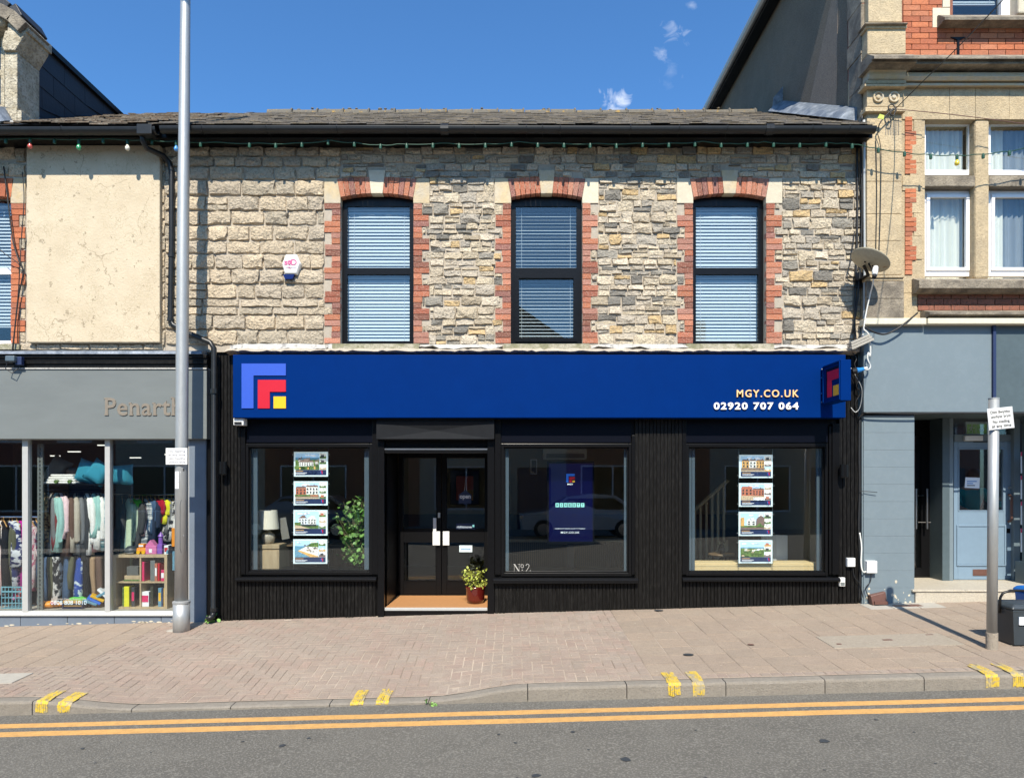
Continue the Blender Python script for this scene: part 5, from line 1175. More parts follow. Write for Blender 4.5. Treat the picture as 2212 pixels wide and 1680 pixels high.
# sash at the picture's edge
a, b_ = WLe - .96, WLe
mb = frame_mb(a, b_ + .004, ZS, ZA + .04, WY, WY + .06, .035, tb=.07); mb.box(a + .03, b_ - .03, WY - .003, WY + .05, Z(592, WY), Z(579, WY))
wn = mb.build('window', 'upvc', cbd, org=(b_, WY, ZS)); pane(a + .02, b_ - .02, ZS + .05, ZA, WY + .02, 'pane', wn, 'window_glass')
blind(a + .03, b_ - .03, ZS + .26, Z(444, .16), WY + .09, wn)
MB().box(a - .2, b_ + .1, .70, .72, ZS - .3, ZTOP).build('room_back', 'dark_wall', cbd)
MB().prismx([(-.07, ZS - .08), (-.06, ZS - .008), (.10, ZS), (.10, ZS - .08)][::-1], a - .1, X(48)).build('sill', 'mossy_stone', cbd, bevel=.006)
# roof, gutter, dormer
parent_roof = None
RL_Y = 3.15; RL_Z = Z(248, RL_Y)
parent_roof = MB().add([(LX0, RE_Y, RE_Z - .012), (LX1 - .02, RE_Y, RE_Z - .012), (LX1 - .02, RL_Y, RL_Z - .014), (LX0, RL_Y, RL_Z - .014)], [(0, 1, 2, 3)]).build('roof', 'dark_slate', cbd)
slates(-6.42, X(356) + .0, 'roof_slates', 'mossy_slate', seed=9, wob=.022, thick=.018, rz=RL_Z, ry=RL_Y)
for q, (va, vb, dz) in enumerate(((238, 300, .12), (300, 330, .07), (330, 362, .03))):
    x0, x1 = X(va, RL_Y - .6), X(vb, RL_Y - .6); zz_ = lerp(RE_Z, RL_Z, (RL_Y - .6 - RE_Y) / (RL_Y - RE_Y)); mb = MB()
    for k in range(4): mb.box(x0 + rl.uniform(-.02, .02), x1 + rl.uniform(-.02, .02), RL_Y - .9 + k * .2, RL_Y - .68 + k * .2, zz_ - .34 + k * .07, zz_ - .20 + dz * .5 + k * .085)
    mb.build('raised_slates', 'mossy_slate', parent_roof)
MB().box(LX0, LX1, -EO + .13, -EO + .155, ZTOP - .02, RE_Z + .055).build('fascia_board', 'black_paint', cbd)
MB().box(LX0, LX1, -EO + .157, .0, ZTOP, ZTOP + .02).build('soffit', 'black_paint', cbd)
gutter(LX0, X(336, -EO), ZG - .012, cbd, r=.066, brackets=[X(v, -EO) for v in (-60, 133)])
MB().box(X(297, -EO), X(330, -EO), -EO - .03, -EO + .12, ZG - .10, ZG + .03).build('gutter_outlet', 'gutter_black', cbd, bevel=.01)
# stone dormer with slated cheek
dm_ = thing('dormer', 'carved stone dormer with a slate-hung side at the top left corner', 'dormer', (X(20), 0, RE_Z))
YD = -.02; cxr = X(46, YD)                       # front plane; right face of the stone
mb = MB()
def dbox(va, vb, vt, vbm, y0=YD, y1=.42): return MB().box(X(va, y0), X(vb, y0), y0, y1, Z(vbm, y0), Z(vt, y0))
dbox(10, 37, 113, 234).build('shaft', 'worn_limestone', dm_, bevel=.008); dbox(-90, 36, 234, 262, YD - .03).build('plinth', 'worn_limestone', dm_, bevel=.008); dbox(36.5, 46, 238, 262, YD - .02).build('plinth', 'worn_limestone', dm_, bevel=.008)
y0 = YD; mb = MB(); rings = []
for (va, vb, v) in ((12, 37.5, 113), (8, 42, 104), (9, 50, 92), (13, 58, 78), (15, 59, 70)): rings.append([(X(va, y0), y0 - .04, Z(v, y0)), (X(vb, y0), y0 - .04, Z(v, y0)), (X(vb, y0), .42, Z(v, y0)), (X(va, y0), .42, Z(v, y0))])
mb.loft(rings).build('capital', 'worn_limestone', dm_, bevel=.015); dbox(16, 60, 50, 69.5, YD - .03, .44).build('impost', 'worn_limestone', dm_, bevel=.01)
# raking gable coping
def band(p0, p1, thick, y0, y1, mt, name):
    d = Vector((p1[0] - p0[0], p1[1] - p0[1])).normalized(); n_ = Vector((-d.y, d.x)) * thick
    MB().prism([(p0[0] - n_.x, p0[1] - n_.y), (p1[0] - n_.x, p1[1] - n_.y), (p1[0], p1[1]), (p0[0], p0[1])][::1] if n_.y > 0 else [(p0[0], p0[1]), (p1[0], p1[1]), (p1[0] - n_.x, p1[1] - n_.y), (p0[0] - n_.x, p0[1] - n_.y)], y0, y1).build(name, mt, dm_, bevel=.01)
def q_(va, v, y): return (X(va, y), Z(v, y))
pts = [q_(-60, -60, YD - .12), q_(-25, 0, YD - .12), q_(20, 22, YD - .12), q_(62, 50, YD - .12)]
pts = [q_(-90, -10, YD - .10), q_(0, 6, YD - .10), q_(30, 22, YD - .10), q_(56, 48, YD - .10)]
for a, b_ in zip(pts, pts[1:]): band(a, b_, .16, YD - .10, .36, 'weathered_ashlar', 'gable_coping')
for a, b_ in zip(pts, pts[1:]): band((a[0] - .05, a[1] + .16), (b_[0] - .12, b_[1] + .16), .10, YD - .0, .5, 'dark_slate', 'gable_ridge')
MB().prism([q_(-90, 60, 0), q_(16, 60, 0), q_(52, 56, 0), q_(30, 30, 0), q_(0, 14, 0), q_(-90, 0, 0)], .02, .40).build('gable_wall', 'worn_limestone', dm_)
for (va, vt, vb) in ((2, 20, 60), (-12, 24, 58)): MB().ball((X(va), -.02, Z((vt + vb) / 2)), .13, 10, sc=(1, .5, 1.1)).build('carved_boss', 'worn_limestone', dm_, smooth=True)
fr_ = frame_mb(X(-90), X(12, .2), Z(236, .2), Z(74, .2), .18, .26, .05); fr_.box(X(-90), X(10, .2), .178, .24, Z(165, .2), Z(153, .2)); fr_.build('window_frame', 'worn_limestone', dm_)
pane(X(-90), X(12, .2), Z(234, .2), Z(76, .2), .22, 'pane', dm_, 'window_glass'); MB().box(X(-90), X(12, .4), .5, .52, Z(240, .4), Z(70, .4)).build('room_back', 'dark_wall', dm_)
MB().box(X(-90), X(42, -.1), -.12, .1, Z(268, -.1), Z(261.5, -.1)).build('lead_sill', 'painted_lead', dm_, bevel=.01)
# side cheek, x = const, hung with big slates
CXX = X(62, .40); ztop_ch = Z(72, .40)
def roofz(y): return lerp(RE_Z, RL_Z, (y - RE_Y) / (RL_Y - RE_Y))
yend = .42 + (ztop_ch - roofz(.42)) / ((RL_Z - RE_Z) / (RL_Y - RE_Y))
MB().prismx([(.42, roofz(.42) - .05), (yend, ztop_ch), (.42, ztop_ch)], CXX - .06, CXX - .012).build('cheek_board', 'dark_slate', dm_)
zc = ztop_ch; rows_ = 4; hgt = (ztop_ch - roofz(.42)) / rows_
for k in range(rows_):
    z1 = ztop_ch - k * hgt; z0 = z1 - hgt; y = .425; off = .0 if k % 2 else -.25
    ymax = lambda z: .42 + (z - roofz(.42)) / ((RL_Z - RE_Z) / (RL_Y - RE_Y))
    yy = .425 + off
    while yy < yend:
        a, b_ = max(yy, .425), min(yy + .50, ymax(z1) - .0)
        if b_ - a > .03:
            za_, zb_ = max(z0, roofz(a)) + .004, max(z0, roofz(b_)) + .004
            if z1 - min(za_, zb_) > .03: MB().hexa([(CXX - .011, a + .003, za_), (CXX + .004, a + .003, za_), (CXX + .004, b_ - .003, zb_), (CXX - .011, b_ - .003, zb_), (CXX - .011, a + .003, z1 + .003), (CXX - .004, a + .003, z1 + .003), (CXX - .004, b_ - .003, z1 + .003), (CXX - .011, b_ - .003, z1 + .003)]).build('slate', 'dark_slate', dm_, org=(CXX, a, z1))
        yy += .50
MB().hexa([(CXX - .06, .30, ztop_ch), (CXX + .05, .30, ztop_ch), (CXX + .05, yend + .1, ztop_ch), (CXX - .06, yend + .1, ztop_ch), (CXX - .06, .30, ztop_ch + .07), (CXX + .06, .30, ztop_ch + .07), (CXX + .06, yend + .12, ztop_ch + .07), (CXX - .06, yend + .12, ztop_ch + .07)]).build('cheek_eave', 'black_paint', dm_)
MB().box(X(-90), CXX, .4, yend, ztop_ch + .0, ztop_ch + .02).build('dormer_roof', 'dark_slate', dm_)
MB().box(CXX - .03, CXX + .012, .405, .44, roofz(.42), ztop_ch - .16).build('lead_strip', 'lead', dm_)
mb = MB(); rings = []
for t in range(9):
    y = lerp(-.2, .5, t / 8); rings.append([(CXX - .02, y, roofz(y) + .02), (CXX + .10 + .015 * math.sin(t * 2), y, roofz(y) + .035), (CXX - .01, y, roofz(y) + .20 + .02 * math.sin(t * 1.4))])
mb.loft(rings).build('lead_soaker', 'lead', dm_)
# shopfront: cornice, fascia, glass
CF = -.12
mb = MB(); mb.prismx([(-.16, Z(765, -.14)), (-.15, Z(759, -.14)), (.0, Z(757, 0)), (.0, Z(765, -.14))][::-1], LX0, X(447)); mb.build('lead_cap', 'lead', cbd)
mb = MB()
for q, (va, vb, y) in enumerate(((765.5, 773, -.13), (773, 779, -.11), (779, 786, -.12), (786, 794, -.10))): mb.box(LX0, X(455), y, .0, Z(vb, y), Z(va, y) - .002)
mb.build('fascia_moulding', 'black_slat', cbd, bevel=.006)
zf0 = Z(948, CF); csg = thing('charity_sign', 'long dull grey sign board with silver serif lettering', 'sign', (X(220), CF, zf0))
MB().box(LX0, X(446.5, CF), CF, -.002, zf0, Z(798, CF)).build('board', 'grey_fascia', csg, bevel=.006)
MB().box(LX0, X(447, CF), CF - .015, -.003, Z(797.5, CF), Z(794.5, CF)).build('capping', 'painted_lead', csg)
ys_ = CF - .010
def serif_word(parent, va, vb, vbase, capv, word):
    zb = Z(vbase, ys_); cap_h = (vbase - capv) * (D + ys_) / F
    mb = text_mb(word, 1.0, 0, .012, 1.06, 'LEFT'); xs = [p[0] for p in mb.v]; wtot = max(xs) - min(xs); capz = max(p[2] for p in text_mb('P', 1, 0, 0, 1).v)
    sx = (X(vb, ys_) - X(va, ys_)) / wtot; x = X(va, ys_); sz = cap_h / capz
    for i, ch in enumerate(word):
        w0 = text_mb(word[:i] + '.', 1.0, 0, .012, 1.06, 'LEFT') if i else None
        pre = (max(p[0] for p in w0.v) - max(p[0] for p in text_mb('.', 1.0, 0, .012, 1.06, 'LEFT').v)) if i else 0
        m_ = text_mb(ch, 1.0, .012 / sz / 2, .012, 1.06, 'LEFT'); m_.v = [(x + (p[0] + pre - min(xs)) * sx, ys_ + .004 + p[1] * sz, zb + p[2] * sz) for p in m_.v]
        cx0, cx1 = min(p[0] for p in m_.v), max(p[0] for p in m_.v); sw = .030; sh = .013
        def srf(xa, z): m_.box(xa - sw * .35, xa + sw * 1.45, ys_ - .003, ys_ + .008, z, z + sh)
        st = .030
        if ch in 'Pnrh': srf(cx0, zb - .001)
        if ch in 'nh': srf(cx1 - st, zb - .001)
        if ch == 'P': m_.box(cx0 - sw * .5, cx0 + st, ys_ - .003, ys_ + .008, zb + cap_h - sh, zb + cap_h + .001)
        if ch in 'nr': m_.box(cx0 - sw * .45, cx0 + st * .6, ys_ - .003, ys_ + .008, zb + cap_h * .72 - sh, zb + cap_h * .735)
        if ch == 'h': m_.box(cx0 - sw * .45, cx0 + st * .6, ys_ - .003, ys_ + .008, zb + cap_h * 1.04 - sh, zb + cap_h * 1.05)
        m_.build('letter', 'silver_letter', parent)
serif_word(csg, 227, 392, 896.5, 859.5, 'Penarth')
gz0, gz1 = Z(1328), Z(949.5)
fr = MB()
for va, vb in ((-120, -108), (51, 63.5), (229, 240), (400, 411)): fr.box(X(va), X(vb), -.03, .05, gz0, gz1)
fr.box(LX0, X(411), -.0295, .0495, gz1 - .0, gz1 + .10)
shf = fr.build('shop_window', 'aluminium', cbd, bevel=.003)
mb = MB(); mb.prismx([(-.05, gz0 - .002), (-.05, gz0 + .012), (-.02, gz0 + .055), (.05, gz0 + .055), (.05, gz0 - .002)][::-1], LX0, X(411)); mb.build('window_sill', 'aluminium', shf)
for va, vb, lb in ((-108, 51, None), (63.5, 229, None), (240, 400, None)): pane(X(va) - .003, X(vb) + .003, gz0 + .05, gz1 + .003, .01, 'pane', shf)
MB().box(LX0, X(447, -.02), -.02, .045, Z(965) + .1, zf0 + .2).build('head_board', 'dark_teal_paint', cbd) if False else None
MB().box(X(411), X(447), -.035, .2, -.5, zf0 - .001).build('pilaster', 'blue_grey_paint', cbd, bevel=.004)
MB().box(X(447), X(466), -.0, .2, -.5, ZSH - .05).build('party_board', 'black_paint', cbd)
x = LX0; k = 0
while x < X(411):
    x1 = min(x + .62, X(411)); MB().hexa([(x + .003, -.02, pav(x, 0) - .06), (x1 - .003, -.02, pav(x1, 0) - .06), (x1 - .003, .2, pav(x1, 0) - .06), (x + .003, .2, pav(x, 0) - .06), (x + .003, -.02, gz0 - .004), (x1 - .003, -.02, gz0 - .004), (x1 - .003, .2, gz0 - .004), (x + .003, .2, gz0 - .004)]).build('stallriser_panel', 'blue_grey_paint', cbd, bevel=.003); x = x1
rl = random.Random(2); mb = MB()
for k in range(26):
    x = rl.choice((rl.uniform(X(285), X(405)), rl.uniform(X(0), X(280)))); z = pav(x, 0) + rl.uniform(0, .03); r = rl.uniform(.006, .024)
    mb.add([(x + r * 1.6 * rl.uniform(.7, 1.2) * math.cos(a), -.0235, z + .5 * r * rl.uniform(.6, 1.3) * math.sin(a)) for a in (0, .9, 1.8, 2.7, 3.6, 4.5, 5.4)], [tuple(range(6, -1, -1))])
mb.build('flaked_patch', 'pale_stone', cbd, kind='stuff')
# room
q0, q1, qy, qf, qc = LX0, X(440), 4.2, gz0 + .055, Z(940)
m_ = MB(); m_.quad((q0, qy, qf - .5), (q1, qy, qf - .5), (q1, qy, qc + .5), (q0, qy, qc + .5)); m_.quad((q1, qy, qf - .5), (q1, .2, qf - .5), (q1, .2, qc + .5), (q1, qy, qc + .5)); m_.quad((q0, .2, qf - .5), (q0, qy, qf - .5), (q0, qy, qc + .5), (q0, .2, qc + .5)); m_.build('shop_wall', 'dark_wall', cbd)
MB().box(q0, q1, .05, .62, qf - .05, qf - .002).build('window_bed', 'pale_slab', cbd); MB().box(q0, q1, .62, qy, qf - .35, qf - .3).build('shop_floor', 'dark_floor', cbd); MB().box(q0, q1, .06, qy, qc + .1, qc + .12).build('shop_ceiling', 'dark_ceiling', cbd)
for q, (va, vb, v, y) in enumerate(((210, 240, 961, 1.6), (146, 171, 975, 2.6), (108, 127, 984, 3.2), (355, 380, 981, 2.6), (280, 302, 988, 3.2), (395, 420, 965, 1.6))):
    t_ = thing('strip_light', ('glowing ceiling strip light nearest the glass above the teal cushions', 'glowing ceiling strip light above the brown cushion', 'glowing ceiling strip light farthest back above the folded blanket', 'glowing ceiling strip light above the clothes rail left of the lamp post', 'glowing ceiling strip light farthest back in the right-hand pane', 'glowing ceiling strip light partly hidden by the lamp post')[q], 'strip light', (X(va, y), y, Z(v, y)), 'strip lights on the charity shop ceiling'); MB().box(X(va, y), X(vb, y), y, y + .05, Z(v + 1.2, y), Z(v - .4, y)).build('tube', 'led_white', t_); MB().box(X(va, y), X(vb, y), y - .01, y + .06, Z(v - .5, y), Z(v - 1.6, y)).build('body', 'white_plastic', t_)
mb = text_mb('0808 808 1010', 1, 0, .012, 1.0); 
pn = thing('phone_lettering', 'white phone number lettered low on the charity shop glass', 'lettering', (X(148), .006, Z(1300)))
text('0808 808 1010', X(109.5), X(186.5), Z(1305.5), .055, .004, 'print_border', pn, bold=-.012); text('Freephone Cancer Support Line', X(111), X(186), Z(1294.5), .020, .004, 'glass_print', pn)
# ------------------------------------------------------------------ goods in the charity shop
def cloth(name, col, col2=None, sc=8, mixat=.5, mixw=.25, stretch=(1, 1, 1)): mat(name, col, .95, var=.1, scale=sc, col2=col2, mixat=mixat, mixw=mixw, bump=.35, bscale=24, spec=.2, stretch=stretch)
for a in (('cloth_white', (.80, .78, .74)), ('cloth_cream', (.70, .64, .54)), ('cloth_pink', (.76, .56, .58)), ('cloth_mint', (.32, .55, .50)), ('cloth_brown', (.13, .08, .06)), ('cloth_charcoal', (.055, .057, .06)), ('cloth_grey', (.17, .175, .18)), ('cloth_taupe', (.46, .41, .33)),
          ('cloth_burgundy', (.22, .05, .055)), ('cloth_rose', (.30, .12, .13)), ('cloth_denim', (.06, .11, .20)), ('cloth_navy', (.02, .03, .06)), ('cloth_olive', (.10, .10, .06)), ('cloth_tan', (.33, .22, .13)), ('cloth_green', (.12, .60, .06)), ('cloth_sage', (.50, .62, .45)), ('cloth_yellow', (.70, .68, .03)), ('cloth_red', (.36, .01, .03)), ('cloth_magenta', (.42, .015, .26)), ('cloth_black', (.013, .012, .014)), ('cloth_teal_grey', (.18, .27, .28))): cloth(*a)
cloth('cloth_leopard', (.24, .17, .09), (.03, .02, .015), 32, .5, .08); cloth('cloth_animal', (.55, .54, .52), (.02, .02, .025), 15, .5, .06); cloth('cloth_blue_print', (.03, .07, .30), (.55, .62, .68), 13, .55, .06); cloth('cloth_zebra', (.03, .035, .12), (.62, .64, .66), 9, .5, .05, (1, 1, 2)); cloth('cloth_ombre', (.62, .32, .28), (.6, .55, .5), 2.2, .5, .3); cloth('cloth_floral', (.5, .42, .42), (.35, .08, .14), 20, .55, .06); cloth('cloth_stripe', (.6, .62, .62), (.12, .15, .18), 16, .5, .06, (.1, .1, 3)); cloth('cloth_teal_stripe', (.5, .58, .58), (.1, .24, .28), 14, .5, .06, (.1, .1, 3))
def garment(name, lab, cat, x, y, zt, ln, mt, hd=.20, th=.032, rot=20, kind='top', group=None, sleeve=.55, hang='wood_hanger', seed=0, lean=0.0):
    rr = random.Random(seed + int(x * 1000)); mb = MB()
    prof = {'top': [(0, .05, .6), (.03, .10, .8), (.10, .85, 1), (.2, 1, 1.1), (.45, .98, 1.1), (.75, 1.02, 1.25), (1, 1.08, 1.3)], 'trousers': [(0, .75, .8), (.05, .8, .9), (.3, .9, 1), (.6, .82, .95), (1, .74, .9)], 'dress': [(0, .05, .6), (.02, .12, .8), (.07, .8, 1), (.3, .8, 1), (.6, 1.0, 1.4), (1, 1.25, 1.8)]}[kind]
    n_ = 22; rings = []; fq = rr.choice((4, 5, 6)); ph = rr.uniform(0, 6)
    for (t, dw, tw) in prof:
        ring = []
        for q in range(n_):
            a = 2 * math.pi * q / n_; rp = 1 + (.34 * math.sin(fq * a + ph + t) + rr.uniform(-.06, .06)) * min(1, t * 1.6)
            ring.append((th * tw * math.sin(a) * rp + lean * t * ln + .012 * math.sin(t * 5 + seed), hd * dw * math.cos(a) * (1 + rr.uniform(-.03, .03)), -t * ln + rr.uniform(-.008, .008) * (t > .9)))
        rings.append(ring)
    mb.loft(rings[::-1])
    if kind == 'top' and sleeve:
        s0 = ln * .10
        mb.tube([(0, -hd * .78, -s0 * .8), (.012, -hd * 1.0, -s0 * 1.9), (rr.uniform(0, .03), -hd * 1.08, -ln * sleeve * .6), (rr.uniform(.01, .05) + lean * ln * .5, -hd * 1.05, -ln * sleeve * rr.uniform(.9, 1.05)), (.032 + lean * ln * .5, -hd * 1.03, -ln * sleeve - .02)], [th * .45, th * .78, th * rr.uniform(.66, .85), th * rr.uniform(.6, .8), th * .72], 7)
    rt = Matrix.Rotation(math.radians(rot), 4, 'Z'); mb.xform(rt)
    mb.v = [(p[0] + x, p[1] + y, p[2] + zt) for p in mb.v]
    o = mb.build(name, mt, None, org=(x, y, zt - ln), smooth=True); tag(o, lab, cat, group)
    if hang:
        h = MB(); h.tube([(0, .17, -.075), (0, .04, -.012), (0, 0, .0), (0, -.04, -.012), (0, -.17, -.075)], .008, 5); h.tube([(0, 0, 0), (0, 0, .035), (0, .018, .052), (0, .02, .035)], .003, 4); h.xform(rt); h.v = [(p[0] + x, p[1] + y, p[2] + zt) for p in h.v]; h.build('hanger', hang, o)
    return o
yR = .42
def XX(v): return X(v, yR)
zr = Z(1066, yR)
rk = thing('display_rack', 'tall perforated display rack carrying a shelf and two clothes rails', 'rack', (X(86, .3), .3, qf))
mb = MB(); mb.box(X(80.5, .1), X(85, .1), .10, .13, qf, Z(958, .1)); mb.box(X(87.5, .1), X(92, .1), .10, .13, qf, Z(958, .1)); z = qf + .02
while z < Z(962, .1): mb.box(X(85, .1), X(87.5, .1), .104, .126, z, z + .020); z += .055
mb.build('perforated_upright', 'grey_fascia', rk); 
mb = MB(); mb.box(X(231, .56), X(236, .56), .56, .59, qf, Z(958, .56)); mb.build('upright', 'black_metal', rk)
MB().box(X(90, .12), X(245, .12), .135, .60, Z(1048, .12), Z(1045, .12)).build('shelf', 'black_metal', rk)
MB().tube([(XX(86), yR, zr + .05), (XX(250), yR, zr + .05)], .013, 8).build('rail', 'black_metal', rk); MB().tube([(XX(86), yR, Z(1196, yR) + .03), (XX(250), yR, Z(1196, yR) + .03)], .013, 8).build('rail', 'black_metal', rk)
U = [('jacket', 'leopard print jacket at the left end of the upper rail', 101, .80, 'cloth_leopard', 12), ('coat', 'grey coat beside the leopard print jacket', 111, .84, 'cloth_grey', 22), ('jumper', 'taupe short jumper beside the grey coat', 116, .44, 'cloth_taupe', 30), ('jumper', 'burgundy jumper between the taupe and pale pink tops', 121, .78, 'cloth_burgundy', 25),
     ('cardigan', 'mint cardigan under the pale pink jacket', 131, .80, 'cloth_mint', 20), ('jacket', 'pale pink boxy jacket in the middle of the upper rail', 139, .62, 'cloth_pink', 26), ('coat', 'long dark brown coat right of the pale pink jacket', 154, .86, 'cloth_brown', 18), ('shirt', 'beige shirt left of the charcoal blazer', 166, .80, 'cloth_taupe', 16),
     ('blazer', 'grey jacket just left of the charcoal blazer', 173, .84, 'cloth_grey', 20), ('blazer', 'charcoal blazer hanging near the rail centre', 182, .92, 'cloth_charcoal', 26), ('shirt', 'long white shirt right of the charcoal blazer', 194, .84, 'cloth_white', 24), ('jumper', 'dusty rose jumper behind the long white shirt', 202, .80, 'cloth_rose', 24), ('jumper', 'pale mint jumper right of the rose jumper', 209, .60, 'cloth_mint', 24),
     ('shirt', 'cream shirt next to the pale mint jumper', 216, .76, 'cloth_white', 24), ('jumper', 'teal striped jumper at the right end of the upper rail', 226, .78, 'cloth_teal_stripe', 20)]
for q, (nm, lab, v, ln, mt, rot) in enumerate(U): garment(nm, lab, nm, XX(v), yR + R.uniform(-.015, .015) - (.035 if mt in ('cloth_white', 'cloth_pink', 'cloth_mint') else 0) + (.03 if mt == 'cloth_rose' else 0), zr + .01, ln, mt, .20, .052, rot + 16, 'top', 'clothes on the upper rail', .80, 'black_plastic', q, lean=-.03)
zl = Z(1200, yR)
Lw = [('jeans', 'light blue jeans at the left end of the lower rail', 94, .40, 'cloth_denim'), ('jeans', 'mid blue jeans second on the lower rail', 104, .62, 'cloth_denim'), ('trousers', 'olive trousers left of the animal print skirt', 117, .58, 'cloth_olive'), ('skirt', 'black and white animal print skirt on the lower rail', 130, .78, 'cloth_animal'), ('trousers', 'navy trousers right of the animal print skirt', 149, .70, 'cloth_denim'), ('trousers', 'short olive trousers right of the navy pair', 161, .44, 'cloth_olive'),
      ('dress', 'blue and white patterned dress on the lower rail', 176, .74, 'cloth_blue_print'), ('trousers', 'black trousers right of the patterned dress', 195, .76, 'cloth_black'), ('trousers', 'tan corduroy trousers on the lower rail', 208, .72, 'cloth_tan'), ('trousers', 'dark brown trousers at the right end of the lower rail', 222, .70, 'cloth_brown')]
for q, (nm, lab, v, ln, mt) in enumerate(Lw): garment(nm, lab, nm, XX(v), yR - .06 + R.uniform(-.03, .03), zl, ln, mt, .17, .07 if 'skirt' in nm or 'dress' in nm else .055, 34, 'trousers', 'clothes on the lower rail', 0, None, q + 40)
rk2 = thing('clothes_rail', 'long chrome clothes rail at the left edge of the shop', 'clothes rail', (X(0, .4), .4, qf)); zr2 = Z(1124, .40)
MB().tube([(X(-110, .40), .40, zr2 + .05), (X(84, .40), .40, zr2 + .05)], .013, 8).build('rail', 'chrome', rk2)
for v in (-108, 82): MB().tube([(X(v, .40), .40, zr2 + .05), (X(v, .40), .40, qf)], .013, 8).build('upright', 'chrome', rk2)
Q = [('dress', 'dark red dress under the wooden hangers at the far left', -20, 1.0, 'cloth_burgundy'), ('dress', 'black dress beside the dark red dress', -8, .95, 'cloth_black'), ('dress', 'pale coral dress at the left picture edge', 3, 1.0, 'cloth_ombre'), ('dress', 'plain black dress right of the coral dress', 10, .98, 'cloth_black'), ('blouse', 'grey olive blouse beside the zebra print dress', 17, .92, 'cloth_olive'), ('dress', 'navy and white zebra print dress on wooden hanger', 25, .98, 'cloth_zebra'), ('dress', 'second zebra print dress close to the white mullion', 36, .62, 'cloth_zebra'), ('dress', 'long magenta dress by the white mullion', 47, 1.04, 'cloth_magenta'), ('blouse', 'floral blouse just right of the white mullion', 70, .95, 'cloth_floral'), ('blouse', 'dark blouse right of the floral blouse', 77, .9, 'cloth_navy')]
for q, (nm, lab, v, ln, mt) in enumerate(Q): garment(nm, lab, nm, X(v, .40), .40 + R.uniform(-.03, .03), zr2 + .0, ln, mt, .19, .050, 48, 'dress' if nm == 'dress' else 'top', 'clothes on the left rail', .5, 'wood_hanger', q + 80)
yT = .76; zr3 = Z(1076, yT)
rk3 = thing('clothes_rail', 'black clothes rail behind the cube shelf', 'clothes rail', (X(330, yT), yT, qf)); MB().tube([(X(246, yT), yT, zr3 + .05), (X(452, yT), yT, zr3 + .05)], .013, 8).build('rail', 'chrome', rk3)
for v in (247, 450): MB().tube([(X(v, yT), yT, zr3 + .05), (X(v, yT), yT, qf - .3)], .013, 8).build('upright', 'black_metal', rk3)
T = [('hoodie', 'grey hoodie at the left end above the cube shelf', 262, .9, 'cloth_charcoal', 16), ('jumper', 'soft teal grey jumper above the cube shelf', 277, .86, 'cloth_teal_grey', 24), ('t_shirt', 'bright green top tucked behind the sage jumper', 289, .34, 'cloth_green', 34), ('jumper', 'pale sage jumper with a long sleeve', 284, .98, 'cloth_sage', 30), ('jumper', 'pale pink jumper right of the sage jumper', 301, .84, 'cloth_pink', 26), ('coat', 'dark coat behind the pale pink jumper', 309, .8, 'cloth_charcoal', 10), ('t_shirt', 'grey striped top right of the dark coat', 316, .76, 'cloth_stripe', 28), ('t_shirt', 'navy short sleeved top in the middle of the right rail', 326, .50, 'cloth_denim', 28), ('t_shirt', 'dark navy top behind the red top', 335, .66, 'cloth_navy', 20), ('t_shirt', 'small red top on the right rail', 343, .34, 'cloth_red', 24), ('t_shirt', 'bright yellow top on the right rail', 353, .36, 'cloth_yellow', 26), ('jumper', 'mid grey jumper right of the yellow top', 361, .5, 'cloth_grey', 20), ('t_shirt', 'white top with grey print near the lamp post', 371, .6, 'cloth_animal', 24), ('t_shirt', 'plain white top nearest the lamp post', 383, .5, 'cloth_white', 20), ('t_shirt', 'stripy top half hidden by the lamp post', 393, .6, 'cloth_stripe', 20)]
for q, (nm, lab, v, ln, mt, rot) in enumerate(T): garment(nm, lab, nm.replace('_', '-'), X(v, yT), yT + R.uniform(-.03, .03), zr3 + .0, ln, mt, .19, .050, rot + 16, 'top', 'clothes on the right rail', .6, 'wood_hanger', q + 120, lean=-.08)
def cushion(lab, vx, vy, wv, hv, y, mt, rot, th=.09, tilt=0, name='cushion'):
    cx, cz = X(vx, y), Z(vy, y); hw, hh = wv * (D + y) / F / 2, hv * (D + y) / F / 2; mb = MB(); n_ = 9
    for side in (-1, 1):
        vs = []
        for j in range(n_):
            for i in range(n_):
                u, v = i / (n_ - 1) * 2 - 1, j / (n_ - 1) * 2 - 1; b_ = max(0, (1 - u ** 4) * (1 - v ** 4)) ** .55; k = 1 - .10 * (1 - abs(u)) * abs(v) - .0
                vs.append((u * hw * (1 - .10 * (1 - v * v) * abs(u) ** 3), side * th * b_ * (1 + .08 * math.sin(3 * u + 2 * v)), v * hh * (1 - .10 * (1 - u * u) * abs(v) ** 3)))
        fs = [(j * n_ + i, j * n_ + i + 1, (j + 1) * n_ + i + 1, (j + 1) * n_ + i) for j in range(n_ - 1) for i in range(n_ - 1)]
        mb.add(vs, fs if side < 0 else [f[::-1] for f in fs])
    mb.xform(Matrix.Rotation(math.radians(tilt), 4, 'X')); mb.xform(Matrix.Rotation(math.radians(rot), 4, 'Y')); mb.v = [(p[0] + cx, p[1] + y, p[2] + cz) for p in mb.v]
    o = mb.build(name, mt, None, org=(cx, y, cz - hh), smooth=True); return tag(o, lab, 'cushion', 'cushions on the rack shelf')
mat('brown_cushion', (.10, .07, .055), .95, var=.1, bump=.3, bscale=80); mat('grey_cushion', (.10, .105, .10), .95, var=.1, bump=.3, bscale=80)
cushion('leftmost teal cushion leaning upright on the rack shelf', 190, 1019, 48, 52, .29, 'teal_cushion', 14, tilt=-8); cushion('teal cushion leaning in front of the other teal cushion', 214, 1021, 50, 50, .22, 'teal_cushion', 32, tilt=-14); cushion('teal cushion seen in the right-hand window pane', 258, 1026, 62, 46, .34, 'teal_cushion', -2)
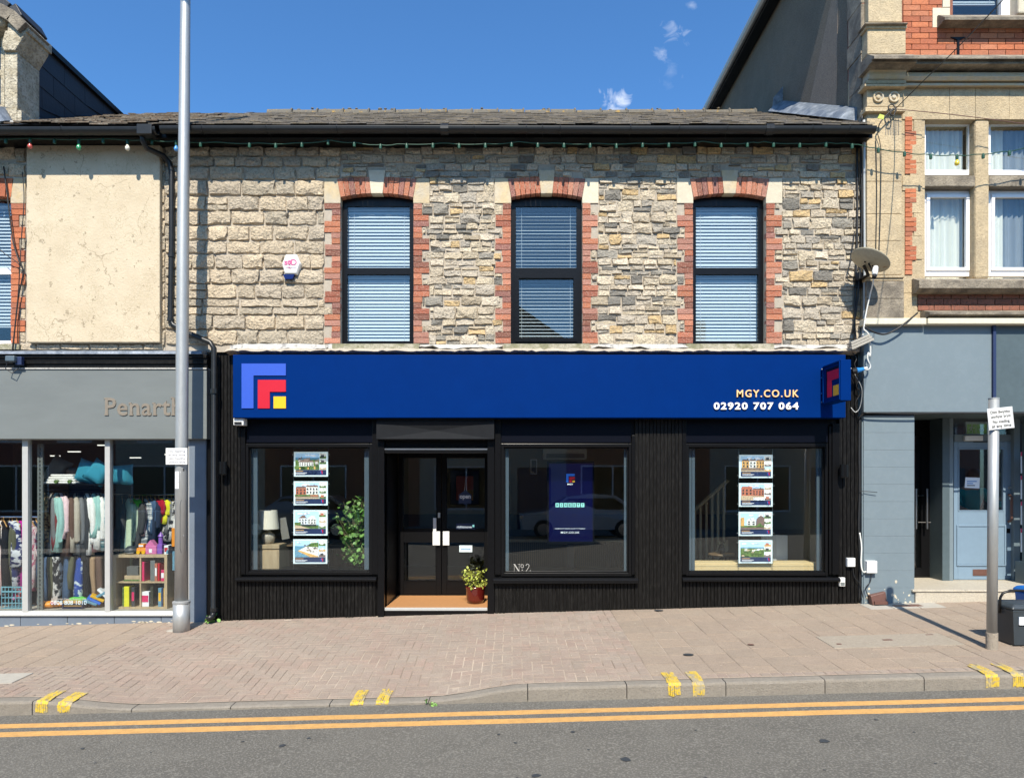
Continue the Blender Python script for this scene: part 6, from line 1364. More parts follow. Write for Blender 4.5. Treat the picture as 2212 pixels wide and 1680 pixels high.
cushion('small brown cushion left of the teal ones', 163, 1027, 34, 38, .42, 'brown_cushion', -6); cushion('dark grey pointed cushion behind the folded blanket', 125, 1016, 46, 62, .48, 'grey_cushion', 30)
t_ = thing('folded_blanket', 'folded white blanket with a green roll on the rack shelf', 'blanket', (X(130, .3), .3, Z(1045, .12))); zb = Z(1044.6, .12)
mb = MB(); [mb.loft([[(X(96 + q * 3, .2), .17 + .02 * q, zb + h0), (X(166 - q * 4, .2), .17 + .02 * q, zb + h0), (X(166 - q * 4, .2), .52, zb + h0), (X(96 + q * 3, .2), .52, zb + h0)] for h0 in (q * .033, q * .033 + .030)]) for q in range(4)]; mb.build('blanket', 'cloth_white', t_, bevel=.013)
for v in (121, 150): MB().tube([(X(v, .16), .15, zb + .03), (X(v + 4, .16), .5, zb + .03)], .026, 10).build('roll', 'print_green', t_)
# cube shelf and toys
yK = .16; kx0, kx1, kz0, kz1 = X(244.5, yK), X(361, yK), Z(1317, yK), Z(1197.5, yK); kd = .34
kb = thing('cube_shelf', 'pale wooden four-cube shelf filled with books and toys', 'shelf', ((kx0 + kx1) / 2, yK, kz0)); tk = .04
frame_mb(kx0, kx1, kz0, kz1, yK, yK + kd, tk).build('carcass', 'oak', kb, bevel=.002); xm, zm = (kx0 + kx1) / 2, (kz0 + kz1) / 2
MB().box(kx0 + tk, kx1 - tk, yK + .002, yK + kd, zm - .010, zm + .010).build('shelf_board', 'oak', kb); MB().box(xm - .010, xm + .010, yK + .004, yK + kd - .002, kz0 + tk, zm - .011).build('divider', 'oak', kb); MB().box(xm - .010, xm + .010, yK + .004, yK + kd - .002, zm + .011, kz1 - tk).build('divider', 'oak', kb)
def item(name, lab, cat, x0, x1, z0, h, mt, y0=yK + .03, dep=.16, band=None):
    t_ = thing(name, lab, cat, ((x0 + x1) / 2, y0, z0)); MB().box(x0, x1, y0, y0 + dep, z0, z0 + h).build('cover', mt, t_, bevel=.003)
    if band: MB().box(x0 + .006, x1 - .006, y0 - .002, y0 - .0002, z0 + h * .3, z0 + h * .75).build('printed_band', band, t_)
    return t_
KX = lambda v: X(v, yK)
zA, zB = zm + .011, kz0 + tk + .001
for a in (('book', 'slim green book lying flat at the shelf top left', 'book', 264, 301, zA, .022, 'print_green'), ('picture_frame', 'small wooden picture frame in the top left cube', 'picture frame', 266, 299, zA + .023, .055, 'oak'), ('ornament', 'grey glass block behind the small picture frame', 'ornament', 271, 296, zA + .079, .12, 'grey_cushion'), ('book', 'narrow pink book in the top left cube', 'book', 304, 309, zA, .26, 'print_pink'),
          ('book', 'grey book at the left of the top right cube', 'book', 322, 332, zA, .28, 'grey_fascia'), ('book', 'red book with white print in the top right cube', 'book', 331.5, 337, zA, .24, 'print_brick', 'paper'), ('book', 'second red book in the top right cube', 'book', 338, 342, zA, .24, 'logo_red'), ('box', 'small pink and white box in the top right cube', 'box', 345, 352.5, zA, .15, 'print_pink', 'paper'), ('book', 'white and navy annual in the top right cube', 'book', 353, 359, zA, .28, 'paper', 'print_navy'),
          ('game_box', 'lime green box in the lower left cube', 'box', 265, 276, zB, .27, 'cloth_yellow'), ('game_box', 'pale green box beside the lime one', 'box', 261.5, 264.5, zB, .26, 'print_green'), ('doll_box', 'dark boxed doll in the lower left cube', 'box', 281, 288, zB, .26, 'print_dark', 'print_pink'), ('game_box', 'white and pink toy box in the lower right cube', 'box', 303.5, 319, zB, .20, 'paper', 'print_pink'), ('book', 'tall dark green book in the lower right cube', 'book', 322, 328, zB, .27, 'leaf_dark'), ('book', 'blue book with yellow lettering in the lower right cube', 'book', 339, 346, zB, .25, 'print_sea', 'logo_yellow'), ('book', 'dark blue book in the lower right cube', 'book', 346.3, 350.5, zB, .25, 'print_navy'), ('book', 'yellow book at the right of the lower right cube', 'book', 351, 354, zB, .25, 'logo_yellow')):
    item(a[0], a[1], a[2], KX(a[3]), KX(a[4]), a[5], a[6], a[7], band=a[8] if len(a) > 8 else None)
zt_ = kz1
t_ = thing('grey_helmet', 'silver grey helmet on top of the cube shelf', 'helmet', (KX(274), yK + .14, zt_)); mb = MB(); mb.lathe([(.085, zt_ + .002), (.092, zt_ + .03), (.08, zt_ + .075), (.045, zt_ + .105), (0.001, zt_ + .112)], KX(274), yK + .12, 16); mb.build('shell', 'bin_grey', t_, smooth=True); MB().tube([(KX(264), yK + .05, zt_ + .02), (KX(274), yK + .02, zt_ + .015), (KX(284), yK + .05, zt_ + .02)], .008, 6).build('rim', 'steel', t_)
mat('toy_orange', (.78, .28, .02), .4, var=.05); mat('toy_purple', (.24, .10, .45), .4, var=.05); mat('toy_pink', (.62, .18, .38), .4, var=.1)
t_ = thing('toy_truck', 'orange and yellow toy truck on the cube shelf', 'toy', (KX(298), yK + .12, zt_)); x0 = KX(289); MB().box(x0, x0 + .13, yK + .06, yK + .16, zt_ + .03, zt_ + .085).build('body', 'toy_orange', t_, bevel=.012); MB().box(x0 + .02, x0 + .10, yK + .07, yK + .15, zt_ + .086, zt_ + .14).build('cab', 'toy_orange', t_, bevel=.012)
for q in (.03, .10): MB().tube([(x0 + q, yK + .05, zt_ + .026), (x0 + q, yK + .17, zt_ + .026)], .025, 10).build('wheel', 'logo_yellow', t_)
MB().box(x0 + .03, x0 + .09, yK + .067, yK + .0695, zt_ + .10, zt_ + .125).build('window', 'paper', t_)
t_ = thing('toy_castle', 'pink and purple toy castle on the cube shelf', 'toy', (KX(322), yK + .12, zt_)); x0 = KX(309); MB().box(x0, x0 + .15, yK + .06, yK + .2, zt_ + .001, zt_ + .11).build('base', 'toy_pink', t_, bevel=.006); MB().lathe([(.03, zt_ + .112), (.028, zt_ + .23), (.04, zt_ + .235), (.001, zt_ + .30)], x0 + .17, yK + .14, 12).build('tower', 'toy_purple', t_); MB().prism([(x0 - .01, zt_ + .111), (x0 + .12, zt_ + .111), (x0 + .055, zt_ + .19)], yK + .08, yK + .18).build('roof', 'toy_pink', t_); MB().box(x0 + .05, x0 + .09, yK + .056, yK + .0595, zt_ + .02, zt_ + .07).build('door', 'paper', t_)
MB().box(x0 + .151, x0 + .22, yK + .07, yK + .2, zt_ + .001, zt_ + .13).build('wing', 'toy_purple', t_, bevel=.006)
t_ = item('toy_boxes', 'white red and blue carton on the cube shelf', 'box', KX(352), KX(361), zt_ + .001, .12, 'paper', band='logo_red'); MB().box(KX(357), KX(361), yK + .027, yK + .0275, zt_ + .01, zt_ + .06).build('printed_band', 'print_sea', t_)
t_ = thing('skateboard', 'patterned skateboards standing beside the lamp post', 'skateboard', (X(375, .2), .2, qf))
for q, (v, mt, za, zb_) in enumerate(((372, 'toy_orange', 1140, 1180), (372, 'print_sea', 1190, 1232))): MB().box(X(v, .2) , X(v + 14, .2), .18 + q * .02, .195 + q * .02, Z(zb_, .2), Z(za, .2)).build('deck', mt, t_, bevel=.006)
# floor of the window
t_ = thing('toy_bag', 'bright orange soft toy lying in the window bottom', 'toy', (X(106, .2), .2, qf)); mb = MB(); mb.ball((X(102, .2), .22, qf + .05), .10, 12, sc=(1.2, .8, .5)); mb.ball((X(116, .2), .24, qf + .045), .07, 10, sc=(1.5, .8, .5)); mb.build('body', 'toy_orange', t_, smooth=True); MB().ball((X(118, .2), .17, qf + .07), .03, 8, sc=(1.6, .8, .7)).build('flap', 'logo_red', t_, smooth=True)
t_ = thing('game_tray', 'blue tray of small games under the phone number', 'tray', (X(158, .2), .2, qf)); frame_mb(X(136, .18), X(180, .18), qf + .001, qf + .07, .16, .4, .012).build('tray', 'print_navy', t_); MB().box(X(138, .2), X(178, .2), .18, .38, qf + .03, qf + .11).build('games', 'print_ochre', t_); MB().box(X(150, .2), X(185, .2), .2, .36, qf + .111, qf + .14).build('games', 'cloth_green', t_)
t_ = thing('puzzle_bags', 'pile of blue and yellow packaged toys at the window bottom', 'toys', (X(212, .2), .2, qf)); rr = random.Random(5)
for q in range(5): m_ = MB().box(-.09, .09, -.06, .06, -.018, .018); m_.xform(Matrix.Rotation(rr.uniform(-.5, .9), 4, 'Y') @ Matrix.Rotation(rr.uniform(-.4, .4), 4, 'Z')); m_.v = [(p[0] + X(198 + q * 7, .25), p[1] + .25, p[2] + qf + .08 + .03 * q) for p in m_.v]; m_.build('packet', ('print_sea', 'screen_blue', 'logo_yellow', 'print_sea', 'paper')[q], t_, bevel=.006)
t_ = thing('blue_crate', 'pale blue mesh crate of toys at the lower left', 'crate', (X(26, .2), .2, qf)); cx0, cx1, cz = X(5, .18), X(50, .18), qf
for q in range(4): frame_mb(cx0, cx1, cz + .002 + q * .075, cz + .002 + q * .075 + .072, .16, .165, .006 if q < 3 else .014).build('side_mesh', 'crate_blue', t_)
mb = MB(); 
for q in range(7): mb.box(lerp(cx0, cx1, q / 6) - .004, lerp(cx0, cx1, q / 6) + .004, .1655, .172, cz, cz + .30)
mb.build('slats', 'crate_blue', t_, kind='stuff'); MB().box(cx0, cx1, .172, .42, cz + .002, cz + .01).build('base', 'crate_blue', t_); mb = MB()
for q in range(9): mb.ball((rr.uniform(cx0 + .05, cx1 - .05), rr.uniform(.22, .36), cz + rr.uniform(.1, .3)), rr.uniform(.03, .06), 7, m=q % 3)
mb.build('toys', ['logo_red', 'print_sea', 'toy_pink'], t_, kind='stuff')
# ------------------------------------------------------------------ the taller stone and brick building on the right
rb = thing('ornate_building', 'tall cream stone and orange brick building with a blue shopfront', 'building', (X(2100), 0, 0))
RY = -.05; GXW = XR + .004; RX1 = 11.5; RZT = 10.1
def RXx(v, y=RY): return X(v, y)
def RZz(v, y=RY): return Z(v, y)
wx0, wx1, wz0, wz1 = X(1993), X(2280), RZz(602), RZz(259)
ux0, ux1, uz0, uz1 = X(2053), X(2280), RZz(34), RZz(-150)
mb = panels(GXW, RX1, RZz(703), RZz(141), RY, .35, [(wx0, wx1, wz0, wz1)], MB()); mb.build('wall', 'ashlar', rb)
panels(GXW, RX1, RZz(141) + .001, RZT - .02, RY, .35, [(ux0, ux1, uz0, uz1)], MB()).build('upper_wall', 'sooty_brick', rb)
# side wall towards the lower roof, with its ashlar return
MB().box(GXW, GXW + .3, .36, 15, 3.2, RZT - .02).build('side_wall', 'pebbledash', rb)
zq = 5.9; rr = random.Random(12)
while zq < RZT:
    h_ = rr.uniform(.28, .42); MB().box(GXW - .012 - rr.uniform(0, .01), GXW + .2, RY - .004 + rr.uniform(0, .004), .30 + rr.choice((0, .04)), zq + .004, min(zq + h_, RZT) - .004).build('return_stone', 'weathered_ashlar', rb, bevel=.008); zq += h_
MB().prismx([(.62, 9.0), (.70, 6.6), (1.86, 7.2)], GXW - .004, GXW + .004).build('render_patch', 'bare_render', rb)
mb = MB(); mb.box(GXW - .20, GXW - .02, -.1, 15, RZT - .10, RZT - .06); mb.box(GXW - .20, GXW - .17, -.1, 15, RZT - .06, RZT + .12); mb.build('eaves_board', 'black_paint', rb)
MB().tube([(GXW - .25, -.1, RZT + .02), (GXW - .25, 15, RZT + .02)], .07, 10).build('gutter', 'galvanised', rb)
MB().add([(GXW - .22, -.1, RZT + .10), (GXW - .22, 15, RZT + .10), (8, 15, RZT + 2.6), (8, -.1, RZT + 2.6), (RX1, -.1, RZT + .2), (RX1, 15, RZT + .2)], [(0, 3, 2, 1), (3, 4, 5, 2)]).build('roof', 'dark_slate', rb)
# pilaster at the corner
PX = (1873, 1948)
def pblock(va, vb, vt, vbm, y0, mt, name='pilaster_block', bev=.006):
    return MB().box(X(va, y0), X(vb, y0), y0, RY - .001, Z(vbm, y0) + .002, Z(vt, y0) - .002).build(name, mt, rb, bevel=bev)
for va_, vb_ in ((241, 325), (325, 392), (392, 462), (462, 520), (520, 594)): pblock(1873, 1948, va_, vb_, -.15, 'ashlar')
pblock(1868, 1954, 594, 600, -.19, 'ashlar', 'base_mould'); pblock(1870, 1951, 600, 607, -.17, 'ashlar', 'base_mould')
pblock(1872, 1953, 607, 645, -.17, 'weathered_ashlar'); pblock(1872, 1953, 645, 687, -.17, 'weathered_ashlar')
pblock(1870, 1957, 231, 241, -.21, 'ashlar', 'neck_mould'); pblock(1873, 1950, 187, 231, -.16, 'ashlar', 'frieze_block')
pblock(1868, 1960, 181, 187, -.24, 'ashlar', 'cap_mould'); pblock(1870, 1958, 173, 181, -.20, 'ashlar', 'cap_mould'); 
mb = MB(); rings = []
for (y, v) in ((-.17, 173), (-.20, 170), (-.22, 164), (-.22, 158), (-.26, 150)): rings.append([(X(1872, -.16), y, Z(v, -.2)), (X(1952, -.16), y, Z(v, -.2)), (X(1952, -.16), RY, Z(v, -.2)), (X(1872, -.16), RY, Z(v, -.2))])
mb.loft(rings).build('cushion_mould', 'bath_stone', rb, bevel=.006)
for v in (1897, 1931):
    x, z = X(v, -.17), Z(210, -.17); mb = MB(); n_ = 18
    def ring(r, y): return [(x + r * math.cos(2 * math.pi * q / n_), y, z + r * math.sin(2 * math.pi * q / n_)) for q in range(n_)]
    mb.loft([ring(.070, -.160), ring(.068, -.185), ring(.052, -.185), ring(.045, -.166), ring(.032, -.168), ring(.022, -.185), ring(.001, -.19)], caps=False).build('roundel', 'bath_stone', rb, smooth=False)
mb = MB()
for q in range(6): mb.box(X(1912 + q * 5.5, -.15), X(1914.3 + q * 5.5, -.15), -.153, -.1505, Z(292, -.15), Z(254, -.15))
mb.build('flutes', 'weathered_ashlar', rb, kind='stuff')
def cornice(va, vb, steps, mt, name, side=False):
    x0 = X(va, -.2) if isinstance(va, (int, float)) else va; x1 = RX1 if vb is None else X(vb, -.2)
    pts = [(RY - .001, Z(steps[0][1], steps[0][0]))] + [(y, Z(v, y)) for y, v in steps] + [(RY - .001, Z(steps[-1][1], steps[-1][0]))]
    return MB().prismx(pts, x0, x1).build(name, mt, rb, bevel=0)
cornice(1866, 1962, [(-.30, 118), (-.46, 121), (-.46, 127), (-.40, 129), (-.40, 134), (-.34, 139), (-.28, 147)], 'weathered_ashlar', 'cornice'); cornice(1963, None, [(-.16, 119), (-.36, 123), (-.36, 127), (-.30, 129), (-.31, 138), (-.24, 143)], 'weathered_ashlar', 'cornice')
cornice(1950, None, [(-.08, 156), (-.17, 157), (-.19, 165), (-.16, 174), (-.10, 178)], 'bath_stone', 'string_course'); cornice(1950, None, [(-.10, 179), (-.13, 180), (-.13, 185), (-.09, 187)], 'bath_stone', 'string_course')
# pedestal above the cornice
def ped(va, vb, vt, vbm, y0, mt): return pblock(va, vb, vt, vbm, y0, mt, 'pedestal_block', .01)
ped(1874, 1957, 62, 117, -.20, 'ashlar'); ped(1869, 1962, 48, 52, -.26, 'weathered_ashlar'); ped(1871, 1960, 52, 61.5, -.22, 'ashlar')
for va_, vb_ in ((-20, 48), (-90, -20), (-160, -90)): ped(1876, 1949, va_, vb_, -.16, 'ashlar')
# ashlar facing round the windows
rr = random.Random(17)
def face(va, vb, vt, vbm, y0=-.062, mt='ashlar'): return MB().box(X(va, y0) + .002, X(vb, y0) - .002, y0 - rr.uniform(0, .003), RY - .0005, Z(vbm, y0) + .002, Z(vt, y0) - .002).build('ashlar_block', mt, rb, bevel=.003)
for va, vb in ((1949, 2051), (2051, 2107), (2107, 2180), (2180, 2280)): face(va, vb, 189, 258.5)
for va, vb, vt, vbm in ((1974, 1992.5, 259, 300), (1966, 1992.5, 300, 352), (1966, 1992.5, 352, 396), (1966, 1992.5, 412, 460), (1974, 1992.5, 460, 510), (1966, 1992.5, 510, 560), (1950, 1992.5, 596, 633), (1949, 1981, 633, 690)):
    face(va, vb, vt, vbm)
face(1949, 1992.5, 380, 412); face(1949, 1992, 232, 253) if False else None
# toothed brick strip
bk = (RZz(253) - RZz(594)) / 33; z = RZz(594)
for k in range(33):
    wide = (k // 3) % 2 == 1
    if not (Z(412, -.06) < z + bk * .5 < Z(380, -.06)): add_brick(X(1949), X(1974 if wide else 1965.5), z, z + bk, rb, 'orange_brick', y0=-.066, y1=RY - .0006)
    z += bk
# upper brickwork
bh = (Z(60) - Z(120)) / 5; z = Z(119.5, -.07); k = 0
while z < Z(-70):
    x = X(1950, -.06) - (.11 if k % 2 else 0); zc = z + bh / 2
    while x < X(2290):
        x1 = x + .225; a, b_ = max(x, X(1950, -.06)), x1
        lim = None
        if Z(60, -.07) < zc: lim = X(2014 if zc < Z(17, -.07) else 2035, -.06)
        elif Z(52, -.07) < zc: lim = X(2036, -.06)
        elif Z(35, -.07) < zc: lim = X(2036, -.06)
        if lim: b_ = min(b_, lim)
        if b_ - a > .03: add_brick(a, b_, z, z + bh, rb, 'orange_brick', y0=-.068, y1=RY - .0006)
        x = x1
    z += bh; k += 1
face(2014.5, 2052.5, 17, 60, -.07, 'pale_stone'); face(2036, 2052.5, -45, 16.5, -.07, 'pale_stone'); face(2020, 2052.5, -100, -45.5, -.07, 'pale_stone')
cornice(2037, None, [(-.10, 33), (-.24, 37), (-.24, 43), (-.20, 46), (-.16, 52)], 'weathered_ashlar', 'window_sill')
mb = MB(); x = X(2070, -.08); mb.prism([(x - .10, Z(81, -.08)), (x - .015, Z(87, -.08)), (x - .015, Z(119, -.08)), (x + .015, Z(119, -.08)), (x + .015, Z(87, -.08)), (x + .10, Z(81, -.08))], -.085, -.0705); mb.build('iron_bracket', 'black_metal', rb)
# upper window
yw = .08
fr = frame_mb(ux0 - .02, X(2188, yw), uz0, uz1 + .2, yw, yw + .07, .05); fr.box(X(2161, yw), X(2188, yw), yw - .02, yw + .06, uz0, uz1 + .2); w_ = fr.build('upper_window', 'upvc', rb); pane(ux0, X(2162, yw), uz0 + .04, uz1 + .2, yw + .03, 'pane', w_, 'window_glass'); blind(ux0, X(2160, yw), Z(14, .2), uz1 + .2, yw + .11, w_, pitch=.05)
MB().box(X(2188.5), X(2210), -.10, .12, uz0, uz1).build('mullion', 'pale_stone', rb, bevel=.02); MB().box(X(2210.5), X(2280), yw, yw + .06, uz0, uz1).build('upper_window', 'window_glass', rb)
MB().box(ux0 - .3, ux1 + .2, .8, .82, uz0 - .2, uz1 + .4).build('room_back', 'dark_wall', rb)
# mullioned windows
yg = .07
mb = MB().box(X(2101), X(2132), -.055, .16, wz0, wz1); mb.build('mullion', 'ashlar', rb, bevel=.03)
MB().box(X(2241), X(2280), -.055, .16, wz0, wz1).build('mullion', 'ashlar', rb, bevel=.03)
for va, vb in ((1992, 2101.5), (2131.5, 2241.5)):
    MB().box(X(va), X(vb), -.052, .16, RZz(403), RZz(379.5)).build('transom', 'weathered_ashlar', rb, bevel=.012)
for (va, vb) in ((1993, 2100.5), (2133, 2240.5)):
    for (vt, vbm, up) in ((262, 378.5, True), (412, 597, False)):
        x0, x1, z0, z1 = X(va, yg), X(vb, yg), Z(vbm, yg), Z(vt, yg)
        fr = frame_mb(x0 + (.0 if va < 2100 else 0), x1, z0, z1, yg, yg + .06, .045, tb=.07, tt=.05)
        if not up: frame_mb(x0 + .046, x1 - .046, z0 + .071, z1 - .051, yg - .018, yg + .03, .045, fr)
        w_ = fr.build('window', 'upvc', rb, org=(x0, yg, z0), bevel=.005); pane(x0 + .04, x1 - .04, z0 + .06, z1 - .045, yg + .02, 'pane', w_, 'shop_glass')
        mb = MB(); n_ = 40; xx_ = [lerp(x0 + .03, x1 - .03, q / n_) for q in range(n_ + 1)]
        for q in range(n_):
            ya, yb_ = (yg + .16 + .018 * math.sin(k * 1.35) * (1.4 if k % 9 < 3 else .6) for k in (q, q + 1)); mb.quad((xx_[q], ya, z0), (xx_[q + 1], yb_, z0), (xx_[q + 1], yb_, z1), (xx_[q], ya, z1), 1 if (va > 2100 and q > 18) or (va < 2100 and 3 < q < 7) else 0)
        mb.build('curtain', ['curtain', 'grey_curtain'], w_, smooth=True)
MB().box(wx0 - .3, wx1 + .2, .9, .92, wz0 - .3, wz1 + .4).build('room_back', 'dark_wall', rb)
# sill band, low brick band, ledge
cornice(1982, None, [(-.10, 602), (-.24, 606), (-.24, 622), (-.16, 632)], 'weathered_ashlar', 'window_sill')
bh = (Z(633) - Z(671)) / 3
for k in range(3):
    x = X(1980, -.06) - (.1 if k % 2 else 0)
    while x < X(2270): a = max(x, X(1982, -.06)); add_brick(a, x + .225, Z(671, -.06) + k * bh, Z(671, -.06) + (k + 1) * bh, rb, 'sooty_brick', y0=-.068, y1=RY - .0006); x += .225
cornice(2002, None, [(-.12, 671), (-.26, 674), (-.26, 679), (-.18, 686)], 'weathered_ashlar', 'stone_ledge')
MB().box(X(1868, -.2), X(2001, -.2), -.21, RY, Z(701, -.2), Z(687, -.2)).build('cream_cornice', 'cream_wood', rb, bevel=.01); MB().box(X(2002, -.2), RX1, -.23, RY, Z(700.5, -.2), Z(688, -.2)).build('cream_cornice', 'cream_wood', rb, bevel=.01)
# shop fascia boards
BF = -.12
zf = Z(890, BF)
bsn = thing('blank_sign_board', 'plain pale blue-grey sign board over the right-hand shop', 'sign board', (X(2010), BF, zf))
MB().box(X(1866, BF), X(2142, BF), BF, -.055, zf, Z(702, BF)).build('board', 'slate_blue_paint', bsn, bevel=.004)
bs2 = thing('blank_sign_board', 'dark green-grey sign board running out of the right edge', 'sign board', (X(2200), BF, zf)); MB().box(X(2149.5, BF), RX1, BF, -.055, zf, Z(702, BF)).build('board', 'dark_teal_paint', bs2, bevel=.004); MB().box(X(2142.5, BF), X(2149, BF), BF - .03, -.055, zf, Z(702, BF)).build('end_batten', 'print_navy', bs2, bevel=.004)
panels(GXW, RX1, -.4, Z(702), RY + .012, .3, [(X(1970) + .001, X(2420), -.4, zf + .02)], MB()).build('shop_wall', 'slate_blue_paint', rb)
# painted blockwork pier
z0 = pav(X(1915), 0) - .1; zt = Z(898); nb = 11; hb = (zt - Z(1305)) / nb; zc = zt
x0, x1 = X(1861), X(1970)
for k in range(nb):
    zz0 = zc - hb; 
    if k == nb - 1: zz0 = z0
    split = x0 + (x1 - x0) * (.38 if k % 2 else .62)
    for (a, b_) in ((x0, x1),): MB().box(a + (.0006 if a > x0 else 0), b_ - (.0006 if b_ < x1 else 0), -.056 - rr.uniform(0, .001), RY + .0105, zz0 + .0006, zc - .0004).build('pier_block', 'slate_blue_paint', rb, bevel=.003)
    zc = zz0
MB().box(x0, x1, -.05, RY + .0105, zt + .001, zf - .001).build('pier_cap', 'black_paint', rb)
mb = MB(); rl = random.Random(44)
for k in range(30):
    x = rl.uniform(x0 + .02, x1 - .02); z = pav(x, 0) + abs(rl.gauss(0, .10)); r = rl.uniform(.004, .022)
    mb.add([(x + r * rl.uniform(.7, 1.2) * math.cos(a), -.0592, z + 1.2 * r * rl.uniform(.6, 1.3) * math.sin(a)) for a in (0, 1.2, 2.4, 3.6, 4.8)], [(4, 3, 2, 1, 0)])
mb.build('flaked_patch', 'pale_stone', rb, kind='stuff')
# entrance recess
YD2 = .82; zst = Z(1273, -.08); xe0, xe1 = X(1970) + .003, X(2420)
MB().box(xe0, xe1, -.08, YD2 + .5, -.4, zst - .03).build('step', 'terrazzo', rb, bevel=.01)
for va, vb in ((1970.2, 2085), (2085, 2212), (2212, 2300), (2300, 2420)): MB().box(X(va, -.08) + .0015, X(vb, -.08) - .0015, -.095, YD2 + .4, zst - .029, zst).build('step_slab', 'terrazzo', rb, bevel=.006)
MB().box(xe0, xe1, -.03, 2.6, zf + .0, zf + .05).build('recess_ceiling', 'dark_teal_paint', rb)
# pier with receding face
xpr = X(2051, .75); MB().box(xpr - .10, xpr, .75, 1.06, zst, zf).build('door_pier', 'dark_teal_paint', rb, bevel=.004); MB().box(xpr - .1, xpr - .0, 1.0, 1.3, zst, zf).build('door_pier', 'black_paint', rb) if False else None
MB().box(X(2051.5, .75), X(2060, .75), .755, .90, zst, zf).build('door_post', 'slate_blue_paint', rb, bevel=.004); MB().box(X(2191, .75), X(2204, .75), .755, .90, zst, zf).build('door_post', 'slate_blue_paint', rb, bevel=.004)
# black glazed door, mostly behind the pier
yb = 1.06; bx0, bx1 = xe0 - .02, xpr - .101; zt_ = zf - .12
bd = thing('black_door_leaf', None, None, (bx0, yb, zst)); bd.parent = rb; bd.location = Vector((bx0, yb, zst)) - woff(rb)
bd['label'] = 'dark glazed door in the shaded corner with two steel bar handles'
frame_mb(bx0, bx1, zst + .004, zt_, yb, yb + .05, .12, tb=.14).build('frame', 'black_metal', bd); pane(bx0 + .11, bx1 - .11, zst + .13, zt_ - .11, yb + .02, 'pane', bd)
for v, y in ((1979, yb - .05), (2003, yb - .09)): MB().tube([(X(v, y), y, Z(1142, y)), (X(v, y), y, Z(1055, y))], .014, 10).build('handle', 'steel', bd)
mb = MB(); mb.tube([(X(1979, yb), yb - .05, Z(1127, yb)), (X(2003, yb), yb - .09, Z(1127, yb))], .006, 6); mb.tube([(X(1979, yb), yb - .05, Z(1070, yb)), (X(1995, yb), yb + .0, Z(1070, yb))], .006, 6); mb.build('handle_stay', 'steel', bd)
MB().box(bx0, bx1, yb, yb + .05, zt_ + .001, zf).build('door_head', 'black_paint', rb)
# blue door
qx0, qx1 = X(2060.5, YD2), X(2190.5, YD2); zd0, zd1 = Z(1251, YD2), Z(954, YD2)
bdr = thing('blue_door', None, None, (qx0, YD2, zst)); bdr.parent = rb; bdr.location = Vector((qx0, YD2, zst)) - woff(rb); bdr['label'] = 'pale blue half-glazed shop door with a brass letterbox'
g0, g1, gzb, gzt = X(2069.5, YD2), X(2169, YD2), Z(1104, YD2), Z(968, YD2)
mb = panels(qx0, qx1, zst + .006, zd1, YD2, YD2 + .05, [(g0, g1, gzb, gzt)], MB()); mb.build('leaf', 'door_blue', bdr, bevel=.004)
frame_mb(g0 + .001, g1 - .001, gzb + .001, gzt - .001, YD2 - .006, YD2 + .03, .015).build('glazing_bead', 'door_blue', bdr)
frame_mb(X(2066, YD2), X(2173, YD2), Z(1222, YD2), Z(1133, YD2), YD2 - .016, YD2 - .0005, .026).build('panel_moulding', 'door_blue', bdr, bevel=.006); MB().box(X(2066, YD2) + .027, X(2173, YD2) - .027, YD2 - .006, YD2 - .0004, Z(1222, YD2) + .027, Z(1133, YD2) - .027).build('panel', 'door_blue', bdr, bevel=.006)
pane(g0, g1, gzb, gzt, YD2 + .02, 'pane', bdr)
MB().box(X(2101, YD2), X(2148, YD2), YD2 - .008, YD2 - .0004, Z(1243, YD2), Z(1229, YD2)).build('letterbox', 'brown_plastic', bdr, bevel=.003); MB().box(X(2104, YD2), X(2145, YD2), YD2 - .011, YD2 - .0085, Z(1240, YD2), Z(1232, YD2)).build('flap', 'brown_plastic', bdr)
MB().tube([(X(2178, YD2), YD2 - .01, Z(1068, YD2)), (X(2178, YD2), YD2 - .07, Z(1072, YD2)), (X(2177.5, YD2), YD2 - .07, Z(1122, YD2)), (X(2178, YD2), YD2 - .01, Z(1126, YD2))], .018, 8).build('handle', 'brown_plastic', bdr)
MB().tube([(X(2180, YD2), YD2 - .012, Z(1053, YD2)), (X(2180, YD2), YD2 - .0005, Z(1053, YD2))], .022, 12).build('lock', 'steel', bdr); MB().box(X(2174, YD2), X(2182, YD2), YD2 - .004, YD2 - .0004, Z(1151, YD2), Z(1141, YD2)).build('lock_plate', 'black_metal', bdr)
cl = MB().box(X(2080, YD2), X(2119, YD2), YD2 - .05, YD2 - .0005, Z(952, YD2), Z(941, YD2)).build('door_closer', 'white_plastic', bdr, bevel=.006); MB().tube([(X(2100, YD2), YD2 - .03, Z(954, YD2)), (X(2134, YD2), YD2 - .04, Z(954, YD2))], .007, 6).build('closer_arm', 'black_metal', bdr)
MB().box(qx0, qx1, YD2 - .012, YD2 + .06, zd1 + .003, Z(938, YD2)).build('door_head', 'slate_blue_paint', rb, bevel=.004); pane(qx0, qx1, Z(938, YD2), zf, YD2 + .02, 'fanlight', rb)
nt_ = thing('door_notice', 'white paper notice taped inside the blue door glass', 'notice', (X(2095, YD2), YD2, Z(1050, YD2)))
mb = MB(); P_ = [(X(2081, .86), Z(1053, .86)), (X(2113, .86), Z(1054.5, .86)), (X(2114, .86), Z(1031.5, .86)), (X(2083, .86), Z(1030.5, .86))]; yy_ = YD2 + .012; mb.prism(P_, yy_, yy_ + .002); mb.build('sheet', 'paper', nt_)
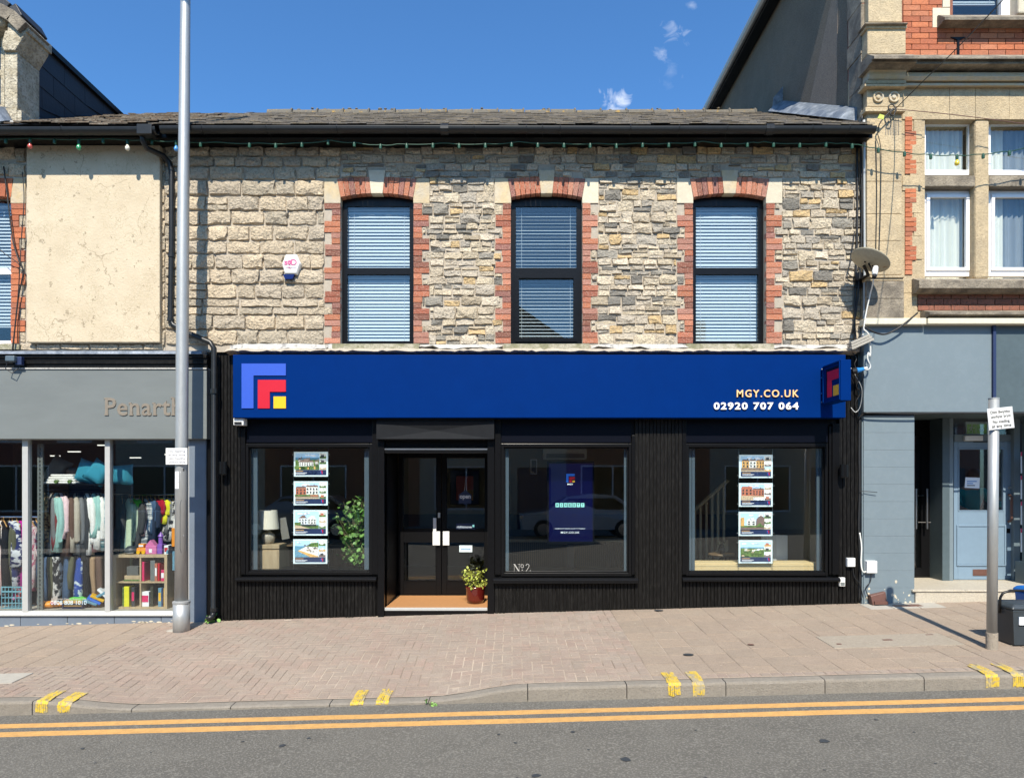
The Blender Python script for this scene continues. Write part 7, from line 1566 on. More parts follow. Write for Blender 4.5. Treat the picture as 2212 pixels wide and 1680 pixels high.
for q, (a, b_) in enumerate(((2087, 2108), (2087, 2100), (2087, 2104))): MB().box(X(a, .85), X(b_, .85), yy_ - .002, yy_ - .0005, Z(1040.3 + q * 4.4, .85), Z(1038.5 + q * 4.4, .85)).build('print_line', 'ink_dark' if q == 2 else 'plug_blue', nt_)
# exit sign above the door
xs = thing('exit_sign', 'green running-man exit sign hung behind the fanlight', 'sign', (X(2116, 1.0), 1.0, Z(937, 1.0))); ye = .98
MB().box(X(2086, ye), X(2136, ye), ye, ye + .04, Z(938, ye), Z(911, ye)).build('case', 'print_border', xs); MB().box(X(2089, ye), X(2109, ye), ye - .004, ye - .0004, Z(936, ye), Z(916, ye)).build('panel', 'exit_green', xs); MB().box(X(2110.5, ye), X(2131, ye), ye - .004, ye - .0004, Z(936, ye), Z(916, ye)).build('panel', 'exit_green', xs)
mb = MB(); yq = ye - .004
def st2(pts, w_): stroke(mb, [(X(a, yq), Z(b_, yq)) for a, b_ in pts], w_, yq)
st2([(2120.7, 918), (2120.7, 933)], .016); st2([(2114.5, 926), (2120.7, 933), (2127, 926)], .016); mb.build('arrow', 'paper', xs)
mb = MB(); st2([(2099, 921), (2097.5, 927)], .020); st2([(2097.5, 927), (2101, 930), (2100, 935)], .010); st2([(2097.5, 927), (2095, 931), (2091.5, 932)], .010); st2([(2099, 922), (2103, 925), (2105, 923.5)], .008); st2([(2099, 922), (2095, 922.5), (2093.5, 925.5)], .008); mb.ball((X(2100, yq), yq - .001, Z(918.6, yq)), .013, 8, sc=(1, .1, 1)); st2([(2106.5, 917.5), (2106.5, 935)], .005); mb.build('running_man', 'paper', xs)
MB().box(xe0, RX1, 3.6, 3.65, zst - .2, zf + .3).build('back_wall', 'dark_wall', rb); MB().box(xe0, RX1, YD2 + .41, 3.6, zst - .05, zst - .002).build('shop_floor', 'dark_floor', rb)
MB().box(GXW, xe0 - .001, .301, 3.6, zst - .05, zf + .3).build('inner_wall', 'dark_wall', rb)
MB().box(xpr - .101, xpr - .0, 1.061, 3.5, zst, zf).build('lobby_wall', 'dark_wall', rb)
# someone sitting just inside
pr = thing('person', 'person in a teal shirt sitting behind the blue door glass, arm forward', 'person', (X(2088, 1.5), 1.5, zst + .36))
def skinned(name, pts, edges, rad, mt, parent):
    me = bpy.data.meshes.new(name); me.from_pydata(pts, edges, []); o = bpy.data.objects.new(name, me); C.objects.link(o); o.parent = parent; me.materials.append(M(mt))
    md = o.modifiers.new('skin', 'SKIN'); md.use_smooth_shade = True
    for i, v in enumerate(me.skin_vertices[0].data): v.radius = (rad[i], rad[i]); v.use_root = (i == 0)
    o.modifiers.new('smooth', 'SUBSURF').levels = 1; o.modifiers['smooth'].render_levels = 2
    return o
sp = [(0, 0, .50), (0, -.02, .70), (.02, -.05, .90), (.04, -.07, .99), (.05, -.09, 1.08), (.06, -.10, 1.18), (-.17, -.05, .90), (-.22, -.12, .66), (-.06, -.26, .58), (.19, -.09, .90), (.30, -.2, .70), (.50, -.28, .76), (-.10, -.02, .45), (-.14, -.42, .47), (-.14, -.44, .08), (.10, -.02, .45), (.14, -.42, .47), (.14, -.44, .08)]
ed = [(0, 1), (1, 2), (2, 3), (3, 4), (4, 5), (2, 6), (6, 7), (7, 8), (2, 9), (9, 10), (10, 11), (0, 12), (12, 13), (13, 14), (0, 15), (15, 16), (16, 17)]
bo = skinned('body', sp, ed, [.14, .14, .14, .06, .085, .075, .06, .048, .035, .06, .048, .032, .09, .07, .045, .09, .07, .045], 'skin', pr)
sh = skinned('shirt', [sp[0], sp[1], sp[2], sp[6], sp[7], sp[9], sp[10], (.40, -.24, .73)], [(0, 1), (1, 2), (2, 3), (3, 4), (2, 5), (5, 6), (6, 7)], [.16, .165, .16, .078, .065, .078, .066, .055], 'teal_shirt', pr)
MB().ball((.06, -.07, 1.16), .10, 12, sc=(.95, 1.05, 1.05)).build('hair', 'hair_brown', pr, local=True, smooth=True)
MB().box(-.25, .25, -.2, .25, .0, .38).build('stool', 'black_plastic', pr, local=True) if False else None
ch2 = thing('office_chair', 'dark office chair under the seated person', 'chair', (X(2088, 1.5), 1.52, zst + .36)); MB().box(-.24, .24, -.22, .24, .38, .44).build('seat', 'black_plastic', ch2, local=True, bevel=.02); MB().box(-.22, .22, .2, .26, .5, .82).build('backrest', 'black_plastic', ch2, local=True, bevel=.02); MB().tube([(0, 0, -.36), (0, 0, .38)], .04, 10).build('pedestal', 'black_metal', ch2, local=True)
# window cards at the right edge
wy = .50
for q, (vt, vbm) in enumerate(((976, 1022), (1027, 1078), (1083, 1133), (1141, 1192))):
    t_ = thing('window_card', ('top', 'second', 'third', 'lowest')[q] + ' white card with a crimson heading at the right picture edge', 'card', (X(2225, wy), wy, Z(vbm, wy)), 'property cards in the right-hand shop window')
    MB().box(X(2205, wy), X(2262, wy), wy, wy + .004, Z(vbm, wy), Z(vt, wy)).build('sheet', 'paper', t_); MB().box(X(2205, wy), X(2262, wy), wy - .002, wy - .0003, Z(vt + 9, wy), Z(vt, wy)).build('heading', 'print_pink', t_)
    for k in range(3): MB().box(X(2208, wy), X(2232 - 6 * k, wy), wy - .002, wy - .0003, Z(vt + 17 + 9 * k, wy), Z(vt + 14 + 9 * k, wy)).build('print_line', 'ink_dark', t_)
fr = MB(); fr.box(X(2204.5, wy), X(2208, wy), wy - .08, wy - .03, zst + .3, zf); w_ = fr.build('shop_window', 'dark_teal_paint', rb); pane(X(2206, wy), X(2430, wy), zst + .3, zf, wy - .06, 'pane', w_); MB().box(X(2204, wy), X(2430, wy), wy - .1, wy + .1, zst, zst + .3).build('stall_board', 'dark_teal_paint', rb)
# ------------------------------------------------------------------ street furniture
def pav_at(v, p): x = X(v, -p); return x, pav(x, p)
lx, lz = X(392, -.514), pav(X(392, -.514), .514); ly = -.514
lamp = thing('lamp_post', 'tall galvanised lamp post standing before the grey charity sign', 'lamp post', (lx, ly, lz))
MB().tube([(lx, ly, lz - .05), (lx, ly, Z(1300, ly))], .100, 24).build('base_sleeve', 'galvanised', lamp, smooth=True); MB().lathe([(.1005, Z(1303, ly)), (.105, Z(1302, ly)), (.105, Z(1298, ly)), (.085, Z(1296, ly))], lx, ly, 24).build('sleeve_rim', 'galvanised', lamp)
MB().tube([(lx, ly, Z(1299, ly)), (lx + .003, ly, Z(960, ly)), (lx + .02, ly, Z(500, ly)), (lx + .05, ly, Z(0, ly)), (lx + .055, ly, 9.2)], [.080, .076, .072, .058, .056], 24).build('shaft', 'galvanised', lamp, smooth=True)
MB().tube([(lx + .055, ly, 9.1), (lx + .05, ly - .4, 9.5), (lx + .05, ly - 1.1, 9.6)], .035, 10).build('arm', 'galvanised', lamp); MB().box(lx - .06, lx + .16, ly - 1.8, ly - 1.05, 9.56, 9.68).build('lantern', 'grey_fascia', lamp, bevel=.03)
ring = []
for t in range(25):
    a = math.pi * 2 * t / 24; ring.append((.085 + .0 * t, a))
def on_shaft(ang, z, r=.0785): return (lx + r * math.sin(ang), ly - r * math.cos(ang), z)
mb = MB(); zA_, zB_ = Z(1192, ly), Z(1080, ly)
pa = [on_shaft(.25, zA_ + .05), on_shaft(.25, zB_ - .05), on_shaft(.4, zB_), on_shaft(1.1, zB_), on_shaft(1.25, zB_ - .05), on_shaft(1.25, zA_ + .05), on_shaft(1.1, zA_), on_shaft(.4, zA_), on_shaft(.25, zA_ + .05)]
mb.tube(pa, .003, 4); mb.build('access_door', 'bin_grey', lamp); MB().ball(on_shaft(.8, lerp(zA_, zB_, .32)), .008, 6).build('door_screw', 'steel', lamp)
yq = ly - .10
sp_ = MB().box(X(358, yq), X(404.5, yq), yq, yq + .004, Z(1003, yq), Z(967.5, yq)).build('sign_plate', 'white_plastic', lamp, bevel=.003, label='faded white plate, no loading at any time, in English and Welsh')
for q, ln in enumerate(('No loading', 'at any time', 'Dim llwytho', 'unrhyw bryd')): text(ln, X(364, yq), X(400, yq), Z(976 + q * 7.9, yq), .026, yq - .0015, 'ink_faded', sp_)
mb = MB(); rings = [[on_shaft(a, Z(v, ly), .0775) for a in (-.75, -.4, -.05, .3)] for v in (1055, 1018)]
for q in range(3): mb.quad(rings[0][q], rings[0][q + 1], rings[1][q + 1], rings[1][q])
stk = mb.build('sticker', 'paper', lamp); 
for q in range(7): mb = MB(); v = 1023 + q * 4.2; a1 = .12 - .12 * (q % 3); mb.add([on_shaft(-.62, Z(v + 1, ly), .0785), on_shaft(a1, Z(v + 1, ly), .0785), on_shaft(a1, Z(v, ly), .0785), on_shaft(-.62, Z(v, ly), .0785), on_shaft(-.28, Z(v + 1, ly), .0792), on_shaft(-.28, Z(v, ly), .0792)], [(0, 4, 5, 3), (4, 1, 2, 5)]); mb.build('print_line', 'ink_faded', stk)
m_ = text('1', -.008, .008, 0, .03, 0, None, bold=.03); m_.xform(Matrix.Rotation(.75, 4, 'Z')); c_ = on_shaft(.75, Z(1017, ly), .0785); m_.v = [(p[0] + c_[0], p[1] + c_[1], p[2] + c_[2]) for p in m_.v]; m_.build('number', 'ink_dark', lamp)
mb = MB(); mb.hexa([(lx - .19, ly - .02, lz - .01), (lx - .06, ly - .06, lz - .02), (lx - .06, ly + .09, lz), (lx - .15, ly + .09, lz), (lx - .17, ly - .02, lz + .015), (lx - .08, ly - .04, lz + .02), (lx - .08, ly + .09, lz + .02), (lx - .13, ly + .09, lz + .018)]); mb.build('mortar_patch', 'pale_slab', pave)
# sign post on the right
px_, py_ = 4.865, -2.185; pz_ = pav(px_, 2.185)
sp2 = thing('sign_post', 'short grey post with a tilted white no-loading plate near the right edge', 'sign post', (px_, py_, pz_))
MB().tube([(px_, py_, pz_ - .05), (px_, py_, pz_ + .17)], .054, 18).build('foot_sleeve', 'cover_concrete', sp2); MB().tube([(px_, py_, pz_ + .16), (px_ + .02, py_, Z(862, py_))], .0475, 18).build('pole', 'galvanised', sp2, smooth=True); MB().lathe([(.0, Z(862, py_) + .001), (.05, Z(862, py_) + .001), (.05, Z(862, py_) + .012), (0, Z(862, py_) + .018)], px_ + .02, py_, 16).build('cap', 'galvanised', sp2)
yp_ = py_ - .055; pl = thing('plate_pivot', None, None); bpy.data.objects.remove(pl)
m_ = MB().box(-.128, .128, -.003, .002, -.108, .108); 
cx, cz = X(2161.5, yp_), Z(903.5, yp_); rot = Matrix.Rotation(math.radians(-6), 4, 'Y')
m_.xform(rot); m_.v = [(p[0] + cx, p[1] + yp_, p[2] + cz) for p in m_.v]; spl = m_.build('sign_plate', 'white_plastic', sp2, bevel=.002, label='white plate, no loading at any time, in Welsh and English')
m_ = frame_mb(-.122, .122, -.102, .102, -.0042, -.0032, .004); m_.xform(rot); m_.v = [(p[0] + cx, p[1] + yp_, p[2] + cz) for p in m_.v]; m_.build('plate_border', 'ink_faded', spl)
for q, ln in enumerate(('Dim llwytho', 'unrhyw bryd', 'No loading', 'at any time')):
    w2 = .098 if q != 2 else .085; m_ = text(ln, -w2, w2, .053 - q * .045 - (.006 if q > 1 else 0), .030, -.0045, None, extrude=.001, bold=.01); m_.xform(rot); m_.v = [(p[0] + cx, p[1] + yp_, p[2] + cz) for p in m_.v]; m_.build('lettering', 'ink_dark', spl)
for dz in (-.05, .05): MB().tube([(px_ + .02, py_ - .052, cz + dz), (px_ + .02, py_ + .0, cz + dz)], .012, 6).build('clip', 'steel', sp2)
# recycling caddies
def caddy(name, lab, x, y, w_, d_, h, mt, lidm, handle=True):
    z = pav(x, -y) + .008; t_ = thing(name, lab, 'bin', (x, y, z)); hw, hd = w_ / 2, d_ / 2
    r = lambda s, zz_: [(x - hw * s, y - hd * s, zz_), (x + hw * s, y - hd * s, zz_), (x + hw * s, y + hd * s, zz_), (x - hw * s, y + hd * s, zz_)]
    MB().loft([r(.86, z), r(.88, z + h * .1), r(.98, z + h * .80), r(1.0, z + h * .81), r(1.0, z + h * .86)]).build('body', mt, t_, bevel=.02, seg=3)
    MB().loft([r(1.05, z + h * .865), r(1.05, z + h * .92), r(.9, z + h * .985), r(.7, z + h)]).build('lid', lidm, t_, bevel=.012)
    if handle: MB().tube([(x - hw * 1.06, y, z + h * .72), (x - hw * 1.08, y - .02, z + h * 1.1), (x - hw * .95, y - .02, z + h * 1.22), (x - hw * .6, y - .02, z + h * 1.28), (x + hw * .6, y - .02, z + h * 1.28), (x + hw * .95, y - .02, z + h * 1.22), (x + hw * 1.08, y - .02, z + h * 1.1), (x + hw * 1.06, y, z + h * .72)], .013, 8).build('handle', 'black_plastic', t_, smooth=True)
    MB().box(x - hw * .86, x + hw * .5, y - hd * .965, y - hd * .93, z + h * .5, z + h * .66).build('label_panel', 'print_border', t_) if False else None
    return t_
cd_ = caddy('food_caddy', 'dark grey lidded caddy with a carrying handle at the right edge', X(2207, -1.98), -1.98, .44, .36, .42, 'bin_grey', 'bin_grey')
zc_ = pav(X(2207, -1.98), 1.98); MB().box(X(2203, -2.17), X(2225, -2.17), -2.165, -2.15, zc_ + .22, zc_ + .30).build('label', 'paper', cd_)
cd2 = caddy('recycling_box', 'bright blue recycling box just inside the right edge', X(2245, -1.45), -1.45, .36, .30, .46, 'bin_blue', 'bin_blue', False)
# little weeds
def weed(lab, x, y, z, s, seed): return leafy('weed', lab, x, y, z, s, s * .9, 26, s * .28, 'leaf_green', seed, .004, .1, .8, 'plant')
weed('small weed at the foot of the left drainpipe', X(446, -.12), -.13, pav(X(446), .12), .12, 3); weed('tiny weed in the gutter below the door', X(931, -2.98), -3.0, road(X(931, -3), 3.0), .06, 5)
# satellite dish
ds = thing('satellite_dish', 'rust-stained beige satellite dish at the corner above the sign', 'satellite dish', (X(1858), -.06, Z(600)))
cx, cy, cz = X(1880, -.42), -.42, Z(562, -.42); ax = Vector((.12, -.70, -.74)).normalized() * -1
nrm = Vector((.10, .14, .98)).normalized(); u_ = Vector((1, 0, 0)); u_ = (u_ - nrm * u_.dot(nrm)).normalized(); v_ = nrm.cross(u_)
mb = MB(); n_ = 28; rings = []
tilt = Matrix.Rotation(math.radians(24), 4, 'Y')
nrm = (tilt @ nrm).normalized(); u_ = (tilt @ u_).normalized(); v_ = nrm.cross(u_)
for rr_, hh in ((.001, -.055), (.09, -.05), (.16, -.034), (.215, -.01), (.235, .0), (.235, .006), (.21, -.002), (.15, -.026), (.08, -.042), (.001, -.047)):
    rings.append([Vector((cx, cy, cz)) + (u_ * math.cos(2 * math.pi * q / n_) * 1.04 + v_ * math.sin(2 * math.pi * q / n_) * .98) * rr_ + nrm * hh for q in range(n_)])
mb.loft(rings).build('reflector', 'dish_beige', ds, smooth=True)
mb = MB(); bk = Vector((cx, cy, cz)) - nrm * .05; wallp = (X(1855, -.05), -.06, Z(606, -.05))
mb.tube([wallp, (wallp[0], -.30, wallp[2]), (bk.x - .04, bk.y + .04, bk.z - .02)], .02, 8); mb.box(wallp[0] - .06, wallp[0] + .06, -.075, -.05, wallp[2] - .1, wallp[2] + .1); mb.build('bracket', 'black_metal', ds)
mb = MB(); e = Vector((cx - .05, cy - .22, cz - .20)); mb.tube([bk, bk + Vector((-.02, -.15, -.16)), e], .012, 6); mb.build('feed_arm', 'black_metal', ds)
MB().tube([e + Vector((.02, .03, .05)), e + Vector((-.01, -.01, -.01)), e + Vector((-.03, -.04, -.07))], [.03, .036, .028], 12).build('receiver', 'white_plastic', ds, smooth=True); MB().tube([e + Vector((-.03, -.04, -.07)), e + Vector((-.045, -.055, -.10))], [.03, .024], 12).build('receiver_cap', 'black_plastic', ds)
for q in (-.05, .06): MB().ball(Vector((cx, cy, cz)) - nrm * .056 + u_ * q, .012, 6).build('bolt', 'black_metal', ds)
# cables
def cable(name, lab, pts, r, mt, parts=None, cat='cable'):
    """pts as (plate column, plate row, y)"""
    P_ = [Vector((X(a, y), y, Z(b_, y))) for a, b_, y in pts]; out = []
    for i in range(len(P_) - 1):
        p0, p1, p2, p3 = P_[max(i - 1, 0)], P_[i], P_[i + 1], P_[min(i + 2, len(P_) - 1)]
        for t in (0, .2, .4, .6, .8): out.append(.5 * ((2 * p1) + (p2 - p0) * t + (2 * p0 - 5 * p1 + 4 * p2 - p3) * t * t + (3 * p1 - p0 - 3 * p2 + p3) * t ** 3))
    out.append(P_[-1]); o = MB().tube(out, r, 6).build(name, mt, None, org=tuple(out[-1]), smooth=True)
    return tag(o, lab, cat)
cable('cable', 'thick black cable running down the building joint above the dish', [(1851, 318, -.05), (1852, 420, -.04), (1851, 520, -.05), (1848, 620, -.05), (1846, 700, -.05), (1850, 745, -.06)], .014, 'cable_black')
cable('cable', 'second black cable beside the thick one at the building joint', [(1862, 250, -.20), (1860, 330, -.09), (1862, 430, -.08), (1860, 540, -.08), (1853, 640, -.07), (1842, 720, -.06)], .011, 'cable_black')
cable('cable', 'thin cable crossing behind the dish towards the stone corner', [(1846, 500, -.05), (1838, 560, -.06), (1832, 590, -.06), (1845, 600, -.06)], .008, 'cable_black')
cable('drain_cable', 'grey pipe-like cable at the joint left of the stone pilaster', [(1866, 260, -.19), (1867, 400, -.10), (1868, 560, -.10), (1867, 690, -.10), (1863, 730, -.1)], .020, 'galvanised')
cable('cable', 'left of two thin wires hanging down the stone pilaster', [(1892, 300, -.17), (1894, 420, -.165), (1892, 540, -.165)], .005, 'cable_black'); cable('cable', 'right of two thin wires hanging down the stone pilaster', [(1896, 290, -.19), (1903, 330, -.175), (1902, 450, -.17), (1899, 545, -.17)], .005, 'cable_black')
cable('cable', 'white cable dropping from the satellite dish', [(1887, 590, -.42), (1886, 610, -.36), (1880, 635, -.24), (1872, 670, -.2), (1867, 700, -.2), (1866, 712, -.2)], .009, 'cable_white')
cable('cable', 'white loop of cable beside the top of the blue sign board', [(1866, 712, -.2), (1876, 722, -.2), (1880, 745, -.2), (1880, 770, -.19), (1876, 762, -.19), (1874, 775, -.19), (1880, 790, -.19), (1876, 798, -.2), (1868, 798, -.2)], .010, 'cable_white')
cable('cable', 'black tangle of cable above the projecting sign', [(1842, 762, -.10), (1850, 775, -.12), (1846, 788, -.12), (1856, 812, -.12), (1850, 834, -.1), (1858, 848, -.08), (1848, 872, -.07), (1856, 896, -.07)], .007, 'cable_black'); cable('cable', 'grey cable sagging under the projecting sign', [(1838, 880, -.05), (1848, 890, -.07), (1858, 878, -.08), (1862, 842, -.09), (1850, 815, -.1), (1838, 795, -.1)], .006, 'galvanised')
cable('cable', 'black cable drooping over the top of the pale blue board', [(1868, 705, -.21), (1885, 716, -.22), (1910, 722, -.22), (1935, 712, -.22), (1960, 694, -.22), (1982, 676, -.18)], .012, 'cable_black'); cable('cable', 'long cable along the gap under the pale blue board', [(1856, 902, -.07), (1866, 893, -.1), (1880, 891.5, -.14), (1960, 893.5, -.14), (2050, 892, -.14), (2212, 893, -.14), (2300, 893, -.14)], .011, 'cable_black')
cable('cable', 'black cable clipped down the edge of the black slats', [(1857, 900, -.03), (1856, 980, -.03), (1857, 1060, -.03), (1855, 1140, -.035), (1858, 1220, -.03), (1856, 1298, -.03)], .016, 'cable_black'); cable('cable', 'white cable curling into the larger junction box', [(1857, 1150, -.05), (1861, 1180, -.07), (1860, 1215, -.08), (1864, 1234, -.09), (1874, 1233, -.09)], .009, 'cable_white')
cable('cable', 'thin black cables dropping from the junction boxes', [(1882, 1238, -.09), (1880, 1256, -.10), (1870, 1270, -.1), (1876, 1288, -.1)], .006, 'cable_black'); cable('cable', 'thin cable from the small junction box to the ground', [(1842, 1224, -.04), (1846, 1246, -.05), (1858, 1262, -.06), (1864, 1290, -.07)], .005, 'cable_black'); cable('cable', 'stray wire end sticking out over the blue pier', [(1856, 1060, -.06), (1872, 1061, -.09), (1895, 1063, -.10)], .004, 'cable_black')
pg = thing('power_coupling', 'bright blue power coupling beside the projecting sign', 'plug', (X(1858, -.2), -.2, Z(798, -.2))); MB().tube([(X(1850, -.2), -.2, Z(800, -.2)), (X(1858, -.2), -.2, Z(799, -.2)), (X(1866, -.2), -.2, Z(796.5, -.2))], [.036, .03, .022], 12).build('body', 'plug_blue', pg); MB().tube([(X(1842, -.2), -.19, Z(802, -.2)), (X(1850, -.2), -.2, Z(800, -.2))], .042, 10).build('socket', 'black_plastic', pg); MB().tube([(X(1866, -.2), -.2, Z(796.5, -.2)), (X(1873, -.2), -.2, Z(794.5, -.2))], .017, 10).build('gland', 'white_plastic', pg)
plk = thing('loose_plank', 'split weathered timber block lodged at the corner above the sign', 'timber', (X(1855, -.2), -.2, Z(750, -.2))); m_ = MB()
for q in range(3): m_.box(-.155 + .01 * q, .155 - .012 * q, -.06, .06, -.05 + q * .034, -.05 + q * .034 + .030)
m_.xform(Matrix.Rotation(math.radians(-24), 4, 'Y')); m_.v = [(p[0] + X(1857, -.2), p[1] - .2, p[2] + Z(739, -.2)) for p in m_.v]; m_.build('timber', 'pale_slab', plk, bevel=.004)
# overhead and tie wires on the right building
cable('overhead_wire', 'thin overhead wire rising from the pilaster to the upper right', [(1937, 233, -.22), (1990, 180, -.8), (2060, 112, -1.6), (2150, 18, -2.6), (2230, -70, -3.4)], .006, 'cable_black'); cable('overhead_wire', 'thin brown wire running right from the pilaster roundel', [(1935, 236, -.24), (2040, 246, -.26), (2140, 258, -.28), (2230, 270, -.3), (2330, 282, -.32)], .005, 'brown_plastic')
cable('wire_coil', 'small black coil of wire hooked below the roundels', [(1937, 232, -.24), (1930, 238, -.25), (1922, 240, -.25), (1919, 230, -.25), (1928, 226, -.25), (1934, 236, -.26), (1930, 250, -.26), (1923, 246, -.26), (1930, 234, -.26), (1916, 248, -.25), (1900, 268, -.24), (1896, 288, -.2)], .008, 'cable_black')
t_ = thing('yellow_tag', 'small yellow-green tag tied to the wires on the pilaster', 'tag', (X(1902, -.24), -.24, Z(256, -.24))); MB().prism([(X(1895, -.25), Z(256, -.25)), (X(1908, -.25), Z(259, -.25)), (X(1910, -.25), Z(250, -.25)), (X(1900, -.25), Z(247, -.25))], -.256, -.25).build('leaf', 'leaf_yellow', t_)
cable('cable', 'black cable sagging over the bricks at the left edge', [(8, 360, -.05), (18, 440, -.05), (28, 520, -.06), (42, 566, -.08), (50, 590, -.07), (40, 640, -.06), (33, 700, -.06), (27, 765, -.12)], .009, 'cable_black'); cable('cable', 'second black cable at the left edge', [(48, 372, -.06), (52, 430, -.08), (46, 520, -.08), (43, 575, -.09), (38, 650, -.07), (24, 775, -.14)], .006, 'cable_black'); cable('cable', 'short black cable across the left window', [(-20, 520, -.12), (10, 548, -.12), (28, 560, -.1), (42, 572, -.09)], .006, 'cable_black')
fl = thing('floodlight', 'small blue-grey floodlight on the ledge above the charity sign', 'floodlight', (X(28, -.2), -.2, Z(785, -.2))); MB().box(X(15, -.22), X(35, -.22), -.26, -.17, Z(781, -.22), Z(769, -.22)).build('head', 'reveal_blue', fl, bevel=.012); MB().box(X(32, -.2), X(46, -.2), -.2, -.14, Z(788, -.2), Z(770, -.2)).build('bracket', 'print_navy', fl, bevel=.006); MB().tube([(X(16, -.22), -.22, Z(782, -.22)), (X(12, -.22), -.22, Z(796, -.22)), (X(24, -.22), -.2, Z(806, -.22)), (X(36, -.22), -.16, Z(790, -.22))], .006, 6).build('lead', 'cable_black', fl)
# festoon
fy = -.335
fs = thing('festoon_lights', 'green festoon cable of lamp holders strung along the eaves', 'festoon lights', (X(900, fy), fy, Z(303, fy)))
FP = [(-80, 299), (60, 299), (240, 300), (320, 302), (380, 305), (470, 307), (560, 309), (640, 309), (715, 303), (770, 308), (820, 313), (860, 311), (960, 309), (1050, 311), (1120, 306), (1200, 309), (1290, 310), (1380, 309), (1450, 309), (1520, 305), (1580, 310), (1625, 307), (1650, 306), (1720, 310), (1790, 308), (1826, 308), (1858, 312), (1893, 320), (1955, 329), (2000, 333), (2060, 335), (2110, 333), (2160, 328), (2212, 320), (2300, 305)]
def fpos(v):
    for (a, za), (b_, zb) in zip(FP, FP[1:]):
        if a <= v <= b_: t = (v - a) / (b_ - a); return lerp(za, zb, t) + 2.5 * math.sin(math.pi * t)
MB().tube([(X(v, fy), fy, Z(fpos(v), fy)) for v in range(-78, 2300, 12)], .006, 6).build('cable', 'cable_green', fs, smooth=True)
bulbs = {1: 'bulb_red', 3: 'bulb_green', 5: 'bulb_white', 7: 'bulb_blue', 36: 'bulb_yellow'}
for k in range(0, 41):
    v = 12.5 + 52.6 * k if k < 9 else 485.9 + 56.6 * (k - 9) + 53
    if v > 2290: break
    x, z = X(v, fy), Z(fpos(v), fy); h = MB().lathe([(.012, z + .010), (.016, z), (.019, z - .018), (.018, z - .052), (.012, z - .055)], x, fy, 10).build('lamp_holder', 'cable_green', fs)
    if k in bulbs: MB().lathe([(.012, z - .056), (.016, z - .066), (.029, z - .092), (.029, z - .108), (.019, z - .127), (.002, z - .133)], x, fy, 14).build('bulb', bulbs[k], h, smooth=True)
# ------------------------------------------------------------------ the far side of the street (seen in the glass)
def far_house(x0, x1, mt, lab, zr_, gable=False):
    t_ = thing('terraced_house', lab, 'house', ((x0 + x1) / 2, -19, -.3)); y = -19.0; hs = []; nb = 2; wd = (x1 - x0)
    for f in (.14, .60): hs.append((x0 + wd * f, x0 + wd * (f + .24), 3.3, 5.0))
    ze = 7.4 if gable else 6.0
    panels(x0 + .003, x1 - .003, 2.8, ze, y - .3, y, hs, MB()).build('upper_wall', mt, t_)
    panels(x0 + .003, x1 - .003, -.4, 2.799, y - .3, y, [(x0 + wd * .1, x0 + wd * .55, .5, 2.4), (x0 + wd * .68, x0 + wd * .9, -.3, 2.3)], MB()).build('lower_wall', mt, t_)
    for (a, b_, c, d) in hs + [(x0 + wd * .1, x0 + wd * .55, .5, 2.4)]:
        w_ = frame_mb(a, b_, c, d, y - .1, y - .04, .07).box((a + b_) / 2 - .03, (a + b_) / 2 + .03, y - .1, y - .041, c + .07, d - .07).build('window', 'upvc', t_); MB().box(a + .06, b_ - .06, y - .08, y - .07, c + .06, d - .06).build('pane', 'car_glass', w_)
    MB().box(x0 + wd * .68, x0 + wd * .9, y - .12, y - .06, -.3, 2.3).build('door', 'print_navy', t_)
    if gable: MB().prism([(x0, ze), (x1, ze), ((x0 + x1) / 2, zr_)][::-1], y - .3, y).build('gable', mt, t_)
    mb = MB()
    if gable: mb.add([(x0 - .2, y + .3, ze - .1), ((x0 + x1) / 2, y + .3, zr_ + .12), ((x0 + x1) / 2, y - 8, zr_ + .12), (x0 - .2, y - 8, ze - .1), (x1 + .2, y + .3, ze - .1), (x1 + .2, y - 8, ze - .1)], [(0, 1, 2, 3), (1, 4, 5, 2)])
    else: mb.add([(x0, y + .35, 5.95), (x1, y + .35, 5.95), (x1, y - 4, zr_), (x0, y - 4, zr_), (x1, y - 8, 5.95), (x0, y - 8, 5.95)], [(0, 1, 2, 3), (3, 2, 4, 5)])
    mb.build('roof', 'far_roof', t_); MB().box(x0 + .1, x0 + .9, y - 4.3, y - 3.7, zr_ - .6, zr_ + .9).build('chimney', 'far_brick', t_)
for q, (x0, x1, mt, lab, zr_, gb) in enumerate(((-22, -16, 'far_brick', 'red brick terraced house opposite, far left', 8.2, False), (-16, -10, 'far_render', 'pale rendered terraced house opposite, left', 8.2, False), (-10, -4, 'far_brick', 'red brick terraced house opposite the charity shop', 8.2, False), (-4, 2.2, 'far_render', 'pale rendered gabled house opposite the agent', 9.5, True), (2.2, 8, 'far_brick', 'red brick terraced house opposite the right window', 7.2, False), (8, 14, 'far_render', 'pale rendered terraced house opposite, right', 8.2, False), (14, 20, 'far_brick', 'red brick terraced house opposite, far right', 8.2, False))): far_house(x0, x1, mt, lab, zr_, gb)
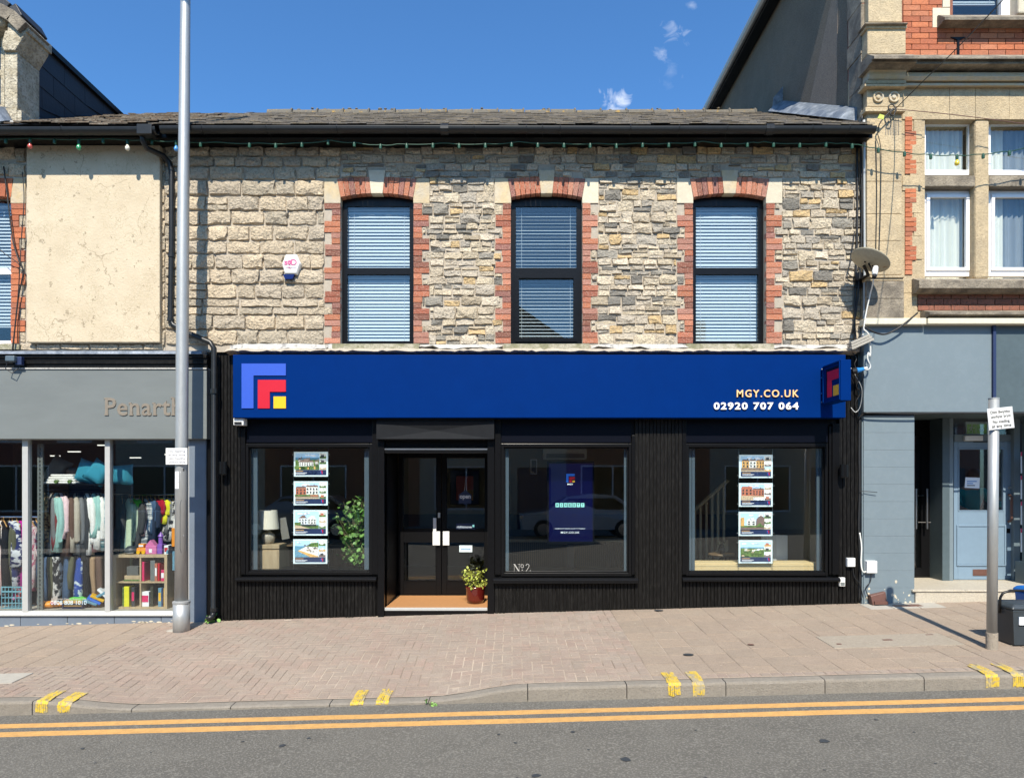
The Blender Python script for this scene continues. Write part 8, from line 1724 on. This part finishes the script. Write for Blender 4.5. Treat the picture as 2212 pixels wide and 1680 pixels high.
def car(lab, x, y, body, z=-.18):
    t_ = thing('parked_car', lab, 'car', (x, y, z)); prof = [(-2.1, .30), (-2.15, .62), (-2.05, .82), (-1.2, .95), (-.55, 1.40), (.2, 1.5), (1.1, 1.44), (1.75, 1.02), (2.05, .95), (2.12, .55), (2.05, .30)]
    def sec(s, yy, k): return [(x + px, y + yy * (1 if pz < .96 else k), z + pz) for px, pz in prof]
    n_ = len(prof); mb = MB(); rings = [[(x + px * .97, y + yy * (1 if pz < .97 else .80), z + pz) for px, pz in prof] for yy in (-.88, -.86)] + [[(x + px, y + yy * (1 if pz < .97 else .80), z + pz) for px, pz in prof] for yy in (-.80, .80)] + [[(x + px * .97, y + yy * (1 if pz < .97 else .80), z + pz) for px, pz in prof] for yy in (.86, .88)]
    mb.loft(rings).build('body', body, t_, bevel=.03)
    for s in (-1, 1): MB().prism([(x - 1.08, z + .98), (x + 1.55, z + .98), (x + 1.02, z + 1.36), (x - .50, z + 1.34)], y + s * .765 - .012 * 1, y + s * .765 + .012).build('side_window', 'car_glass', t_)
    MB().hexa([(x - 1.19, y - .62, z + .965), (x - 1.17, y - .62, z + .955), (x - 1.17, y + .62, z + .955), (x - 1.19, y + .62, z + .965), (x - .60, y - .58, z + 1.40), (x - .58, y - .58, z + 1.39), (x - .58, y + .58, z + 1.39), (x - .60, y + .58, z + 1.40)]).build('windscreen', 'car_glass', t_)
    for sx_ in (-1.35, 1.35):
        for s in (-1, 1): w_ = MB().tube([(x + sx_, y + s * .70, z + .32), (x + sx_, y + s * .90, z + .32)], .32, 20).build('wheel', 'tyre', t_); MB().tube([(x + sx_, y + s * .895, z + .32), (x + sx_, y + s * .91, z + .32)], .20, 16).build('rim', 'steel', w_)
    for s in (-1, 1): MB().box(x - 2.14, x - 2.0, y + s * .72 - .14, y + s * .72 + .14, z + .66, z + .80).build('headlight', 'chrome', t_, bevel=.03)
car('white car parked across the street, mirrored in the middle window', 2.4, -14.9, 'car_white'); car('silver car parked across the street, mirrored in the left window', -7.2, -14.9, 'car_silver')
